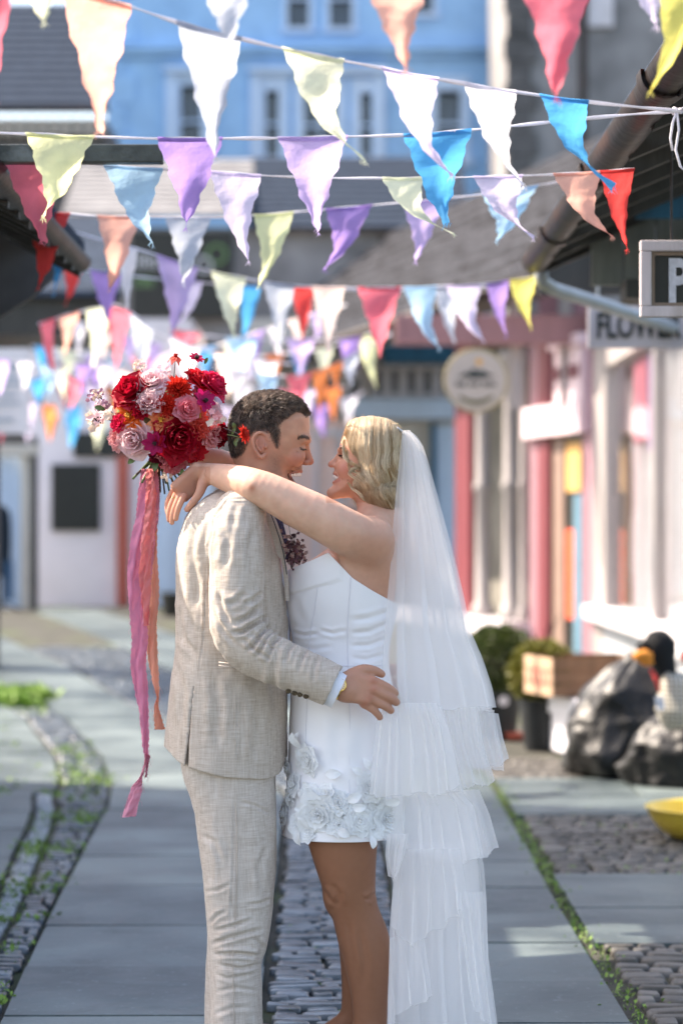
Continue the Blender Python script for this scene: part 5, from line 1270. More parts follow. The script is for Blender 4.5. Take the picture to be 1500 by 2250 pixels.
def groom_body(p):
    out = np.full(len(p), 9.0)
    def reg(lo, hi, fn):
        pad = .06; m = np.all((p > np.array(lo)-pad) & (p < np.array(hi)+pad), axis=1)
        if m.any(): out[m] = smin(out[m], fn(p[m]), .03) if fn is not groom_head else out[m]
    m = p[:, 2] > Z_(1125)
    if m.any(): out[m] = groom_head(p[m])
    e = s_chain(p, [(X_(570), 6.5, Z_(1040)), (X_(535), 6.5, Z_(1120))], [.054, .062], .01); out = smin(out, e, .025)
    e = gtors.f(p); out = smin(out, e, .03)
    m = (p[:, 1] < 6.5+.0) & (p[:, 2] > Z_(1640)) & (p[:, 2] < Z_(1060))
    if m.any(): out[m] = smin(out[m], groom_arm(p[m]), .02)
    m = (p[:, 1] > 6.55) & (p[:, 2] > Z_(1600)) & (p[:, 2] < Z_(1060))
    if m.any():
        e = s_chain(p[m], g_far, [.05, .042, .03], .01); h_ = g_far[-1]
        e = smin(e, hand(p[m], h_, h_+np.array([.075, -.02, -.01]), None, (0, 1, 0), [([h_+np.array([.075, -.02, z]), h_+np.array([.11, -.03, z*1.1]), h_+np.array([.14, -.05, z*1.15])], .0100) for z in (.02, .003, -.015, -.032)], ([h_+np.array([.02, -.01, .03]), h_+np.array([.05, -.02, .05]), h_+np.array([.075, -.03, .06])], .0115), .036, .015), .015)
        out[m] = smin(out[m], e, .02)
    m = p[:, 2] < Z_(1620)
    if m.any():
        q_ = p[m]; e = np.minimum(gleg(q_, -1), gleg(q_, 1))
        for s_ in (-1, 1): e = smin(e, s_cap(q_, (X_(510), 6.5+s_*.10, .05), (X_(510)+.16, 6.5+s_*.105, .03), .036, .026), .02)
        out[m] = smin(out[m], e, .03)
    return out
v, f_, n_ = mesh_sdf(groom_body, (X_(340), 6.12, -.0), (X_(900), 6.9, Z_(840)), .0032)
px, py = to_px(v)
col = np.tile(np.array(srgb('bd8b72')[:3]), (len(v), 1))
col = col*(1+.10*fbm(v, 45, 3, 12))[:, None]*np.stack([np.ones(len(v)), 1-.05*fbm(v, 80, 2, 3), 1-.05*fbm(v, 80, 2, 3)], 1)
isface = py < 1110
col = mixc(col, srgb('b9705e'), np.where(isface, np.exp(-(((px-652)/20)**2+((py-1008)/16)**2))*.6, 0))     # ruddy cheek
col = mixc(col, srgb('b8705c'), np.where(isface, np.exp(-(((px-684)/9)**2+((py-1014)/8)**2))*.6, 0))
col = mixc(col, srgb('bf7868'), np.where(isface, np.exp(-(((px-572)/18)**2+((py-978)/28)**2))*.5, 0))     # ear
stub = np.where(isface, np.clip(1-seg_dist(px, py, [(606, 1010), (600, 1060), (620, 1085), (645, 1085)])/22, 0, 1)+np.clip(1-seg_dist(px, py, [(664, 1030), (650, 1030)])/7, 0, 1), 0)
col = mixc(col, srgb('8a6a5c'), stub*.85*(.8+.4*vnoise(v, 500)))
lips = np.where(isface, np.maximum(np.clip(1.6-seg_dist(px, py, [(663, 1036), (640, 1041)])/3, 0, 1), np.clip(1.6-seg_dist(px, py, [(647, 1061), (638, 1046)])/4, 0, 1))*(px > 636), 0)
col = mixc(col, srgb('a5564e'), lips*.45)
inner = isface & (np.abs(v[:, 1]-6.5) < .026) & (px > 630) & (px < 656) & (py > 1040) & (py < 1058)
col = mixc(col, srgb('4a2422'), inner*.7)
GH = [(690, 905), (672, 917), (660, 908), (648, 907), (632, 918), (616, 932), (619, 950), (619, 958), (617, 975), (613, 988), (604, 986), (599, 975), (592, 961), (578, 950), (563, 950), (551, 962), (547, 974), (541, 990), (530, 1004), (518, 1009), (505, 1004), (480, 960), (490, 870), (560, 835), (700, 850)]
hairm = (s_poly(px, -py, [(a, -b) for a, b in GH]) < 0) & isface & (np.abs(v[:, 1]-6.5) < .082)
earm = (np.abs(v[:, 1]-6.5) > .074) & (px > 555) & (px < 594) & (py > 948) & (py < 1012)
hairm &= ~earm
dh = -s_poly(px, -py, [(a, -b) for a, b in GH])
col = mixc(col, srgb('2e231d'), np.where(hairm & isface, np.clip(dh/9, 0, 1)*.9, 0))
lid = np.where(isface, np.clip(1.5-seg_dist(px, py, [(660, 984), (666, 989), (674, 987)])/1.5, 0, 1), 0)*(np.abs(v[:, 1]-6.5) > .012)
col = mixc(col, srgb('2a1c18'), lid*.9)
handm = (px > 735) & (py > 1440) & (py < 1620)
col = mixc(col, srgb('bd8a72'), handm*1.0)
kn = np.zeros(len(v))
for nm in gh_pts: a_, b_ = to_px(gh_pts[nm][0][None]); kn += np.exp(-(((px-a_[0])/11)**2+((py-b_[0])/9)**2))
col = mixc(col, srgb('b4614c'), kn*handm*.35)
gbody = np_mesh('body', v, f_, M_skin, groom, col)
ghv, ghn, ghm = v[hairm & (dh > 0)], n_[hairm & (dh > 0)], dh[hairm & (dh > 0)]

# teeth
M_teeth = mat('teeth', srgb('efe6da'), .25, .03, 50, spec=.6)
def teeth(parent, arc, w_, h_, n, name='teeth'):
    mb = MB()
    for i in range(n):
        a = arc((i+.5)/n); b = arc((i+.9)/n); t = (b-a).normalized(); hh = h_*(1-.35*abs((i+.5)/n-.5)*2)
        o = Vector((-t.y, t.x, 0)); rows = []
        for z, s_ in ((0, .8), (-.25, 1), (-.7, 1), (-.95, .85), (-1, .6)):
            c = a+Vector((0, 0, z*hh)); rows.append([c+t*math.cos(q_)*w_*.48*s_+o*math.sin(q_)*w_*.33*s_ for q_ in np.linspace(0, 6.283, 10, endpoint=False)])
        mb.grid(rows, closed=True); mb.add(rows[-1], [tuple(range(10))])
    return mb.build(name, M_teeth, parent, smooth=True)
def garc(t):
    a = (t-.5)*2; return Vector((X_(659-21*abs(a)**1.8), 6.5+a*.025, Z_(1038+3*abs(a))))
teeth(groom, garc, .0078, .0105, 10)

# hair strands
M_hair = bpy.data.materials.new('dark_hair'); M_hair.use_nodes = True
def hair_mat(m, c1, c2, rough=.38, spec=.5, trans=.15):
    n = m.node_tree.nodes; l = m.node_tree.links; b = n['Principled BSDF']; at = n.new('ShaderNodeAttribute'); at.attribute_name = 'tone'
    rp = n.new('ShaderNodeValToRGB'); rp.color_ramp.elements[0].color = c1; rp.color_ramp.elements[1].color = c2; l.new(at.outputs['Fac'], rp.inputs[0]); l.new(rp.outputs[0], b.inputs['Base Color'])
    b.inputs['Roughness'].default_value = rough; b.inputs['Specular IOR Level'].default_value = spec
    tl = n.new('ShaderNodeBsdfTranslucent'); l.new(rp.outputs[0], tl.inputs[0]); mx = n.new('ShaderNodeMixShader'); mx.inputs[0].default_value = trans
    l.new(b.outputs[0], mx.inputs[1]); l.new(tl.outputs[0], mx.inputs[2]); l.new(mx.outputs[0], n['Material Output'].inputs[0])
hair_mat(M_hair, srgb('251b15'), srgb('9a8272'), .36, .8, .2)
def strands_mesh(name, curves, widths, tones, m_, parent):
    """curves (S,K,3) as camera-independent crossed ribbons: each strand is a three sided tapered prism"""
    cv = np.asarray(curves); S, K, _ = cv.shape; t = np.gradient(cv, axis=1); t /= np.linalg.norm(t, axis=2, keepdims=True)+1e-9
    ref = np.array([.3, .5, .8]); a = np.cross(t, ref); a /= np.linalg.norm(a, axis=2, keepdims=True)+1e-9; b = np.cross(t, a)
    prof = np.sin(np.linspace(.5, math.pi*.97, K))[None, :, None]; w_ = np.asarray(widths)[:, None, None]*prof
    vs = np.stack([cv+(a*math.cos(k*2.0944)+b*math.sin(k*2.0944))*w_ for k in range(3)], 2)   # S,K,3,3
    base = (np.arange(S)*K*3)[:, None, None]+(np.arange(K-1)*3)[None, :, None]; j = np.arange(3)[None, None, :]; j2 = (j+1) % 3
    fs = np.stack([base+j, base+j2, base+3+j2, base+3+j], -1).reshape(-1, 4)
    return np_mesh(name, vs.reshape(-1, 3), fs, m_, parent, attrs={'tone': np.repeat(tones, K*3)})
def groom_hair():
    r_ = np.random.RandomState(5); S = 26000; sel = r_.randint(0, len(ghv), S); p0 = ghv[sel]+r_.normal(0, .0014, (S, 3)); n0 = ghn[sel]; dd = ghm[sel]
    hz = np.clip((p0[:, 2]-Z_(955))/(Z_(880)-Z_(955)), 0, 1); front = np.clip((p0[:, 0]-X_(560))/(X_(680)-X_(560)), 0, 1)
    L = (.0055+.0165*hz**1.4-.005*hz*front**2)*(.65+.6*r_.rand(S))*np.clip(dd/12+.25, .25, 1)
    down = np.stack([np.full(S, -.25)+.95*hz*(.35+.65*front), np.zeros(S), -.9+1.25*hz], 1)
    cl = np.stack([vnoise(p0, 95, 1), vnoise(p0, 95, 2), vnoise(p0, 95, 3)], 1)*(.35+.75*hz)[:, None]
    d = down+n0*(.25+.65*hz)[:, None]+cl+r_.normal(0, .15, (S, 3)); d /= np.linalg.norm(d, axis=1, keepdims=True)
    K = 6; s_ = np.linspace(0, 1, K)[None, :, None]; lay = n0*(-.25-.15*hz)[:, None]+np.stack([.45*hz, 0*hz, -.25+0*hz], 1)
    cv = p0[:, None]+d[:, None]*L[:, None, None]*s_+lay[:, None]*L[:, None, None]*s_**2*.8
    tone = np.clip(.25+.45*hz+.25*hz*front+.55*vnoise(p0, 140, 7)+r_.normal(0, .2, S), 0, 1); keep = r_.rand(S) < np.clip(dd/5, .12, 1); cv = cv[keep]; tone = tone[keep]; hz = hz[keep]  # tone rises toward top and front, a sunlit highlight put into the strands
    strands_mesh('hair', cv, .00045+.0003*hz, tone, M_hair, groom)
groom_hair()
# eyebrows / lashes laid on the skin
gbv = near_bvh(v, f_, Z_(1120)); r_ = np.random.RandomState(9); cvs = []
for s_ in (-1, 1):
    for i in range(210):
        u = r_.rand(); bx_ = lerp(657, 680, u); by_ = 968-5.5*math.sin(.5+u*2.3)+r_.normal(0, 1.5); pt_, nn_ = on_side(gbv, bx_, by_, s_); pt_ = np.array(pt_); nn_ = np.array(nn_)
        dr = np.array([-.8, 0, .35+r_.normal(0, .2)]); dr -= nn_*(dr@nn_); dr /= np.linalg.norm(dr); cvs.append([pt_+dr*.0060*k/3+nn_*(.0004+.0006*math.sin(k)) for k in range(4)])
    for i in range(40):
        u = i/39; pt_, nn_ = on_side(gbv, lerp(660, 674, u), 989-1.5*math.sin(u*3), s_); pt_ = np.array(pt_); nn_ = np.array(nn_); cvs.append([pt_+nn_*.0003+np.array([.0011*k, s_*.0003*k, -.0006*k]) for k in range(4)])
for k_, nm_ in ((0, 'eyebrow'), (210, 'eyelash'), (250, 'eyebrow'), (460, 'eyelash')):
    e_ = cvs[k_:k_+(210 if nm_ == 'eyebrow' else 40)]; strands_mesh(nm_, e_, np.full(len(e_), .00045), .15+r_.rand(len(e_))*.3, M_hair, groom)
# ---- linen
def linen(name, c1, c2, c3, rot=0.0):
    m = bpy.data.materials.new(name); m.use_nodes = True; n = m.node_tree.nodes; l = m.node_tree.links; b = n['Principled BSDF']
    b.inputs['Roughness'].default_value = .85; b.inputs['Specular IOR Level'].default_value = .2; b.inputs['Sheen Weight'].default_value = .15
    tc = n.new('ShaderNodeTexCoord'); outs = []
    rt = n.new('ShaderNodeVectorRotate'); rt.rotation_type = 'Y_AXIS'; rt.inputs['Angle'].default_value = rot; l.new(tc.outputs['Object'], rt.inputs['Vector'])
    for sc_ in ((520, 60, 22), (20, 60, 520), (150, 30, 9), (9, 30, 150)):
        mp = n.new('ShaderNodeMapping'); mp.inputs['Scale'].default_value = sc_; l.new(rt.outputs[0], mp.inputs[0])
        nz = n.new('ShaderNodeTexNoise'); nz.inputs['Scale'].default_value = 1.0; nz.inputs['Detail'].default_value = 3; nz.inputs['Roughness'].default_value = .6; l.new(mp.outputs[0], nz.inputs['Vector']); outs.append(nz.outputs[0])
    def add(a, b_, fa=1.0, fb=1.0):
        x = n.new('ShaderNodeMath'); x.operation = 'MULTIPLY_ADD'; l.new(a, x.inputs[0]); x.inputs[1].default_value = fa; y = n.new('ShaderNodeMath'); y.operation = 'MULTIPLY'; l.new(b_, y.inputs[0]); y.inputs[1].default_value = fb; l.new(y.outputs[0], x.inputs[2]); return x.outputs[0]
    s1 = add(outs[0], outs[1], .5, .5); s2 = add(outs[2], outs[3], .5, .5); s3 = add(s1, s2, .74, .26)
    rp = n.new('ShaderNodeValToRGB'); e = rp.color_ramp.elements; e[0].position = .30; e[0].color = c1; e[1].position = .62; e[1].color = c3; em = e.new(.47); em.color = c2; l.new(s3, rp.inputs[0])
    l.new(rp.outputs[0], b.inputs['Base Color'])
    bp = n.new('ShaderNodeBump'); bp.inputs['Strength'].default_value = .35; bp.inputs['Distance'].default_value = .0015; l.new(s1, bp.inputs['Height']); l.new(bp.outputs[0], b.inputs['Normal'])
    return m
M_linen = linen('linen_suit', srgb('978678'), srgb('bcad9f'), srgb('d0c5ba'))
M_linen2 = linen('linen_trousers', srgb('9c8b7e'), srgb('c1b3a7'), srgb('d5cbc2'), .06)

# ---- jacket
gj = Rows([(1072, 482, 556, .055), (1082, 466, 566, .10), (1095, 447, 578, .150), (1110, 428, 586, .185), (1130, 413, 594, .205), (1160, 401, 604, .212), (1200, 391, 614, .21), (1240, 388, 624, .20), (1300, 388, 632, .19), (1400, 387, 636, .178), (1450, 383, 634, .178), (1500, 377, 632, .184), (1560, 370, 632, .19), (1620, 364, 632, .196), (1700, 356, 632, .20)], 2.35)
SD = -.222
sl_pts = [Q(528, 1128, -.175), Q(519, 1180, -.200), Q(521, 1260, -.218), Q(520, 1330, -.226), Q(524, 1392, -.232), Q(566, 1432, -.240), Q(630, 1462, -.248), Q(690, 1488, -.250), Q(757, 1521, -.252)]
sl_r = [.066, .072, .071, .070, .069, .066, .062, .058, .0545]
cuffn = np.array(Q(760, 1522, -.25)-Q(700, 1493, -.25)); cuffn /= np.linalg.norm(cuffn); cuffc = Q(729, 1511, -.25)
def hemz(p):   # jacket hem: higher at the back, rounded front corner
    return np.interp(p[:, 0], [X_(350), X_(372), X_(415), X_(500), X_(590), X_(618), X_(632)], [Z_(1630), Z_(1642), Z_(1670), Z_(1692), Z_(1700), Z_(1692), Z_(1660)])
slit = [(X_(437), Z_(1484)), (X_(413), Z_(1690)), (X_(421), Z_(1690))]
def jacket_f(p):
    t = gj.f(p, cap=False); t = smax(t, p[:, 2]-Z_(1070), .012)
    t = smax(t, hemz(p)-p[:, 2], .003)
    m = (p[:, 2] < Z_(1470)) & (p[:, 1] < 6.42)
    if m.any():
        d2 = s_poly(p[m][:, 0], p[m][:, 2], slit); cx, a, b, cy = gj.at(p[m][:, 2])
        k = (np.abs((p[m][:, 0]-cx)/a)**gj.n+np.abs((p[m][:, 1]-cy)/b)**gj.n)**(1/gj.n)
        t[m] = smax(t[m], -np.maximum(d2, -((k-1)*np.minimum(a, b))-.02), .001)
    s_ = s_chain(p, sl_pts, sl_r, .012); s_ = smax(s_, (p-cuffc)@cuffn, .003)
    # hollow cuff
    s_ = smax(s_, -np.maximum(s_cap(p, Q(700, 1493, -.25), Q(770, 1527, -.253), .050, .0475), (cuffc-p)@cuffn-.03), .002)
    far = s_chain(p, [Q(530, 1128, .175), Q(560, 1250, .24), Q(610, 1375, .26), Q(730, 1470, .25)], [.066, .068, .062, .05], .012)
    return smin(smin(t, s_, .012), far, .02)
v, f_, n_ = mesh_sdf(jacket_f, (X_(335), 6.13, Z_(1712)), (X_(790), 6.87, Z_(1060)), .0036)
px, py = to_px(v)
sleeve = (seg_dist(px, py, [(528, 1128), (519, 1330), (524, 1392), (757, 1521)]) < 78) & (v[:, 1] < 6.36)
v = creases(v, n_, [
    # elbow folds
    ([(566, 1330), (548, 1352), (520, 1368)], .010, 5), ([(590, 1352), (562, 1366), (535, 1388), (508, 1392)], .011, 5), ([(598, 1372), (575, 1392), (556, 1420), (540, 1432)], .010, 5),
    ([(622, 1390), (600, 1412), (590, 1440), (584, 1462)], .008, 5), ([(650, 1408), (632, 1430), (625, 1455)], .006, 5), ([(675, 1422), (662, 1448), (655, 1478)], .005, 5), ([(610, 1382), (588, 1398), (570, 1432), (560, 1448)], .005, 3.5),
    ([(540, 1300), (520, 1322), (498, 1330)], .006, 6), ([(578, 1300), (556, 1318), (530, 1328)], .006, 5), ([(478, 1300), (490, 1340), (505, 1372)], .006, 6), ([(470, 1340), (492, 1388), (520, 1420)], .005, 5),
    ([(700, 1440), (690, 1470), (688, 1500)], .003, 5), ([(490, 1150), (500, 1200), (496, 1250)], .004, 8), ([(560, 1150), (548, 1200), (552, 1260)], .004, 8), ([(520, 1100), (510, 1160), (506, 1210)], .003, 8),
    ([(530, 1400), (560, 1428), (600, 1452)], .004, 4), ([(545, 1388), (580, 1412), (615, 1430)], .004, 4),
    # back and side
    ([(392, 1330), (400, 1400), (430, 1440)], .006, 7), ([(388, 1300), (420, 1370), (436, 1400)], .004, 7), ([(384, 1440), (402, 1520), (400, 1600)], .005, 8), ([(420, 1200), (432, 1280), (430, 1340)], .005, 9),
    ([(470, 1480), (480, 1560), (476, 1640)], .005, 10), ([(560, 1540), (566, 1600), (560, 1680)], .004, 9), ([(605, 1400), (600, 1500), (612, 1600)], .004, 8), ([(440, 1130), (425, 1180), (420, 1230)], .004, 8),
    ([(604, 1150), (596, 1250), (604, 1340)], .004, 7)])
# sleeve head seam and back seam pressed in
v = creases(v, n_, [([(574, 1108), (560, 1096), (500, 1096), (470, 1135), (459, 1200), (462, 1290)], .0035, 2.2), ([(452, 1240), (448, 1380), (438, 1486)], .0028, 1.6), ([(520, 1500), (522, 1600), (520, 1700)], .0022, 1.5), ([(452, 1665), (560, 1680), (632, 1672)], .0, 2)])
v = v+n_*(fbm(v*np.array([1, 1, .55]), 17, 3, 4)*.0032+fbm(v, 48, 2, 9)*.0010)[:, None]
jk = np_mesh('jacket', v, f_, M_linen, groom)
# pocket welt, buttons, lapel
mb = MB()
for k in range(2): mb.tube([Vector(P(481, 1455+k*7, 6.278)), Vector(P(518, 1460+k*7, 6.262))], .0016, n=6)
mb.build('pocket_welt', M_linen2, jk, smooth=True)
M_button = mat('horn_button', srgb('4a3a26'), .25, .5, 60, spec=.7)
for (bx0, by0) in ((633, 1519), (647, 1523), (659, 1526), (672, 1530)):
    c = Vector(P(bx0, by0, 6.5-.292)); mb = MB(); nn_ = Vector((0.1, -1, -.45)).normalized()
    c = c + Vector((0, .012, 0))
    rows = []
    u = nn_.orthogonal().normalized(); w_ = nn_.cross(u)
    for (r_1, hh) in ((.0072, 0), (.0074, .002), (.0066, .0034), (.0045, .0028), (.0001, .0026)): rows.append([c+nn_*hh+(u*math.cos(a)+w_*math.sin(a))*r_1 for a in np.linspace(0, 6.283, 18, endpoint=False)])
    mb.grid(rows, closed=True); mb.build('sleeve_button', M_button, jk, smooth=True)
# shirt: body wedge + cuff
M_shirt = mat('white_shirt', srgb('e6e8f2'), .8, .03, 60, .1, 200)
gs = Rows([(1072, 500, 590, .05), (1100, 500, 598, .07), (1150, 500, 612, .09), (1200, 500, 624, .10), (1260, 500, 634, .11), (1400, 500, 638, .12), (1500, 500, 636, .12)], 2.2)
v, f_, n_ = mesh_sdf(lambda p: smax(gs.f(p), X_(545)-p[:, 0], .01), (X_(520), 6.36, Z_(1510)), (X_(650), 6.64, Z_(1060)), .005)
v = v+n_*(fbm(v, 30, 2, 2)*.0015)[:, None]
np_mesh('shirt', v, f_, M_shirt, groom)
def ring_strip(c, nrm_, r0, r1, w_, th, upv=(0, 0, 1), n=40, flat=1.0):
    nrm_ = Vector(nrm_).normalized(); u = Vector(upv); u = (u-nrm_*u.dot(nrm_)).normalized(); b = nrm_.cross(u); rows = []
    for a in np.linspace(0, 6.283185, n, endpoint=False):
        d = u*math.cos(a)+b*math.sin(a)*flat; rows.append([c+d*r0-nrm_*w_/2, c+d*r0+nrm_*w_/2, c+d*(r1-th)+nrm_*w_/2, c+d*(r0-th)-nrm_*w_/2])
    return rows+[rows[0]]
mb = MB(); cn = Vector(cuffn); cc = Vector(cuffc)+cn*.006; mb.grid(ring_strip(cc, cn, .0475, .0465, .030, .003, flat=.92), closed=True); mb.build('shirt_cuff', M_shirt, groom, smooth=True, angle=50)
# lapel strip (turned edge) following the chest
def ribbon(pts, w_, th, m_, name, parent, wave=0.0, nrm=(0, -1, 0), widths=None):
    mb = MB(); rows = []; n = len(pts)
    for i, p in enumerate(pts):
        t = (Vector(pts[min(i+1, n-1)])-Vector(pts[max(i-1, 0)])).normalized(); s_ = t.cross(Vector(nrm)).normalized(); nn2 = s_.cross(t)
        ww = (widths[i] if widths else w_)*.5; rows.append([Vector(p)-s_*ww, Vector(p)-s_*ww*.5+nn2*th, Vector(p)+s_*ww*.5+nn2*th, Vector(p)+s_*ww, Vector(p)-nn2*th])
    mb.grid(rows, closed=True); return mb.build(name, m_, parent, smooth=True, angle=60)
def spl(pts, n=24):
    pts = [np.array(p, float) for p in pts]; m_ = len(pts); out = []
    for t in np.linspace(0, m_-1-1e-6, n):
        i = int(t); u = t-i; p0, p1, p2, p3 = pts[max(i-1, 0)], pts[i], pts[i+1], pts[min(i+2, m_-1)]
        out.append(Vector(.5*((2*p1)+(-p0+p2)*u+(2*p0-5*p1+4*p2-p3)*u*u+(-p0+3*p1-3*p2+p3)*u**3)))
    return out
ribbon(spl([Q(566, 1085, -.09), Q(584, 1115, -.105), Q(602, 1160, -.115), Q(616, 1205, -.11), Q(627, 1255, -.10), Q(631, 1320, -.09)]), .02, .003, M_linen2, 'lapel', jk, widths=[.022]*8+[.026]*8+[.012]*8)
M_navyline = mat('dark_lapel_lining', srgb('3c4048'), .6)
mb = MB(); mb.tube(spl([Q(575, 1098, -.112), Q(594, 1128, -.122), Q(610, 1170, -.128), Q(622, 1212, -.122), Q(630, 1262, -.108)]), .0014, n=6); mb.build('lapel_edge', M_navyline, jk, smooth=True)
# tie glimpse
M_tie = mat('patterned_tie', srgb('34304a'), .6, .9, 260, .1)
ribbon(spl([Q(592, 1108, -.02), Q(606, 1140, -.03), Q(616, 1175, -.03), Q(628, 1230, -.03)]), .03, .004, M_tie, 'tie', groom)

# ---- trousers
gl_near = Rows([(1600, 400, 608, .10, -.085), (1690, 404, 604, .098, -.088), (1750, 424, 608, .095, -.09), (1800, 436, 610, .09, -.095), (1900, 449, 608, .085, -.10), (2000, 458, 600, .08, -.10), (2060, 462, 592, .078, -.10), (2100, 466, 574, .074, -.10), (2150, 466, 580, .072, -.10), (2250, 464, 579, .07, -.10), (2330, 462, 580, .068, -.10)], 2.2)
gl_far = Rows([(1600, 400, 604, .10, .085), (1700, 410, 600, .095, .09), (1800, 432, 604, .09, .10), (1900, 446, 606, .085, .10), (2000, 452, 596, .08, .10), (2060, 453, 580, .078, .10), (2150, 448, 566, .072, .10), (2250, 447, 560, .07, .10), (2330, 446, 560, .068, .10)], 2.2)
def trous_f(p):
    d = smin(gl_near.f(p), gl_far.f(p), .012); m = p[:, 2] > Z_(1720)
    if m.any(): d[m] = smin(d[m], s_ell(p[m], (X_(505), 6.5, Z_(1660)), (.12, .16, .09)), .03)
    return d
v, f_, n_ = mesh_sdf(trous_f, (X_(380), 6.25, .0), (X_(630), 6.75, Z_(1600)), .0038)
v = creases(v, n_, [
    ([(470, 2045), (510, 2035), (560, 2018)], .006, 4), ([(462, 2075), (500, 2062), (580, 2040)], .007, 4.5), ([(468, 2098), (520, 2095), (572, 2100)], .008, 4.5), ([(460, 2030), (480, 2010), (500, 2000)], .004, 4), ([(475, 2120), (530, 2128), (575, 2118)], .005, 4), ([(560, 2060), (575, 2080), (568, 2110)], .005, 5), ([(470, 2140), (500, 2150), (560, 2140)], .004, 4),
    ([(520, 1760), (560, 1770), (600, 1790)], .003, 3.5), ([(515, 1740), (512, 1900), (505, 2050)], .003, 2), ([(540, 1990), (570, 1985), (600, 1975)], .004, 4), ([(450, 1960), (480, 1955), (510, 1940)], .003, 4), ([(470, 2180), (520, 2170), (570, 2178)], .003, 4), ([(465, 2230), (510, 2215), (560, 2212)], .003, 5), ([(440, 1830), (470, 1850), (490, 1900)], .003, 6), ([(590, 1850), (570, 1900), (575, 1960)], .003, 6)])
v = v+n_*(fbm(v*np.array([1, 1, .35]), 14, 3, 6)*.0035+fbm(v, 40, 2, 2)*.0012)[:, None]
tr = np_mesh('trousers', v, f_, M_linen2, groom)
mb = MB(); sp_ = spl([Q(513, 1700, -.183), Q(520, 1800, -.186), Q(521, 1900, -.187), Q(518, 2000, -.183), Q(512, 2100, -.178), Q(515, 2250, -.174)]); 
mb.tube(sp_, .0011, n=5); mb.build('side_seam', M_linen, tr, smooth=True)
# shoes
M_shoe = mat('tan_leather_shoe', srgb('6b4326'), .35, .2, 12, .1)
for s_ in (-1, 1):
    def shoe_f(p, s_=s_):
        y0 = 6.5+s_*.10; d = s_cap(p, (X_(505), y0, .055), (X_(505)+.17, y0+s_*.01, .04), .045, .036); d = smin(d, s_cap(p, (X_(505), y0, .06), (X_(508), y0, .11), .044, .046), .02)
        return smax(d, .004-p[:, 2], .004)
    v, f_, n_ = mesh_sdf(shoe_f, (X_(440), 6.5+s_*.1-.09, 0), (X_(720), 6.5+s_*.1+.09, .18), .005)
    np_mesh('shoe', v, f_, M_shoe, groom)

# ---- watch
M_gold = mat('gold_metal', srgb('d9b25c'), .25, .12, 60, .1, 200, metal=1.0); M_dial = mat('watch_dial', srgb('e7c8a4'), .35, .05, 30, metal=.3)
M_clear = mat('dial_marks', srgb('7a5a34'), .4)
wt = thing('watch', 'gold wristwatch with pale dial on the man\'s wrist over the white dress', 'watch', Q(741, 1505, -.27))
wn_ = Vector(Q(775, 1516, D1)-Q(735, 1500, D1)).normalized(); wc = Vector(Q(745, 1508, D1))
mb = MB(); mb.grid(ring_strip(wc, wn_, .0345, .0345, .017, .0025, flat=.98), closed=True); mb.build('strap', M_gold, wt, smooth=True, angle=40)
fcd = Vector((.12, -.93, .12)); fcd = (fcd-wn_*fcd.dot(wn_)).normalized(); fc_ = wc+fcd*.0335
def disc(mb, c, n_, r, h, nseg=36, rx=1.0):
    n_ = Vector(n_).normalized(); u = wn_; w_ = n_.cross(u); rows = [[c+n_*hh+(u*math.cos(a)*rx+w_*math.sin(a))*rr for a in np.linspace(0, 6.283, nseg, endpoint=False)] for rr, hh in ((r*.98, 0), (r, h*.3), (r*.97, h), (r*.82, h*1.05), (r*.82, h*.8))]
    mb.grid(rows, closed=True)
mb = MB(); disc(mb, fc_, fcd, .0168, .006); mb.build('case', M_gold, wt, smooth=True, angle=40)
mb = MB(); u = wn_; w_ = fcd.cross(u); mb.add([fc_+fcd*.0052+(u*math.cos(a)+w_*math.sin(a))*.0138 for a in np.linspace(0, 6.283, 32, endpoint=False)], [tuple(range(32))]); dl = mb.build('dial', M_dial, wt)
mb = MB()
for k in range(12):
    a = k*math.pi/6; d_ = u*math.cos(a)+w_*math.sin(a); mb.obox(fc_+fcd*.0056+d_*.0115, d_*.0012, fcd*.0002, d_.cross(fcd)*.0004)
for a, L in ((.9, .008), (2.6, .0105)): d_ = u*math.cos(a)+w_*math.sin(a); mb.obox(fc_+fcd*.006+d_*L/2, d_*L/2, fcd*.0002, d_.cross(fcd)*.0005)
mb.build('hands', M_clear, dl)
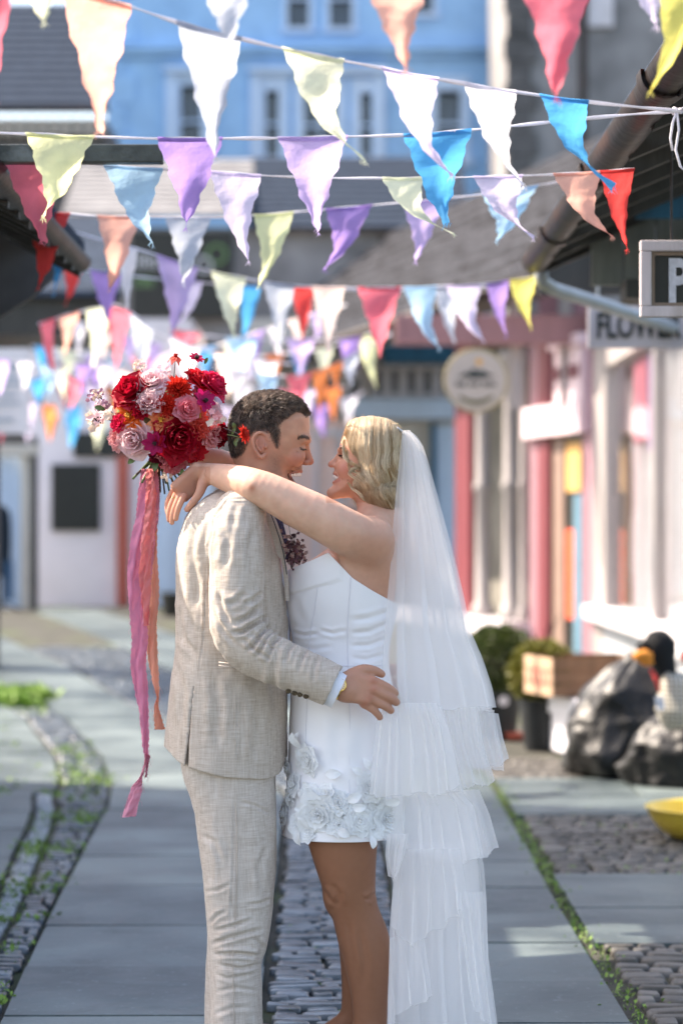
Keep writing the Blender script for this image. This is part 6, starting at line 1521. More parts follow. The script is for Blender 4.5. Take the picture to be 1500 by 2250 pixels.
# ================================================================ BRIDE
bride = thing('person', 'blonde woman in short white strapless dress with her arms round the man\'s neck', 'person', (X_(760), 6.5, 0))
bhead = pxpoly([(757, 955), (750, 968), (746, 980), (744.5, 992), (743, 1001), (740, 1013), (736, 1024), (734, 1034), (732, 1041), (735, 1046), (735, 1052), (732, 1058), (732, 1064), (728, 1071), (723, 1079), (723.5, 1087), (730, 1093), (744, 1095), (768, 1093), (795, 1085), (830, 1068), (850, 1045), (864, 1018), (871, 985), (867, 955), (850, 934), (820, 925), (790, 928), (770, 938)], 2)
bW = ([Z_(1095), Z_(1080), Z_(1050), Z_(1015), Z_(990), Z_(960), Z_(930)], [.040, .048, .056, .064, .069, .072, .066])
def bride_head(p):
    d = head_f(p, bhead, *bW, Rr=.082)
    for s_ in (-1, 1):
        S = lambda px, py, y: (X_(px), 6.5+s_*y, Z_(py))
        d = smax(d, -s_ell(p, S(748, 1005, .032), (.011, .015, .010)), .012)
        d = smin(d, s_ell(p, S(758, 1005, .030), (.0115, .012, .0105)), .003)
        d = smin(d, s_ell(p, S(762, 1028, .038), (.020, .016, .019)), .022)
        d = smax(d, -s_cap(p, S(739, 1031, .019), S(746, 1052, .034), .0016, .0016), .008)
        d = smin(d, s_ell(p, S(738, 1024, .0115), (.0075, .0058, .006)), .006)
        d = smax(d, -s_ell(p, S(731.5, 1029, .0055), (.0035, .0026, .0026)), .002)
        d = smin(d, s_cap(p, S(750, 986, .036), S(745, 989, .014), .004, .004), .010)
    d = smin(d, s_chain(p, [(X_(746), 6.5, Z_(998)), (X_(737), 6.5, Z_(1010)), (X_(729), 6.5, Z_(1018))], [.0052, .0062, .0080], .006), .009)
    d = smin(d, s_ell(p, (X_(727.5), 6.5, Z_(1021)), (.0088, .0090, .0072)), .005)
    d = smin(d, s_ell(p, (X_(731), 6.5, Z_(1083)), (.012, .014, .010)), .015)
    d = smax(d, -s_ell(p, (X_(736), 6.5, Z_(1049.5)), (.0155, .025, .0062), rotm('Y', .12)), .002)
    for s_ in (-1, 1):
        d = smin(d, s_chain(p, [(X_(734), 6.5, Z_(1040.5)), (X_(736), 6.5+s_*.012, Z_(1041)), (X_(747), 6.5+s_*.0285, Z_(1052))], [.0028, .0027, .0016], .003), .003)
        d = smin(d, s_chain(p, [(X_(733.5), 6.5, Z_(1060)), (X_(735.5), 6.5+s_*.012, Z_(1059.5)), (X_(747), 6.5+s_*.0285, Z_(1054.5))], [.0036, .0034, .0016], .003), .003)
    return d
btors = Rows([(1112, 800, 858, .045), (1128, 785, 862, .09), (1150, 766, 865, .15), (1180, 745, 867, .178), (1215, 712, 869, .172), (1250, 645, 870, .162), (1300, 636, 872, .155), (1400, 650, 854, .128), (1460, 648, 850, .132), (1560, 650, 862, .15), (1700, 648, 866, .155), (1790, 655, 858, .15)], 2.2)
bleg_n = Rows([(1700, 655, 846, .075, -.085), (1760, 664, 840, .082, -.085), (1837, 675, 828, .084, -.085), (1902, 695, 824, .080, -.08), (1958, 714, 823, .070, -.075), (1988, 725, 830, .064, -.072), (2027, 735, 849, .061, -.07), (2060, 742, 857, .060, -.07), (2110, 757, 858, .055, -.07), (2183, 772, 853, .044, -.07), (2250, 777, 848, .036, -.07), (2300, 786, 842, .034, -.07)], 2.05)
bleg_f = Rows([(1700, 655, 846, .075, .085), (1760, 664, 840, .082, .085), (1837, 682, 826, .084, .08), (1902, 697, 812, .080, .075), (1958, 712, 806, .068, .07), (1988, 722, 808, .062, .068), (2027, 733, 822, .06, .065), (2060, 740, 830, .058, .065), (2110, 747, 832, .053, .065), (2183, 751, 826, .042, .065), (2250, 749, 815, .035, .065), (2300, 756, 808, .033, .065)], 2.05)
bw_n = Q(443, 1036, -.03)
bfr = [Q(404, 1090, -.066), Q(395, 1090, -.050), Q(387, 1086, -.034), Q(380, 1078, -.018)]
bfm = [Q(394, 1112, -.072), Q(384, 1116, -.056), Q(375, 1112, -.038), Q(369, 1100, -.020)]
bft = [Q(389, 1128, -.070), Q(379, 1134, -.056), Q(371, 1130, -.040), Q(367, 1115, -.024)]
bfe = [Q(387, 1140, -.066), Q(378, 1148, -.054), Q(372, 1143, -.040), Q(368, 1127, -.027)]
bhand = [([a, b, c, d_], r0) for a, b, c, d_, r0 in zip(bfr, bfm, bft, bfe, (.0088, .0090, .0086, .0076))]
bthumb = [Q(446, 1062, -.068), Q(438, 1084, -.078), Q(424, 1104, -.078), Q(411, 1119, -.074)]
def bride_arm_n(p):
    d = s_chain(p, [Q(812, 1190, -.145), Q(760, 1168, -.190), Q(700, 1136, -.212), Q(640, 1106, -.216), Q(590, 1080, -.214), Q(558, 1067, -.205), Q(530, 1058, -.165), Q(500, 1050, -.115), Q(470, 1042, -.07), bw_n], [.058, .0595, .0575, .053, .048, .0445, .0415, .0365, .029, .0235], .012)
    d = smin(d, s_ell(p, Q(556, 1072, -.232), (.012, .010, .012)), .022)
    return smin(d, hand(p, bw_n, Q(393, 1083, -.045), None, (.55, -.83, -.1), bhand, (bthumb, .0098), .034, .0125, k=.006), .014)
bw_f = Q(395, 1004, .10)
def bride_arm_f(p):
    d = s_chain(p, [Q(815, 1190, .150), Q(700, 1140, .20), Q(585, 1088, .21), Q(500, 1020, .12), Q(450, 1006, .10), bw_f], [.062, .055, .044, .033, .027, .0235], .012)
    c = bw_f+np.array([-.055, 0, -.005]); fl = []
    for k in range(4):
        z = .024-.018*k; a = c+np.array([-.005, .01, z]); fl.append(([a, a+np.array([-.028, .0, 0]), a+np.array([-.034, -.030, 0]), a+np.array([-.008, -.042, 0])], .0085))
    return smin(d, hand(p, bw_f, c, None, (0, 1, 0), fl, ([c+np.array([.02, -.01, .02]), c+np.array([0, -.03, .026]), c+np.array([-.025, -.04, .02])], .0095), .033, .0125, k=.006), .014)
def bride_body(p):
    out = np.full(len(p), 9.0)
    m = p[:, 2] > Z_(1125)
    if m.any(): out[m] = bride_head(p[m])
    out = smin(out, s_chain(p, [(X_(808), 6.5, Z_(1055)), (X_(826), 6.5, Z_(1105)), (X_(838), 6.5, Z_(1150))], [.046, .048, .058], .01), .022)
    t = btors.f(p)
    for s_ in (-1, 1):
        t = smin(t, s_ell(p, (X_(838), 6.5+s_*.085, Z_(1225)), (.026, .055, .075)), .04)     # shoulder blade
        t = smin(t, s_ell(p, (X_(814), 6.5+s_*.142, Z_(1182)), (.046, .05, .046)), .025)
    t = smax(t, -s_cap(p, (X_(872), 6.5, Z_(1180)), (X_(874), 6.5, Z_(1400)), .006, .006), .03)
    out = smin(out, t, .03)
    m = (p[:, 1] < 6.52) & (p[:, 2] > Z_(1300)) & (p[:, 2] < Z_(960))
    if m.any(): out[m] = smin(out[m], bride_arm_n(p[m]), .028)
    m = (p[:, 1] > 6.5) & (p[:, 2] > Z_(1300)) & (p[:, 2] < Z_(930))
    if m.any(): out[m] = smin(out[m], bride_arm_f(p[m]), .028)
    m = p[:, 2] < Z_(1600)
    if m.any():
        q_ = p[m]; e = np.minimum(bleg_n.f(q_), bleg_f.f(q_))
        for rw, s_, xx in ((bleg_n, -1, 815), (bleg_f, 1, 782)): e = smin(e, s_chain(q_, [(X_(xx), 6.5+s_*.07, .115), (X_(xx)-.06, 6.5+s_*.072, .075), (X_(xx)-.15, 6.5+s_*.075, .028)], [.033, .03, .02], .01), .015)
        e = smin(e, s_ell(q_, (X_(729), 6.5-.075, Z_(1968)), (.016, .028, .028)), .03)     # kneecap
        out[m] = smin(out[m], e, .025)
    return out
v, f_, n_ = mesh_sdf(bride_body, (X_(330), 6.16, 0), (X_(910), 6.84, Z_(905)), .0032)
v = creases(v, n_, [([(708, 1950), (722, 1972), (738, 1990)], .0022, 5), ([(730, 1940), (744, 1965), (742, 1995)], .003, 7), ([(826, 1960), (812, 1975), (800, 1978)], .003, 5), ([(790, 2040), (800, 2110), (795, 2180)], .0022, 9), ([(760, 2010), (772, 2080), (782, 2160)], .0020, 7), ([(452, 1028), (448, 1044), (458, 1056)], .0016, 2), ([(716, 1206), (730, 1216), (745, 1236)], .004, 4)])
px, py = to_px(v)
col = np.tile(np.array(srgb('dcae96')[:3]), (len(v), 1))
col = col*(1+.08*fbm(v, 40, 3, 12))[:, None]*np.stack([np.ones(len(v)), 1-.05*fbm(v, 70, 2, 3), 1-.05*fbm(v, 70, 2, 3)], 1)
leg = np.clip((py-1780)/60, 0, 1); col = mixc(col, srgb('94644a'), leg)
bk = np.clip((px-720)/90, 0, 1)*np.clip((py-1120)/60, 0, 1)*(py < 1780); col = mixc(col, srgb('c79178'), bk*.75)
isf = (py < 1105) & (px > 715)
col = mixc(col, srgb('c98f74'), isf*.8)
col = mixc(col, srgb('cc8377'), isf*np.exp(-(((px-757)/15)**2+((py-1030)/14)**2))*.65)
col = mixc(col, srgb('c4796c'), isf*np.exp(-(((px-724)/7)**2+((py-1021)/7)**2))*.4)
lips = isf*np.maximum(np.clip(1.5-seg_dist(px, py, [(732, 1041.5), (736, 1043), (746, 1053)])/2.2, 0, 1), np.clip(1.5-seg_dist(px, py, [(731, 1059), (737, 1059), (746, 1055)])/2.6, 0, 1))*(px < 748)
col = mixc(col, srgb('b0625a'), lips*.6)
inner = isf & (px > 735) & (px < 748) & (py > 1044) & (py < 1056) & (np.abs(v[:, 1]-6.5) < .022)
col = mixc(col, srgb('5a2226'), inner*.6)
eye = isf*np.clip(1.6-seg_dist(px, py, [(745, 1002), (750, 1005), (756, 1007)])/1.1, 0, 1)*(np.abs(v[:, 1]-6.5) > .013)
col = mixc(col, srgb('2c1a1c'), eye*.95)
col = mixc(col, srgb('a06a5a'), isf*np.clip(1-seg_dist(px, py, [(747, 996), (757, 999)])/4, 0, 1)*.5*(np.abs(v[:, 1]-6.5) > .013))
col = mixc(col, srgb('a9603f'), np.exp(-(((px-554)/9)**2+((py-1072)/9)**2))*.75*(v[:, 1] < 6.36))   # elbow
hm = (px < 462) & (py > 1025) & (py < 1160)
col = mixc(col, srgb('c88f76'), hm*.85)
for a in bfr: q0, q1 = to_px(a[None]); col = mixc(col, srgb('c07862'), np.exp(-(((px-q0[0])/7)**2+((py-q1[0])/6)**2))*.4)
for (mx_, my_) in ((764, 1055),): col = mixc(col, srgb('5a3224'), np.clip(1.6-np.hypot(px-mx_, py-my_)/1.6, 0, 1)*.8*(v[:, 1] < 6.5))
np_mesh('body', v, f_, M_skin, bride, col)
def barc(t):
    a = (t-.5)*2; return Vector((X_(733.6+10*abs(a)**1.8), 6.5+a*.0268, Z_(1041.5+6.5*abs(a)**1.5)))
teeth(bride, barc, .0062, .0105, 10)
M_lash = mat('lash', srgb('1c1214'), .6, .1)
bbv = near_bvh(v, f_, Z_(1120)); cvs = []
for s_ in (-1, 1):
    for i in range(34):
        u = i/33; pt_, nn_ = on_side(bbv, lerp(746, 757, u), 1002.5+4.5*u, s_); dr = np.array([-.75, s_*.35, .10+.45*(u-.2)]); dr /= np.linalg.norm(dr); cvs.append([np.array(pt_)+dr*.0062*k/3+np.array([0, 0, .0005*k*k]) for k in range(4)])
for k_ in (0, 34): strands_mesh('eyelash', cvs[k_:k_+34], np.full(34, .0004), np.zeros(34), M_lash, bride)
cvs = []; r_ = np.random.RandomState(4)
for s_ in (-1, 1):
    for i in range(200):
        u = r_.rand(); pt_, nn_ = on_side(bbv, lerp(746.5, 758, u), 989-4*math.sin(.4+u*2.4)+r_.normal(0, .8), s_); pt_ = np.array(pt_); nn_ = np.array(nn_); dr = np.array([.8, 0, .2]); dr -= nn_*(dr@nn_); dr /= np.linalg.norm(dr); cvs.append([pt_+dr*.0045*k/3+nn_*.0004 for k in range(4)])
M_brow = mat('brow_hair', srgb('8a6246'), .6, .1)
for k_ in (0, 200): strands_mesh('eyebrow', cvs[k_:k_+200], np.full(200, .0004), np.zeros(200), M_brow, bride)
# ring on the hanging hand
M_gold2 = mat('ring_gold', srgb('e0b878'), .2, .05, 30, metal=1.0)
mb = MB(); a, b = Vector(bfr[2]), Vector(bfm[2]); d_ = (b-a).normalized(); mb.grid(ring_strip(a+(b-a)*.35, d_, .0088, .0088, .003, .0012), closed=True); mb.build('ring', M_gold2, bride, smooth=True)
# high heels (below the frame in the photo)
M_heel = mat('white_heel', srgb('e4e0dc'), .4, .03)
for s_, xx in ((-1, 815), (1, 782)):
    mb = MB(); c0 = Vector((X_(xx)+.018, 6.5+s_*.07, 0)); mb.tube([c0+Vector((0, 0, .002)), c0+Vector((-.004, 0, .05)), c0+Vector((-.012, 0, .088))], [.006, .008, .020], n=10)
    mb.tube([Vector((X_(xx)+.02, 6.5+s_*.07, .084)), Vector((X_(xx)-.06, 6.5+s_*.072, .045)), Vector((X_(xx)-.10, 6.5+s_*.074, .010)), Vector((X_(xx)-.175, 6.5+s_*.076, .008))], [.026, .028, .034, .018], n=12, flat=.25); mb.build('shoe', M_heel, bride, smooth=True)

# ---- dress
M_satin = mat('white_satin', srgb('f4f1f3'), .42, .02, 5, .10, 420, spec=.35)
M_seam = mat('satin_seam', srgb('e0dde4'), .5, .02)
dr = Rows([(1190, 640, 870, .172), (1250, 633, 873, .170), (1290, 628, 875, .166), (1330, 629, 875, .160), (1365, 634, 868, .150), (1400, 642, 858, .140), (1440, 643, 853, .138), (1480, 640, 857, .145), (1520, 638, 866, .155), (1560, 637, 874, .165), (1600, 635, 881, .172), (1700, 632, 885, .178), (1780, 624, 884, .182), (1845, 618, 882, .185)], 2.15, 3)
def topz(xp): return np.interp(xp, [620, 634, 680, 720, 737, 775, 820, 850, 880], [1258, 1252, 1232, 1213, 1230, 1268, 1297, 1314, 1330])
NT, NV = 220, 260; th_ = np.linspace(0, 2*math.pi, NT, endpoint=False)
ct, st = np.cos(th_), np.sin(th_); e_ = 2/dr.n; ux = np.sign(ct)*np.abs(ct)**e_; uy = np.sign(st)*np.abs(st)**e_
def dress_pt(theta, zpx, grow=0.0):
    c_, s_ = math.cos(theta), math.sin(theta); cx, a, b, cy = [float(q_) for q_ in dr.at(Z_(zpx))]
    return Vector((cx+(a+grow)*math.copysign(abs(c_)**e_, c_), cy+(b+grow)*math.copysign(abs(s_)**e_, s_), Z_(zpx)))
cx0, a0 = 753, 122
toppx = np.array([topz(cx0+a0*u) for u in ux]); G = []
for i in range(NV+1):
    t = i/NV; zp = lerp(1832, toppx, t); z = Z_(zp); cx, a, b, cy = dr.at(z); G.append(np.stack([cx+a*ux, cy+b*uy, z], 1))
G = np.array(G); Vv = G.reshape(-1, 3)
nx = np.stack([ux, uy, np.zeros(NT)], 1); nx /= np.linalg.norm(nx, axis=1, keepdims=True); NN = np.tile(nx, (NV+1, 1))
Vv = creases(Vv, NN, [([(640, 1388), (668, 1396), (700, 1392)], .0045, 4), ([(700, 1384), (730, 1392), (764, 1384)], .0035, 4), ([(768, 1392), (810, 1388), (856, 1368)], .0035, 5), ([(768, 1420), (810, 1418), (854, 1402)], .003, 5), ([(766, 1364), (810, 1358), (866, 1340)], .003, 6), ([(770, 1446), (805, 1450), (850, 1436)], .0025, 5),
    ([(650, 1420), (690, 1426), (735, 1420)], .002, 5), ([(700, 1560), (690, 1640), (700, 1700)], .002, 14), ([(800, 1580), (790, 1650), (800, 1740)], .0025, 14), ([(648, 1310), (655, 1340), (668, 1372)], .002, 8), ([(740, 1570), (742, 1640), (735, 1720)], .002, 16)], soft=True)
pxx, pyy = to_px(Vv)
fold = np.interp(pxx, [620, 632, 660, 698, 730, 754], [1309, 1305, 1299, 1288, 1279, 1271]); w_ = (1/(1+np.exp((pyy-fold)/1.0)))*(pxx < 752)*np.clip((756-pxx)/10, 0, 1)*(Vv[:, 1] < 6.55)
Vv = Vv+NN*(w_*.0045)[:, None]+NN*(fbm(Vv*np.array([1, 1, 2.2]), 9, 2, 5)*.0016)[:, None]
ii = np.arange(NV)[:, None]*NT; jj = np.arange(NT)[None]; j2 = (jj+1) % NT
F_ = np.stack([ii+jj, ii+j2, ii+NT+j2, ii+NT+jj], -1).reshape(-1, 4)
# inner turn of the neckline and hem
top = Vv[NV*NT:]; ti = top-nx*.004; t2 = ti+np.array([0, 0, -.03])-nx*.004; hem = Vv[:NT]; hi = hem-nx*.004; h2 = hi+np.array([0, 0, .05])
base = len(Vv); Vv = np.concatenate([Vv, ti, t2, hi, h2])
def strip(a, b): return np.stack([a+jj[0], a+j2[0], b+j2[0], b+jj[0]], -1)
F_ = np.concatenate([F_, strip(NV*NT, base), strip(base, base+NT), strip(base+3*NT, base+2*NT), strip(base+2*NT, 0)])
dress = np_mesh('dress', Vv, F_, M_satin, bride)
def surf_px(px_, py_, grow=0.0):
    """near-side point of the dress under a photo pixel"""
    Y = 6.35
    for _ in range(6):
        p = P(px_, py_, Y); cx, a, b, cy = [float(q_) for q_ in dr.at(p.z)]; u = max(-.985, min(.985, (p.x-cx)/a)); Y = cy-b*(1-abs(u)**dr.n)**(1/dr.n)
    p = P(px_, py_, Y); nrm = Vector((math.copysign(abs(u)**(dr.n-1), u)/a, -((1-abs(u)**dr.n)**((dr.n-1)/dr.n))/b, 0)).normalized(); return p+nrm*grow, nrm
for pts_ in ([(770, 1268), (768, 1300), (764, 1360), (763, 1420), (766, 1500), (768, 1600), (767, 1700), (768, 1800)], [(698, 1290), (694, 1320), (690, 1350), (684, 1380), (680, 1420), (676, 1500), (674, 1570), (672, 1640)], [(700, 1463), (764, 1463), (820, 1463), (852, 1461)]):
    sp2 = spl([(a, b, 0) for a, b in pts_], 40); mb = MB(); mb.tube([surf_px(q_.x, q_.y, .0018)[0] for q_ in sp2], .0008, n=5); mb.build('seam', M_seam, dress, smooth=True)

# ---- layered flowers (fabric roses here, real ones in the bouquet)
def petal(mb, c, fr, ang, R, ro, ho, wa, cup=.3, curl=.2, mi=0, ruf=.05, rr_=None, nu=5, nv=5, point=0.0, r0=.05):
    """one petal in local frame fr (x,y in plane, z = flower axis)"""
    X1, Y1, Z1 = fr; ph = rr_.uniform(0, 6.28); rows = []
    for i in range(nv+1):
        v = i/nv; row = []; r1 = (r0+(ro-r0)*v**.85)*R; h1 = ho*R*v**1.3-curl*R*max(0, v-.62)**1.6; wd = wa*R*math.sin(math.pi*min(1, .12+.80*v**(.8 if point == 0 else .6)))
        if point and v > .6: wd *= 1-point*((v-.6)/.4)**1.5
        for j in range(nu+1):
            u = (j/nu-.5)*2; a = ang; tx = u*wd; rr2 = r1-cup*.5*wd*u*u*(.4+.6*v); hh = h1+cup*wd*u*u*.9+ruf*R*math.sin(u*5+ph+v*3)*v
            if v == 1: rr2 -= .10*R*u*u*(1 if point else .6)
            rad = X1*math.cos(a)+Y1*math.sin(a); tan = -X1*math.sin(a)+Y1*math.cos(a)
            row.append(c+rad*rr2+tan*tx+Z1*hh)
        rows.append(row)
    mb.grid(rows, mi)
def flower_mesh(mb, c, nrm, R, rings, rr_, mi=0, **kw):
    Z1 = Vector(nrm).normalized(); X1 = Z1.orthogonal().normalized(); a0 = rr_.uniform(0, 6.28); Y1 = Z1.cross(X1); X1, Y1 = X1*math.cos(a0)+Y1*math.sin(a0), -X1*math.sin(a0)+Y1*math.cos(a0)
    for k, (n, ro, ho, wa, cup, curl) in enumerate(rings):
        off = rr_.uniform(0, 6.28)
        for i in range(n): petal(mb, Vector(c), (X1, Y1, Z1), off+i*2*math.pi/n+rr_.uniform(-.15, .15), R, ro*rr_.uniform(.9, 1.08), ho*rr_.uniform(.88, 1.1), wa*rr_.uniform(.9, 1.1), cup, curl, mi, rr_=rr_, **kw)
ROSE = [(3, .14, .55, .20, .9, .0), (4, .26, .62, .30, .8, .02), (5, .42, .62, .38, .6, .12), (5, .60, .52, .46, .5, .35), (6, .80, .36, .52, .35, .5), (7, 1.0, .16, .55, .25, .45)]
FROSE = [(3, .16, .30, .17, .5, .0), (4, .32, .28, .27, .35, .05), (5, .54, .22, .34, .25, .08), (6, .78, .14, .42, .18, .10), (7, 1.04, .05, .46, .10, .08)]
M_frose = fabric('white_fabric_petal', srgb('ffffff'), .32, .7)
def leaf(mb, c, d, nrm, L, w_, rr_, mi=0):
    d = Vector(d).normalized(); nrm = Vector(nrm).normalized(); s_ = d.cross(nrm).normalized(); rows = []
    for i in range(8):
        v = i/7; ww = w_*math.sin(math.pi*min(.999, v*.95+.03))**.8*(1 if v < .95 else .3); c1 = Vector(c)+d*L*v+nrm*(L*.25*math.sin(v*2.6))
        rows.append([c1-s_*ww+nrm*ww*.35, c1-s_*ww*.5+nrm*ww*.08, c1, c1+s_*ww*.5+nrm*ww*.08, c1+s_*ww+nrm*ww*.35])
    mb.grid(rows, mi)
rr_ = random.Random(31)
for (fx, fy, fr_) in ((678, 1670, 40), (636, 1690, 28), (648, 1724, 33), (628, 1788, 34), (700, 1790, 56), (660, 1812, 32), (682, 1745, 30), (810, 1728, 38), (790, 1800, 40), (848, 1800, 42), (874, 1796, 30), (744, 1762, 32), (640, 1756, 28), (828, 1762, 28), (745, 1812, 30), (716, 1742, 24), (820, 1822, 26), (676, 1830, 24), (768, 1770, 26)):
    c, nr_ = surf_px(fx, fy, .004); R_ = fr_*6.33/F; nr2 = (nr_+Vector((rr_.uniform(-.25, .25), 0, rr_.uniform(-.2, .3)))).normalized(); mb = MB()
    flower_mesh(mb, c, nr2, R_, FROSE if fr_ > 25 else FROSE[1:5], rr_, ruf=.04); mb.build('fabric_rose', M_frose, dress, smooth=True)
mb = MB()
for (fx, fy, dx, dz, L) in ((668, 1645, -.5, 1, .05), (660, 1640, .1, 1, .04), (716, 1700, 1, .05, .045), (668, 1720, 1, -.4, .04), (760, 1760, 1, .5, .045), (770, 1775, 1, .1, .04), (660, 1820, .2, -1, .045), (810, 1690, -.6, .9, .035), (795, 1700, -.9, .5, .035), (838, 1765, 1, .2, .04), (812, 1835, .1, -1, .035), (740, 1820, .9, -.5, .04), (622, 1740, -.6, .6, .03), (614, 1765, -1, .2, .025), (880, 1775, 1, .5, .03)):
    c, nr_ = surf_px(fx, fy, .006); leaf(mb, c, Vector((dx, -.1, dz)), nr_, L, L*.3, rr_)
mb.build('fabric_leaves', M_frose, dress, smooth=True)
# far side gets a few as well
for k in range(6):
    a = .5+k*.42; c = dress_pt(a, 1790-8*(k % 3), .005); mb = MB(); flower_mesh(mb, c, Vector((math.cos(a), math.sin(a), .1)), .038, FROSE, rr_, ruf=.04); mb.build('fabric_rose', M_frose, dress, smooth=True)

# ---- hair
hvol = pxpoly([(756, 957), (758, 942), (768, 926), (785, 917), (815, 913), (845, 918), (868, 931), (880, 952), (881, 990), (878, 1040), (874, 1085), (868, 1124), (845, 1128), (818, 1118), (796, 1104), (780, 1086), (770, 1064), (776, 1040), (772, 1015), (763, 1000), (757, 980)], 3)
HR, HWd = .072, .098
def hair_q(x, z):
    d = s_poly(x, z, hvol); q_ = np.clip(1+d/HR, 0, 3); return d, q_
def hairvol(p):
    d, q_ = hair_q(p[:, 0], p[:, 2]); W = np.interp(p[:, 2], [Z_(1128), Z_(1060), Z_(980), Z_(915)], [.092, .100, .094, .075]); y = np.abs(p[:, 1]-6.5)
    f = ((q_**2.2+(y/W)**2.2)**(1/2.2)-1)*HR*.9
    f = smax(f, -s_ell(p, (X_(752), 6.5, Z_(1040)), (.052, .055, .115)), .01)
    f = smax(f, -s_ell(p, (X_(800), 6.5, Z_(1150)), (.06, .07, .075)), .01)
    return f
v, f_, n_ = mesh_sdf(lambda p: hairvol(p)+.006, (X_(740), 6.38, Z_(1135)), (X_(890), 6.62, Z_(905)), .004)
M_blond = bpy.data.materials.new('blonde_hair'); M_blond.use_nodes = True
hair_mat(M_blond, srgb('ae8350'), srgb('ffeccb'), .42, .4, .25)
px, py = to_px(v)
wv = .0035*np.sin(py/12+vnoise(v, 20, 3)*3+px*.12)*np.clip((py-1000)/60, 0, 1); v = v+n_*wv[:, None]
hb = np_mesh('hair', v, f_, M_blond, bride, attrs={'tone': np.clip(.25+.3*vnoise(v*np.array([1, 1, .15]), 160, 2), 0, 1)})
def bride_hair():
    r_ = np.random.RandomState(8); NC = 230; K = 36; curves = []; tones = []; wd = []
    t = np.linspace(0, 1, K)
    for side in (-1, 1):
        for c in range(NC if side < 0 else 100):
            s0 = r_.rand(); x0 = lerp(768, 872, s0**.85); ytop = np.interp(x0, [762, 785, 815, 845, 868, 880], [932, 918, 914, 919, 932, 952]); lat0 = r_.uniform(.0, 1.0)
            # destination at the ragged bottom line
            xe = np.interp(s0, [0, .12, .3, .6, 1], [768, 780, 804, 838, 872])+r_.normal(0, 4); ye = np.interp(xe, [765, 775, 790, 815, 850, 875], [1066, 1085, 1102, 1118, 1128, 1124])+r_.normal(0, 5)
            front = s0 < .22
            amp0 = r_.uniform(4.5, 8.5); ph0 = r_.normal(0, .45)+s0*4.2; per = r_.uniform(60, 78)
            ctone = np.clip(.60+r_.normal(0, .22)-.12*lat0, 0, 1); nst = r_.randint(22, 40)
            for k in range(nst):
                ox = r_.normal(0, 3.0); ol = r_.normal(0, .05); yy = lerp(ytop+r_.uniform(0, 4), ye+r_.normal(0, 3), t)
                xc = lerp(x0, xe, t**1.25)+np.sin(math.pi*np.clip(t*1.25, 0, 1))*(-13*(1-s0)**1.5+7*s0**1.5); g = np.clip((yy-975)/80, 0, 1)**1.1
                xw = xc+ox*(1-.75*g*(.5+.5*np.cos((yy-1010)/per*6.283+ph0)))+amp0*g*np.sin((yy-1000)/per*6.283+ph0)+r_.normal(0, .35)+r_.normal(0, 1.5)*np.sin(t*r_.uniform(2, 7)+r_.uniform(0, 6.28))
                dd, q_ = hair_q(X_(xw), Z_(yy)); W = np.interp(yy, [915, 980, 1060, 1128], [.075, .094, .100, .092])
                lay = 1.0-.30*(1-min(1, max(0, .35+.65*(1-lat0))))-abs(ol)
                q2 = np.clip(q_, 0, .995); yl = W*(1-q2**2.2)**(1/2.2)*lay
                yl = yl+.0075*g*np.cos((yy-1000)/per*6.283+ph0+.6)+.002*(ctone-.5)
                yl = np.maximum(yl, .002)
                curves.append(np.stack([X_(xw), 6.5+side*yl, Z_(yy)], 1)); tones.append(np.clip(ctone+r_.normal(0, .12), 0, 1)); wd.append(r_.uniform(.00045, .0008))
    cv = np.array(curves); cv[:, :, 0] += (750-0)*0
    strands_mesh('hair_strands', cv, wd, np.array(tones), M_blond, hb)
    # loose curling locks by the cheek
    cs = []; tn = []
    for (pts_, n0) in (([(764, 1010), (778, 1020), (790, 1028), (776, 1030), (768, 1040), (782, 1052), (796, 1062)], 26), ([(766, 1062), (775, 1075), (790, 1085), (800, 1100)], 34), ([(760, 990), (762, 1008), (772, 1018), (786, 1022)], 22), ([(764, 1020), (772, 1034), (788, 1042), (800, 1052)], 22), ([(757, 965), (755, 985), (758, 1005), (768, 1016)], 16)):
        for k in range(n0):
            o = r_.normal(0, 1.8, 2); sp3 = spl([(a+o[0]+r_.normal(0, .6), b+o[1]+r_.normal(0, .6), 0) for a, b in pts_], 20); cs.append([np.array(P(q_.x, q_.y, 6.5-.088+.010*math.sin(i*.3)+o[0]*.0015)) for i, q_ in enumerate(sp3)]); tn.append(np.clip(.72+r_.normal(0, .15), 0, 1))
    strands_mesh('hair_locks', cs, np.full(len(cs), .0008), np.array(tn), M_blond, hb)
    cs = []
    for k in range(240):   # flyaways
        x0 = r_.uniform(770, 878); y0 = np.interp(x0, [762, 785, 815, 845, 868, 880], [932, 918, 914, 919, 932, 952])+3; a = np.array([X_(x0), 6.5+r_.uniform(-.06, .06), Z_(y0)]); d_ = np.array([r_.normal(0, 1), r_.normal(0, .4), .5]); d_ /= np.linalg.norm(d_); L = r_.uniform(.006, .024); cs.append([a+d_*L*u+np.array([0, 0, -.012*u*u]) for u in np.linspace(0, 1, 8)])
    strands_mesh('hair_wisps', cs, np.full(len(cs), .0004), np.full(len(cs), .9), M_blond, hb)
bride_hair()
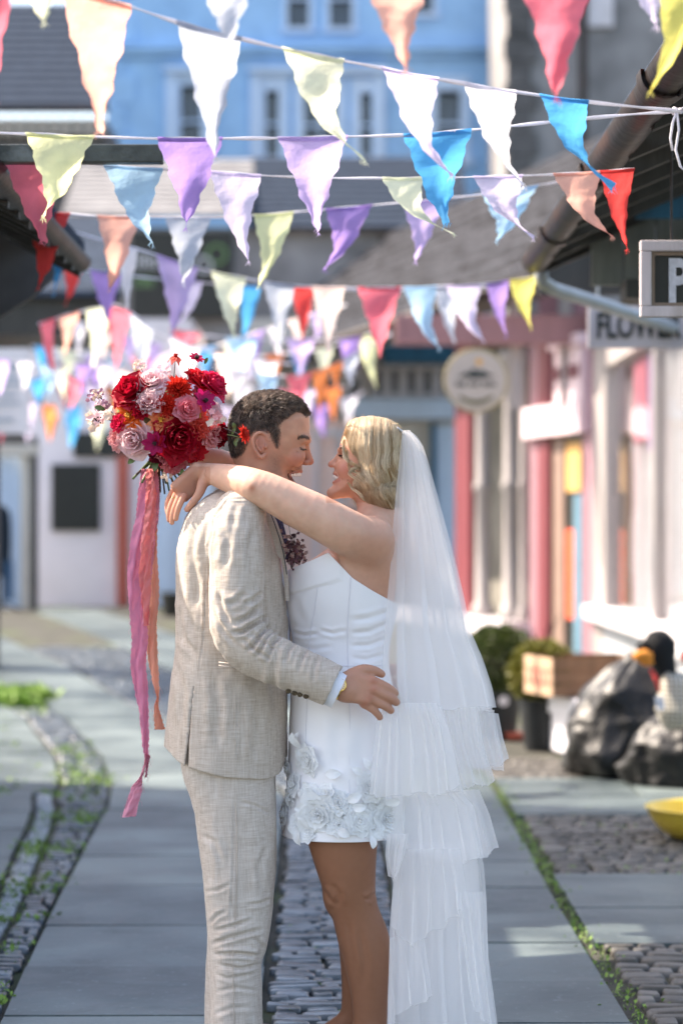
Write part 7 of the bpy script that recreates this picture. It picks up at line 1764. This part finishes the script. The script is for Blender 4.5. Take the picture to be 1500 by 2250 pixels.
# ================================================================ VEIL (tulle)
def tulle(name, alpha, tint=(.985, .965, .96), ramp=.5):
    m = bpy.data.materials.new(name); m.use_nodes = True; n = m.node_tree.nodes; l = m.node_tree.links; n.remove(n['Principled BSDF'])
    df = n.new('ShaderNodeBsdfDiffuse'); df.inputs[0].default_value = (*tint, 1); tl = n.new('ShaderNodeBsdfTranslucent'); tl.inputs[0].default_value = (*tint, 1); tr2 = n.new('ShaderNodeBsdfTransparent')
    m1 = n.new('ShaderNodeMixShader'); m1.inputs[0].default_value = .5; l.new(df.outputs[0], m1.inputs[1]); l.new(tl.outputs[0], m1.inputs[2])
    lw = n.new('ShaderNodeLayerWeight'); lw.inputs[0].default_value = .4
    mp = n.new('ShaderNodeMapRange'); mp.inputs[1].default_value = .25; mp.inputs[2].default_value = 1; mp.inputs[3].default_value = alpha; mp.inputs[4].default_value = min(1, alpha+ramp); l.new(lw.outputs['Facing'], mp.inputs[0])
    m2 = n.new('ShaderNodeMixShader'); l.new(mp.outputs[0], m2.inputs[0]); l.new(tr2.outputs[0], m2.inputs[1]); l.new(m1.outputs[0], m2.inputs[2]); l.new(m2.outputs[0], n['Material Output'].inputs[0])
    return m
M_tul = tulle('veil_tulle', .46, ramp=.15); M_tul2 = tulle('veil_tulle_gathered', .58, ramp=.16); M_tulh = tulle('veil_hem_edge', .25)
veil = thing('veil', 'long tiered white tulle veil falling from the blonde hair to the ground', 'veil', Q(885, 960, 0))
def edge(pts, ys): return np.interp(ys, [p[1] for p in pts], [p[0] for p in pts])
def sheet(name, L_, R_, y0, y1, dy0, amp, npl, seed, m_, nu=220, nv=110, hemf=None, ampexp=.8, ybow=0, parent=None, y0f=None, tight=1.0, dyf=None):
    r_ = np.random.RandomState(seed); us = np.linspace(0, 1, nu+1); V = []
    fr = np.cumsum(r_.uniform(.1, 2.2, 44)**1.3); fr = np.interp(np.linspace(0, 1, 60), np.linspace(0, 1, 44), fr); fr = fr/fr[-1]; ph = np.interp(us, np.linspace(0, 1, 60), fr)*npl*2*math.pi
    am = .55+.45*np.interp(us, np.linspace(0, 1, 12), r_.rand(12)*2-.3)
    am2 = r_.rand(5)*6.28
    for i in range(nv+1):
        v = i/nv; top_ = y0f(us) if y0f is not None else y0; bot = (hemf(us) if hemf is not None else y1)+3.5*np.sin(us*9+am2[0])+2*np.sin(us*23+am2[1])+1.2*np.sin(us*61+am2[2]); yy = lerp(top_, bot, v)
        xl, xr = edge(L_, yy), edge(R_, yy); g = v**ampexp
        drift = .05*np.sin(v*3+am2[0])+.03*np.sin(v*7+am2[1])
        uu = us+(.5/npl)*tight*np.sin(ph*1.0+v*1.3*math.sin(am2[2]))*np.sin(math.pi*us)**.5*min(1, g*1.5)*.55
        x = xl+(xr-xl)*uu
        dy = dy0+(dyf(us, v) if dyf is not None else 0)+.46*amp*(.3+.7*g-.35*g**3)*am*np.cos(ph+drift*6)+.12*amp*g*np.sin(ph*2.3+am2[3]+v*2)
        Y = 6.5+dy; V.append(np.stack([(x-750)*Y/F, Y, CAMZ-(yy+ybow*np.sin(math.pi*us)*v-HOR)*Y/F], 1))
    V = np.array(V); nc = nu+1; ii = np.arange(nv)[:, None]*nc; jj = np.arange(nu)[None]; Fc = np.stack([ii+jj, ii+jj+1, ii+nc+jj+1, ii+nc+jj], -1).reshape(-1, 4)
    o = np_mesh(name, V.reshape(-1, 3), Fc, m_, parent or veil)
    # rolled edges: hem and both sides
    mb = MB(); mb.tube([Vector(q_) for q_ in V[-1]], .0006, n=4, cap=False); mb.tube([Vector(q_) for q_ in V[::3, 0]], .0004, n=4, cap=False); mb.tube([Vector(q_) for q_ in V[::3, -1]], .0005, n=4, cap=False); mb.build('hem', M_tulh, o)
    return V
# comb
mb = MB(); mb.tube(spl([Q(872, 940, -.035), Q(884, 950, -.02), Q(887, 958, 0), Q(884, 950, .02), Q(872, 940, .035)]), .004, n=6); mb.build('comb', mat('comb_silver', srgb('c8c8cc'), .3, metal=1), veil, smooth=True)
Rv = [(890, 942), (912, 952), (926, 975), (938, 1010), (952, 1060), (966, 1110), (984, 1175), (1002, 1240), (1018, 1310), (1032, 1385), (1060, 1450), (1080, 1510), (1094, 1572)]
Rv = [(897, 946), (914, 956), (928, 978), (940, 1015), (953, 1062), (967, 1112), (985, 1178), (1003, 1245), (1019, 1312), (1034, 1388), (1060, 1448), (1080, 1508), (1094, 1575)]
Lv1 = [(884, 946), (880, 985), (874, 1040), (868, 1100), (862, 1180), (856, 1260), (850, 1320), (844, 1400), (839, 1480), (836, 1555)]
Lv2 = [(884, 946), (884, 1000), (880, 1060), (876, 1130), (873, 1200), (871, 1300), (871, 1400), (872, 1500), (884, 1560)]
Lv3 = [(886, 946), (892, 1000), (896, 1060), (898, 1130), (900, 1250), (905, 1400), (915, 1555)]
sheet('outer_layer', Lv1, Rv, 948, 1555, -.165, .010, 4, 1, M_tul, dyf=lambda u, v: .12*(1-v)**2+.05*u)
sheet('middle_layer', Lv2, [(x-4, y) for x, y in Rv], 948, 1560, -.07, .013, 6, 2, M_tul, dyf=lambda u, v: .06*(1-v)**2)
sheet('middle_layer', Lv2, [(x-10, y) for x, y in Rv], 948, 1560, .02, .014, 7, 3, M_tul2)
sheet('inner_layer', Lv3, [(x-16, y) for x, y in Rv], 948, 1560, .11, .012, 5, 4, M_tul2, dyf=lambda u, v: -.09*(1-v)**2)
# gathered top of the comb
sheet('gathers', [(884, 944), (886, 980), (884, 1060)], [(900, 946), (922, 972), (934, 1060)], 945, 1060, -.02, .010, 16, 7, M_tul, nv=40)
# tier one
T1L = [(835, 1552), (826, 1590), (820, 1650), (815, 1700), (812, 1748)]; T1R = [(960, 1548), (985, 1600), (1000, 1660), (1012, 1745)]
top1 = lambda u: np.interp(u, [0, .06, .15, .5, 1], [1575, 1556, 1548, 1544, 1544])
sheet('tier', T1L, T1R, 1548, 1746, -.215, 0.0144, 7, 11, M_tul2, y0f=top1, hemf=lambda u: np.interp(u, [0, .4, .8, 1], [1746, 1748, 1742, 1722]), ampexp=.6)
sheet('tier', [(838, 1556), (824, 1740)], [(970, 1548), (1018, 1738)], 1552, 1738, -.17, 0.0158, 11, 12, M_tul2, ampexp=.6)
sheet('tier', [(940, 1548), (985, 1700), (990, 1735)], [(1050, 1560), (1062, 1640), (1086, 1712), (1088, 1720)], 1552, 1722, -.12, 0.0158, 6, 13, M_tul2, hemf=lambda u: np.interp(u, [0, .5, .8, 1], [1736, 1728, 1726, 1710]), ampexp=.6)
sheet('tier', [(960, 1548), (1005, 1690)], [(1094, 1568), (1104, 1620), (1118, 1668)], 1560, 1680, -.03, 0.0158, 6, 14, M_tul2, hemf=lambda u: np.interp(u, [0, .6, .9, 1], [1700, 1684, 1676, 1664]), ampexp=.6, y0f=lambda u: np.interp(u, [0, 1], [1550, 1568]))
sheet('tier', [(870, 1556), (900, 1725)], [(1085, 1570), (1106, 1672)], 1560, 1690, .08, 0.0180, 9, 15, M_tul2, ampexp=.6)
# tier two
sheet('tier', [(862, 1730), (856, 1800), (852, 1850)], [(1010, 1736), (1040, 1770), (1064, 1888)], 1735, 1885, -.14, 0.0130, 6, 21, M_tul2, hemf=lambda u: np.interp(u, [0, .3, .6, 1], [1840, 1880, 1896, 1886]))
sheet('tier', [(900, 1735), (930, 1890)], [(1050, 1730), (1075, 1790), (1097, 1868)], 1735, 1880, -.05, 0.0144, 6, 22, M_tul2, hemf=lambda u: np.interp(u, [0, .7, 1], [1895, 1886, 1866]))
sheet('tier', [(870, 1740), (880, 1880)], [(1040, 1740), (1078, 1860)], 1735, 1880, .06, 0.0158, 7, 23, M_tul)
# loop of doubled tulle at the left of tier two
sheet('loop', [(850, 1832), (846, 1880), (852, 1925), (862, 1930)], [(898, 1832), (888, 1880), (872, 1925), (872, 1932)], 1832, 1930, -.17, .010, 3, 25, M_tul2, nu=50, nv=50)
sheet('loop', [(853, 1832), (850, 1880), (862, 1934)], [(890, 1832), (880, 1890), (872, 1936)], 1832, 1934, -.15, .012, 3, 26, M_tul2, nu=50, nv=50)
# lower tail
TL = [(872, 1850), (866, 1930), (860, 1980), (856, 2030), (855, 2100), (852, 2180), (850, 2250), (846, 2335)]; TR = [(1050, 1850), (1062, 1900), (1068, 1980), (1070, 2060), (1074, 2140), (1084, 2220), (1094, 2290), (1100, 2335)]
sheet('tail', TL, TR, 1850, 2335, -.13, 0.0144, 5, 31, M_tul, ampexp=.4)
sheet('tail', [(x+6, y) for x, y in TL], [(x-14, y) for x, y in TR], 1850, 2330, -.05, 0.0173, 7, 32, M_tul2, ampexp=.4)
sheet('tail', [(x+2, y) for x, y in TL], [(1000, 1850), (1016, 1960), (1010, 2060), (1004, 2180), (1002, 2330)], 1850, 2328, .03, 0.0158, 6, 33, M_tul2, ampexp=.4)
sheet('tail', [(890, 1850), (880, 2000), (872, 2330)], [(1030, 1850), (1048, 2000), (1060, 2330)], 1850, 2326, .11, 0.0158, 6, 34, M_tul, ampexp=.4)
sheet('tier', [(868, 1860), (862, 1960), (858, 2035)], [(1010, 1860), (1022, 1940), (1030, 2010)], 1865, 2030, -.16, 0.0130, 5, 35, M_tul, hemf=lambda u: np.interp(u, [0, .25, .5, .75, 1], [2030, 2085, 2050, 2020, 1990]))
sheet('tier', [(856, 2050), (854, 2140), (852, 2200)], [(930, 2050), (945, 2150), (950, 2200)], 2060, 2240, -.15, 0.0115, 3, 36, M_tul2, hemf=lambda u: np.interp(u, [0, .4, 1], [2260, 2215, 2190]))
sheet('tier', [(1000, 1960), (1020, 2100), (1040, 2250)], [(1066, 1960), (1072, 2100), (1092, 2250)], 1960, 2250, -.16, 0.0130, 3, 37, M_tul, hemf=lambda u: np.interp(u, [0, 1], [2200, 2290]))
# ================================================================ BOUQUET, RIBBONS, BUTTONHOLE
bq = thing('bouquet', 'round bouquet of red, pink and orange flowers with trailing ribbons held behind the man\'s head', 'bouquet', Q(350, 1000, .06))
def pet_mat(name, c, tr=.4, rough=.55, var=.18): 
    m = fabric(name, c, tr, rough, 120); return m
PC = dict(dred='b81430', red='dc2836', pinkw='f8dadd', pink='f09aa6', coral='ee6f60', orange='e8722c', peach='f3a070', magenta='b81860', hot='e4305f', burg='7a1530', blush='f8bcbe', cream='ead8c8', mauve='b98aa0', redor='d6382a')
PM = {k: pet_mat('petal_'+k, srgb(v_)) for k, v_ in PC.items()}
M_center = mat('flower_centre', srgb('3a1c20'), .8, .4, 80); M_centery = mat('flower_centre_yellow', srgb('c98a2a'), .8, .4, 80); M_green = mat('stem_green', srgb('5c7040'), .5, .3, 20); M_greend = mat('stem_dark', srgb('4a3c38'), .5, .3, 20)
DAHL = [(8, .22, .5, .09, .8, 0), (12, .40, .5, .10, .8, 0), (15, .58, .42, .11, .8, .0), (18, .74, .30, .115, .7, .05), (20, .88, .14, .115, .7, .1), (20, 1.0, -.05, .115, .6, .1)]
ZIN = [(7, .3, .3, .13, .5, .05), (9, .55, .28, .17, .4, .08), (11, .8, .18, .19, .35, .12), (12, 1.0, .04, .2, .3, .15)]
COS = [(8, 1.0, .22, .30, .25, .2)]
CARN = [(5, .3, .6, .22, .8, .1), (7, .5, .6, .26, .7, .2), (9, .72, .5, .3, .6, .3), (10, .95, .32, .32, .5, .4)]
bc0 = Q(352, 925, .05)
fl_ = [(285, 855, 50, 'dred', ROSE, 1), (294, 965, 46, 'pinkw', ROSE, 1), (395, 960, 62, 'dred', ROSE, 1), (365, 887, 33, 'redor', DAHL, 0), (395, 848, 36, 'redor', DAHL, 0), (334, 836, 36, 'pinkw', ROSE, 0), (328, 882, 34, 'pinkw', CARN, 0),
       (472, 842, 42, 'hot', ROSE, 1), (440, 832, 36, 'red', ROSE, 1), (453, 878, 27, 'magenta', COS, 0), (340, 975, 25, 'magenta', COS, 0), (281, 912, 36, 'orange', ZIN, 0), (354, 922, 32, 'peach', ZIN, 0), (437, 912, 34, 'coral', ZIN, 0),
       (464, 956, 34, 'blush', CARN, 0), (488, 955, 32, 'dred', ROSE, 1), (386, 1014, 36, 'pink', CARN, 0), (258, 968, 28, 'blush', CARN, 0), (414, 898, 32, 'pink', ROSE, 0), (430, 986, 34, 'red', CARN, 0), (310, 900, 24, 'dred', CARN, 0),
       (260, 930, 22, 'hot', CARN, 0), (420, 1000, 26, 'blush', CARN, 0), (350, 1004, 24, 'burg', CARN, 0), (470, 905, 28, 'pinkw', CARN, 0), (365, 1000, 26, 'pink', CARN, 0), (440, 940, 30, 'coral', CARN, 0)]
rr_ = random.Random(17); names = {id(ROSE): 'rose', id(DAHL): 'dahlia', id(ZIN): 'zinnia', id(COS): 'cosmos', id(CARN): 'carnation'}
for (fx, fy, fr_, colr, rings, pt) in fl_:
    ex, ey = (fx-352)/150, (fy-915)/120; rad = min(.93, math.hypot(ex, ey)); dyy = .05-.155*math.sqrt(1-rad*rad)-(.02 if rings is COS else 0)
    c = Vector(Q(fx, fy, dyy)); nr_ = Vector((c.x-bc0[0], (c.y-bc0[1])*1.25, c.z-bc0[2]+.02)).normalized(); R_ = fr_*(6.5+dyy)/F*1.12
    mb = MB(); c2 = c-nr_*R_*.25
    flower_mesh(mb, c2, nr_, R_, rings, rr_, ruf=.10 if rings is CARN else (.02 if rings in (DAHL, ZIN) else .05), point=.75 if pt and colr != 'pinkw' else (.4 if rings in (DAHL, ZIN) else 0), nu=3 if rings in (DAHL, ZIN) else 6, nv=4 if rings in (DAHL, ZIN) else 7)
    fo = mb.build(names[id(rings)], PM[colr], bq, smooth=True)
    if rings in (COS, ZIN):
        mb = MB()
        for k in range(26): a, r1 = rr_.uniform(0, 6.28), rr_.uniform(0, .16)*R_; X1 = nr_.orthogonal().normalized(); Y1 = nr_.cross(X1); b_ = c2+X1*math.cos(a)*r1+Y1*math.sin(a)*r1; mb.tube([b_, b_+nr_*R_*.30], [R_*.03, R_*.045], n=5)
        mb.build('centre', M_center if rings is COS else M_centery, fo, smooth=True)
for k in range(16):   # the back of the bunch
    a = k*2.4; t = .25+.7*((k*.37) % 1); c = Vector(Q(352+125*t*math.cos(a), 915+95*t*math.sin(a), .05+.13*math.sqrt(1-t*t))); nr_ = (c-Vector(bc0)).normalized(); mb = MB(); flower_mesh(mb, c-nr_*.01, nr_, .04, CARN, rr_, ruf=.1); mb.build('carnation', PM[['dred', 'pink', 'coral', 'blush', 'red', 'burg'][k % 6]], bq, smooth=True)
# dark filler inside
mb = MB(); mb.grid([[tuple(Vector(q_)) for q_ in row] for row in blob_mb(tuple(Q(352, 918, .055)), .085, .2, 4, 2, squash=(1.35, 1.0, 1.05))], closed=True); mb.build('foliage_core', M_green, bq, smooth=True)
def sprig(pts, r, m_): mb = MB(); mb.tube(spl(pts, 10), r, n=5); return mb.build('stem', m_, bq, smooth=True)
def small_flower(px_, py_, dyy, fr_, colr, rings, nrm, mc=M_center):
    c = Vector(Q(px_, py_, dyy)); mb = MB(); R_ = fr_*6.5/F; flower_mesh(mb, c, Vector(nrm), R_, rings, rr_, ruf=.05, point=.3, nu=4, nv=5); fo = mb.build('cosmos', PM[colr], bq, smooth=True)
    mb = MB(); n_1 = Vector(nrm).normalized()
    for k in range(18): a, r1 = rr_.uniform(0, 6.28), rr_.uniform(0, .25)*R_; X1 = n_1.orthogonal().normalized(); Y1 = n_1.cross(X1); b_ = c+X1*math.cos(a)*r1+Y1*math.sin(a)*r1; mb.tube([b_, b_+n_1*R_*.38], [R_*.05, R_*.07], n=5)
    mb.build('centre', mc, fo, smooth=True)
small_flower(386, 784, -.02, 19, 'coral', [(7, 1.0, -.7, .34, .2, .2)], (.1, -.3, .9), PM['redor']); sprig([Q(386, 788, -.02), Q(384, 810, -.01), Q(382, 835, .0)], .0012, M_greend)
small_flower(431, 788, .0, 20, 'hot', COS, (.35, -.55, .75)); sprig([Q(428, 792, 0), Q(418, 812, 0), Q(408, 840, 0)], .0012, M_green)
small_flower(536, 954, -.125, 22, 'redor', ZIN, (.8, -.5, .2), PM['redor']); sprig([Q(530, 957, -.12), Q(512, 948, -.11), Q(490, 940, -.08)], .0014, M_greend); sprig([Q(528, 962, -.12), Q(515, 958, -.12), Q(500, 955, -.09)], .0012, M_green)
mb = MB()
for (a, b, dx, dz, L) in ((524, 962, -.4, -.6, .02), (518, 945, -.3, .8, .022), (510, 955, .4, .9, .02), (516, 966, .2, -1, .02), (300, 1005, -.7, -.6, .03), (232, 900, -1, .2, .03), (450, 800, .5, 1, .02), (345, 1010, -.2, -1, .035), (400, 1030, .2, -1, .03)): leaf(mb, Q(a, b, -.10 if a > 480 else -.04), (dx, -.3, dz), (0, -1, .1), L, L*.25, rr_)
mb.build('leaves', M_green, bq, smooth=True)
def cluster(cx, cy, n, sp_, r0, cols, dyy):
    for ci, cname in enumerate(cols):
        mb = MB()
        for k in range(n):
            c = Vector(Q(cx+rr_.gauss(0, sp_), cy+rr_.gauss(0, sp_*.8), dyy+rr_.gauss(0, .012))); nr_ = Vector((rr_.uniform(-1, .3), -1, rr_.uniform(-.4, .8)))
            flower_mesh(mb, c, nr_, r0*rr_.uniform(.7, 1.2), [(5, 1, .25, .5, .3, .1)], rr_, nu=2, nv=2, ruf=0)
        mb.build('filler_blossom', PM[cname], bq, smooth=True)
cluster(213, 868, 26, 9, .0055, ('mauve', 'cream'), -.01); cluster(224, 893, 22, 8, .006, ('mauve', 'pinkw'), -.02); cluster(214, 921, 10, 9, .013, ('cream', 'pinkw'), -.02); cluster(236, 912, 10, 7, .010, ('cream',), -.05); cluster(307, 803, 12, 7, .009, ('cream', 'pinkw'), .0); cluster(362, 815, 10, 8, .008, ('pinkw',), -.02); cluster(478, 918, 8, 8, .010, ('blush', 'cream'), -.08)
mb = MB()
for k in range(12): c = Q(214+rr_.uniform(-8, 10), 921+rr_.uniform(-8, 8), -.045); mb.grid(blob_mb(tuple(c), .0022, 0, 1, 1, 6, 4), closed=True)
mb.build('centre', M_center, bq, smooth=True)
for (a, b, c_, d_) in ((213, 868, 240, 900), (224, 893, 250, 910), (205, 860, 235, 890), (214, 921, 245, 925), (307, 803, 318, 830)): sprig([Q(a, b, -.01), Q((a+c_)/2, (b+d_)/2-4, -.01), Q(c_, d_, 0)], .0009, M_greend)
# stems below
st = [(300, 1042), (292, 1052), (312, 1060), (322, 1065), (335, 1088), (328, 1055), (318, 1048), (345, 1072), (340, 1060), (352, 1082), (365, 1062), (372, 1078), (384, 1070), (392, 1058), (308, 1036), (362, 1085), (378, 1052), (332, 1078), (350, 1050), (396, 1045)]
for k, (ex, ey) in enumerate(st):
    jx = rr_.uniform(-12, 12); sprig([Q(352+jx*.8, 985, .04+rr_.uniform(-.03, .03)), Q(lerp(350, ex, .35), 1012, .045+rr_.uniform(-.025, .025)), Q(ex, ey, .05+(ex-345)/900+rr_.uniform(-.03, .03))], rr_.uniform(.0022, .0040), M_green if k % 3 else M_greend)
cluster(366, 1050, 10, 6, .006, ('cream',), -.01)
# ribbons: torn-edge chiffon strips
M_r1 = fabric('ribbon_orchid', srgb('ea92b0'), .45, .55); M_r2 = fabric('ribbon_peach', srgb('f9b096'), .45, .6); M_r3 = fabric('ribbon_pale_pink', srgb('efa6bc'), .45, .6); M_r4 = fabric('ribbon_coral', srgb('f39494'), .4, .35)
def rib(pts, wd, m_, seed, name='ribbon', tw=1.0):
    r2 = random.Random(seed); n = 150; sp2 = spl([tuple(Q(a, b, c)) for a, b, c in pts], n); wds = np.interp(np.linspace(0, 1, n), np.linspace(0, 1, len(wd)), wd); mb = MB(); rows = []; ph = [r2.uniform(0, 6.28) for _ in range(5)]; NU = 9
    for i, p in enumerate(sp2):
        t = i/(n-1); w0 = wds[i]*6.5/F; row = []; a = tw*(.45*math.sin(t*9+ph[0])+.35*math.sin(t*17+ph[1]))
        side = Vector((math.cos(a), -math.sin(a), .05)); out_ = Vector((math.sin(a), math.cos(a), 0))
        for j in range(NU+1):
            u = j/NU-.5; fray = (.0016*math.sin(i*1.9+ph[2]+j)*r2.uniform(.3, 1) if j in (0, NU) else 0)
            fold_ = .006*math.sin(u*8+t*12+ph[3])+.003*math.sin(u*17+t*30+ph[4])+.002*math.sin(t*80+u*6)
            row.append(p+side*(u*w0+fray)+out_*fold_)
        rows.append(row)
    mb.grid(rows)
    for k in range(16):   # loose threads
        i = r2.randint(5, n-6); e = rows[i][0 if k % 2 else -1]; s2 = -1 if k % 2 else 1; mb.tube([e, e+Vector((s2*r2.uniform(.001, .006), 0, -.004)), e+Vector((s2*r2.uniform(0, .008), 0, -.016))], .0003, n=3)
    return mb.build(name, m_, bq, smooth=True)
rib([(322, 1030, .03), (320, 1080, .02), (316, 1130, .02), (306, 1190, .02), (300, 1260, .02), (302, 1330, .02), (308, 1400, .02), (304, 1460, .02), (312, 1530, .02), (318, 1600, .02), (322, 1662, .02)], [22, 30, 36, 38, 40, 36, 36, 34, 30, 22, 8], M_r1, 1, tw=.5)
rib([(330, 1030, .0), (332, 1080, .0), (330, 1140, 0.0), (322, 1200, 0.0), (318, 1280, .0), (322, 1375, .0)], [16, 22, 26, 28, 26, 12], M_r4, 2, tw=.7)
rib([(337, 1030, .03), (343, 1080, .03), (340, 1130, .03), (332, 1180, .03), (324, 1260, .02), (316, 1372, .01)], [14, 16, 18, 22, 24, 14], M_r3, 5, tw=.7)
rib([(341, 1030, .05), (340, 1120, .05), (336, 1210, .05), (338, 1300, .05), (334, 1400, .05), (340, 1490, .05), (347, 1530, .05), (344, 1555, .05), (352, 1603, .05)], [10, 16, 20, 24, 24, 20, 6, 10, 24], M_r2, 3, tw=.5)
rib([(322, 1655, .02), (319, 1680, .02), (310, 1708, .02), (299, 1735, .02), (284, 1795, .02)], [5, 4, 7, 26, 30], M_r3, 4, tw=.4)
rib([(326, 1658, .02), (324, 1680, .02), (321, 1708, .02)], [8, 7, 3], M_r3, 6, tw=.3)

# ---- buttonhole on the man's chest
bt_ = thing('buttonhole', 'dried purple brown buttonhole sprig pinned between the two of them at chest height', 'flower', Q(645, 1215, -.09))
M_dry = mat('dried_blossom', srgb('6d4a52'), .9, .5, 60); M_dry2 = mat('dried_pale', srgb('a98a84'), .9, .4, 60)
r2 = random.Random(3)
for m_, n, nm in ((M_dry, 90, 'blossom'), (M_dry2, 50, 'blossom')):
    mb = MB()
    for k in range(n):
        a = r2.gauss(0, 1); b = r2.gauss(0, 1); c = Vector(Q(646+a*10+(b*4), 1212+b*17, -.10+r2.gauss(0, .012))); flower_mesh(mb, c, Vector((r2.uniform(-.5, 1), -1, r2.uniform(-.6, .8))), r2.uniform(.004, .008), [(5, 1, .5, .4, .4, .1)], r2, nu=2, nv=2, ruf=.1)
    mb.build(nm, m_, bt_, smooth=True)
mb = MB()
for k in range(16):
    e = Q(646+r2.gauss(0, 14), 1190+r2.gauss(0, 20), -.10); mb.tube([Vector(Q(640, 1250, -.095)), Vector(lerp(Q(640, 1250, -.095), e, .6))+Vector((.004, 0, 0)), Vector(e)], .0008, n=4)
mb.build('stem', M_greend, bt_, smooth=True)
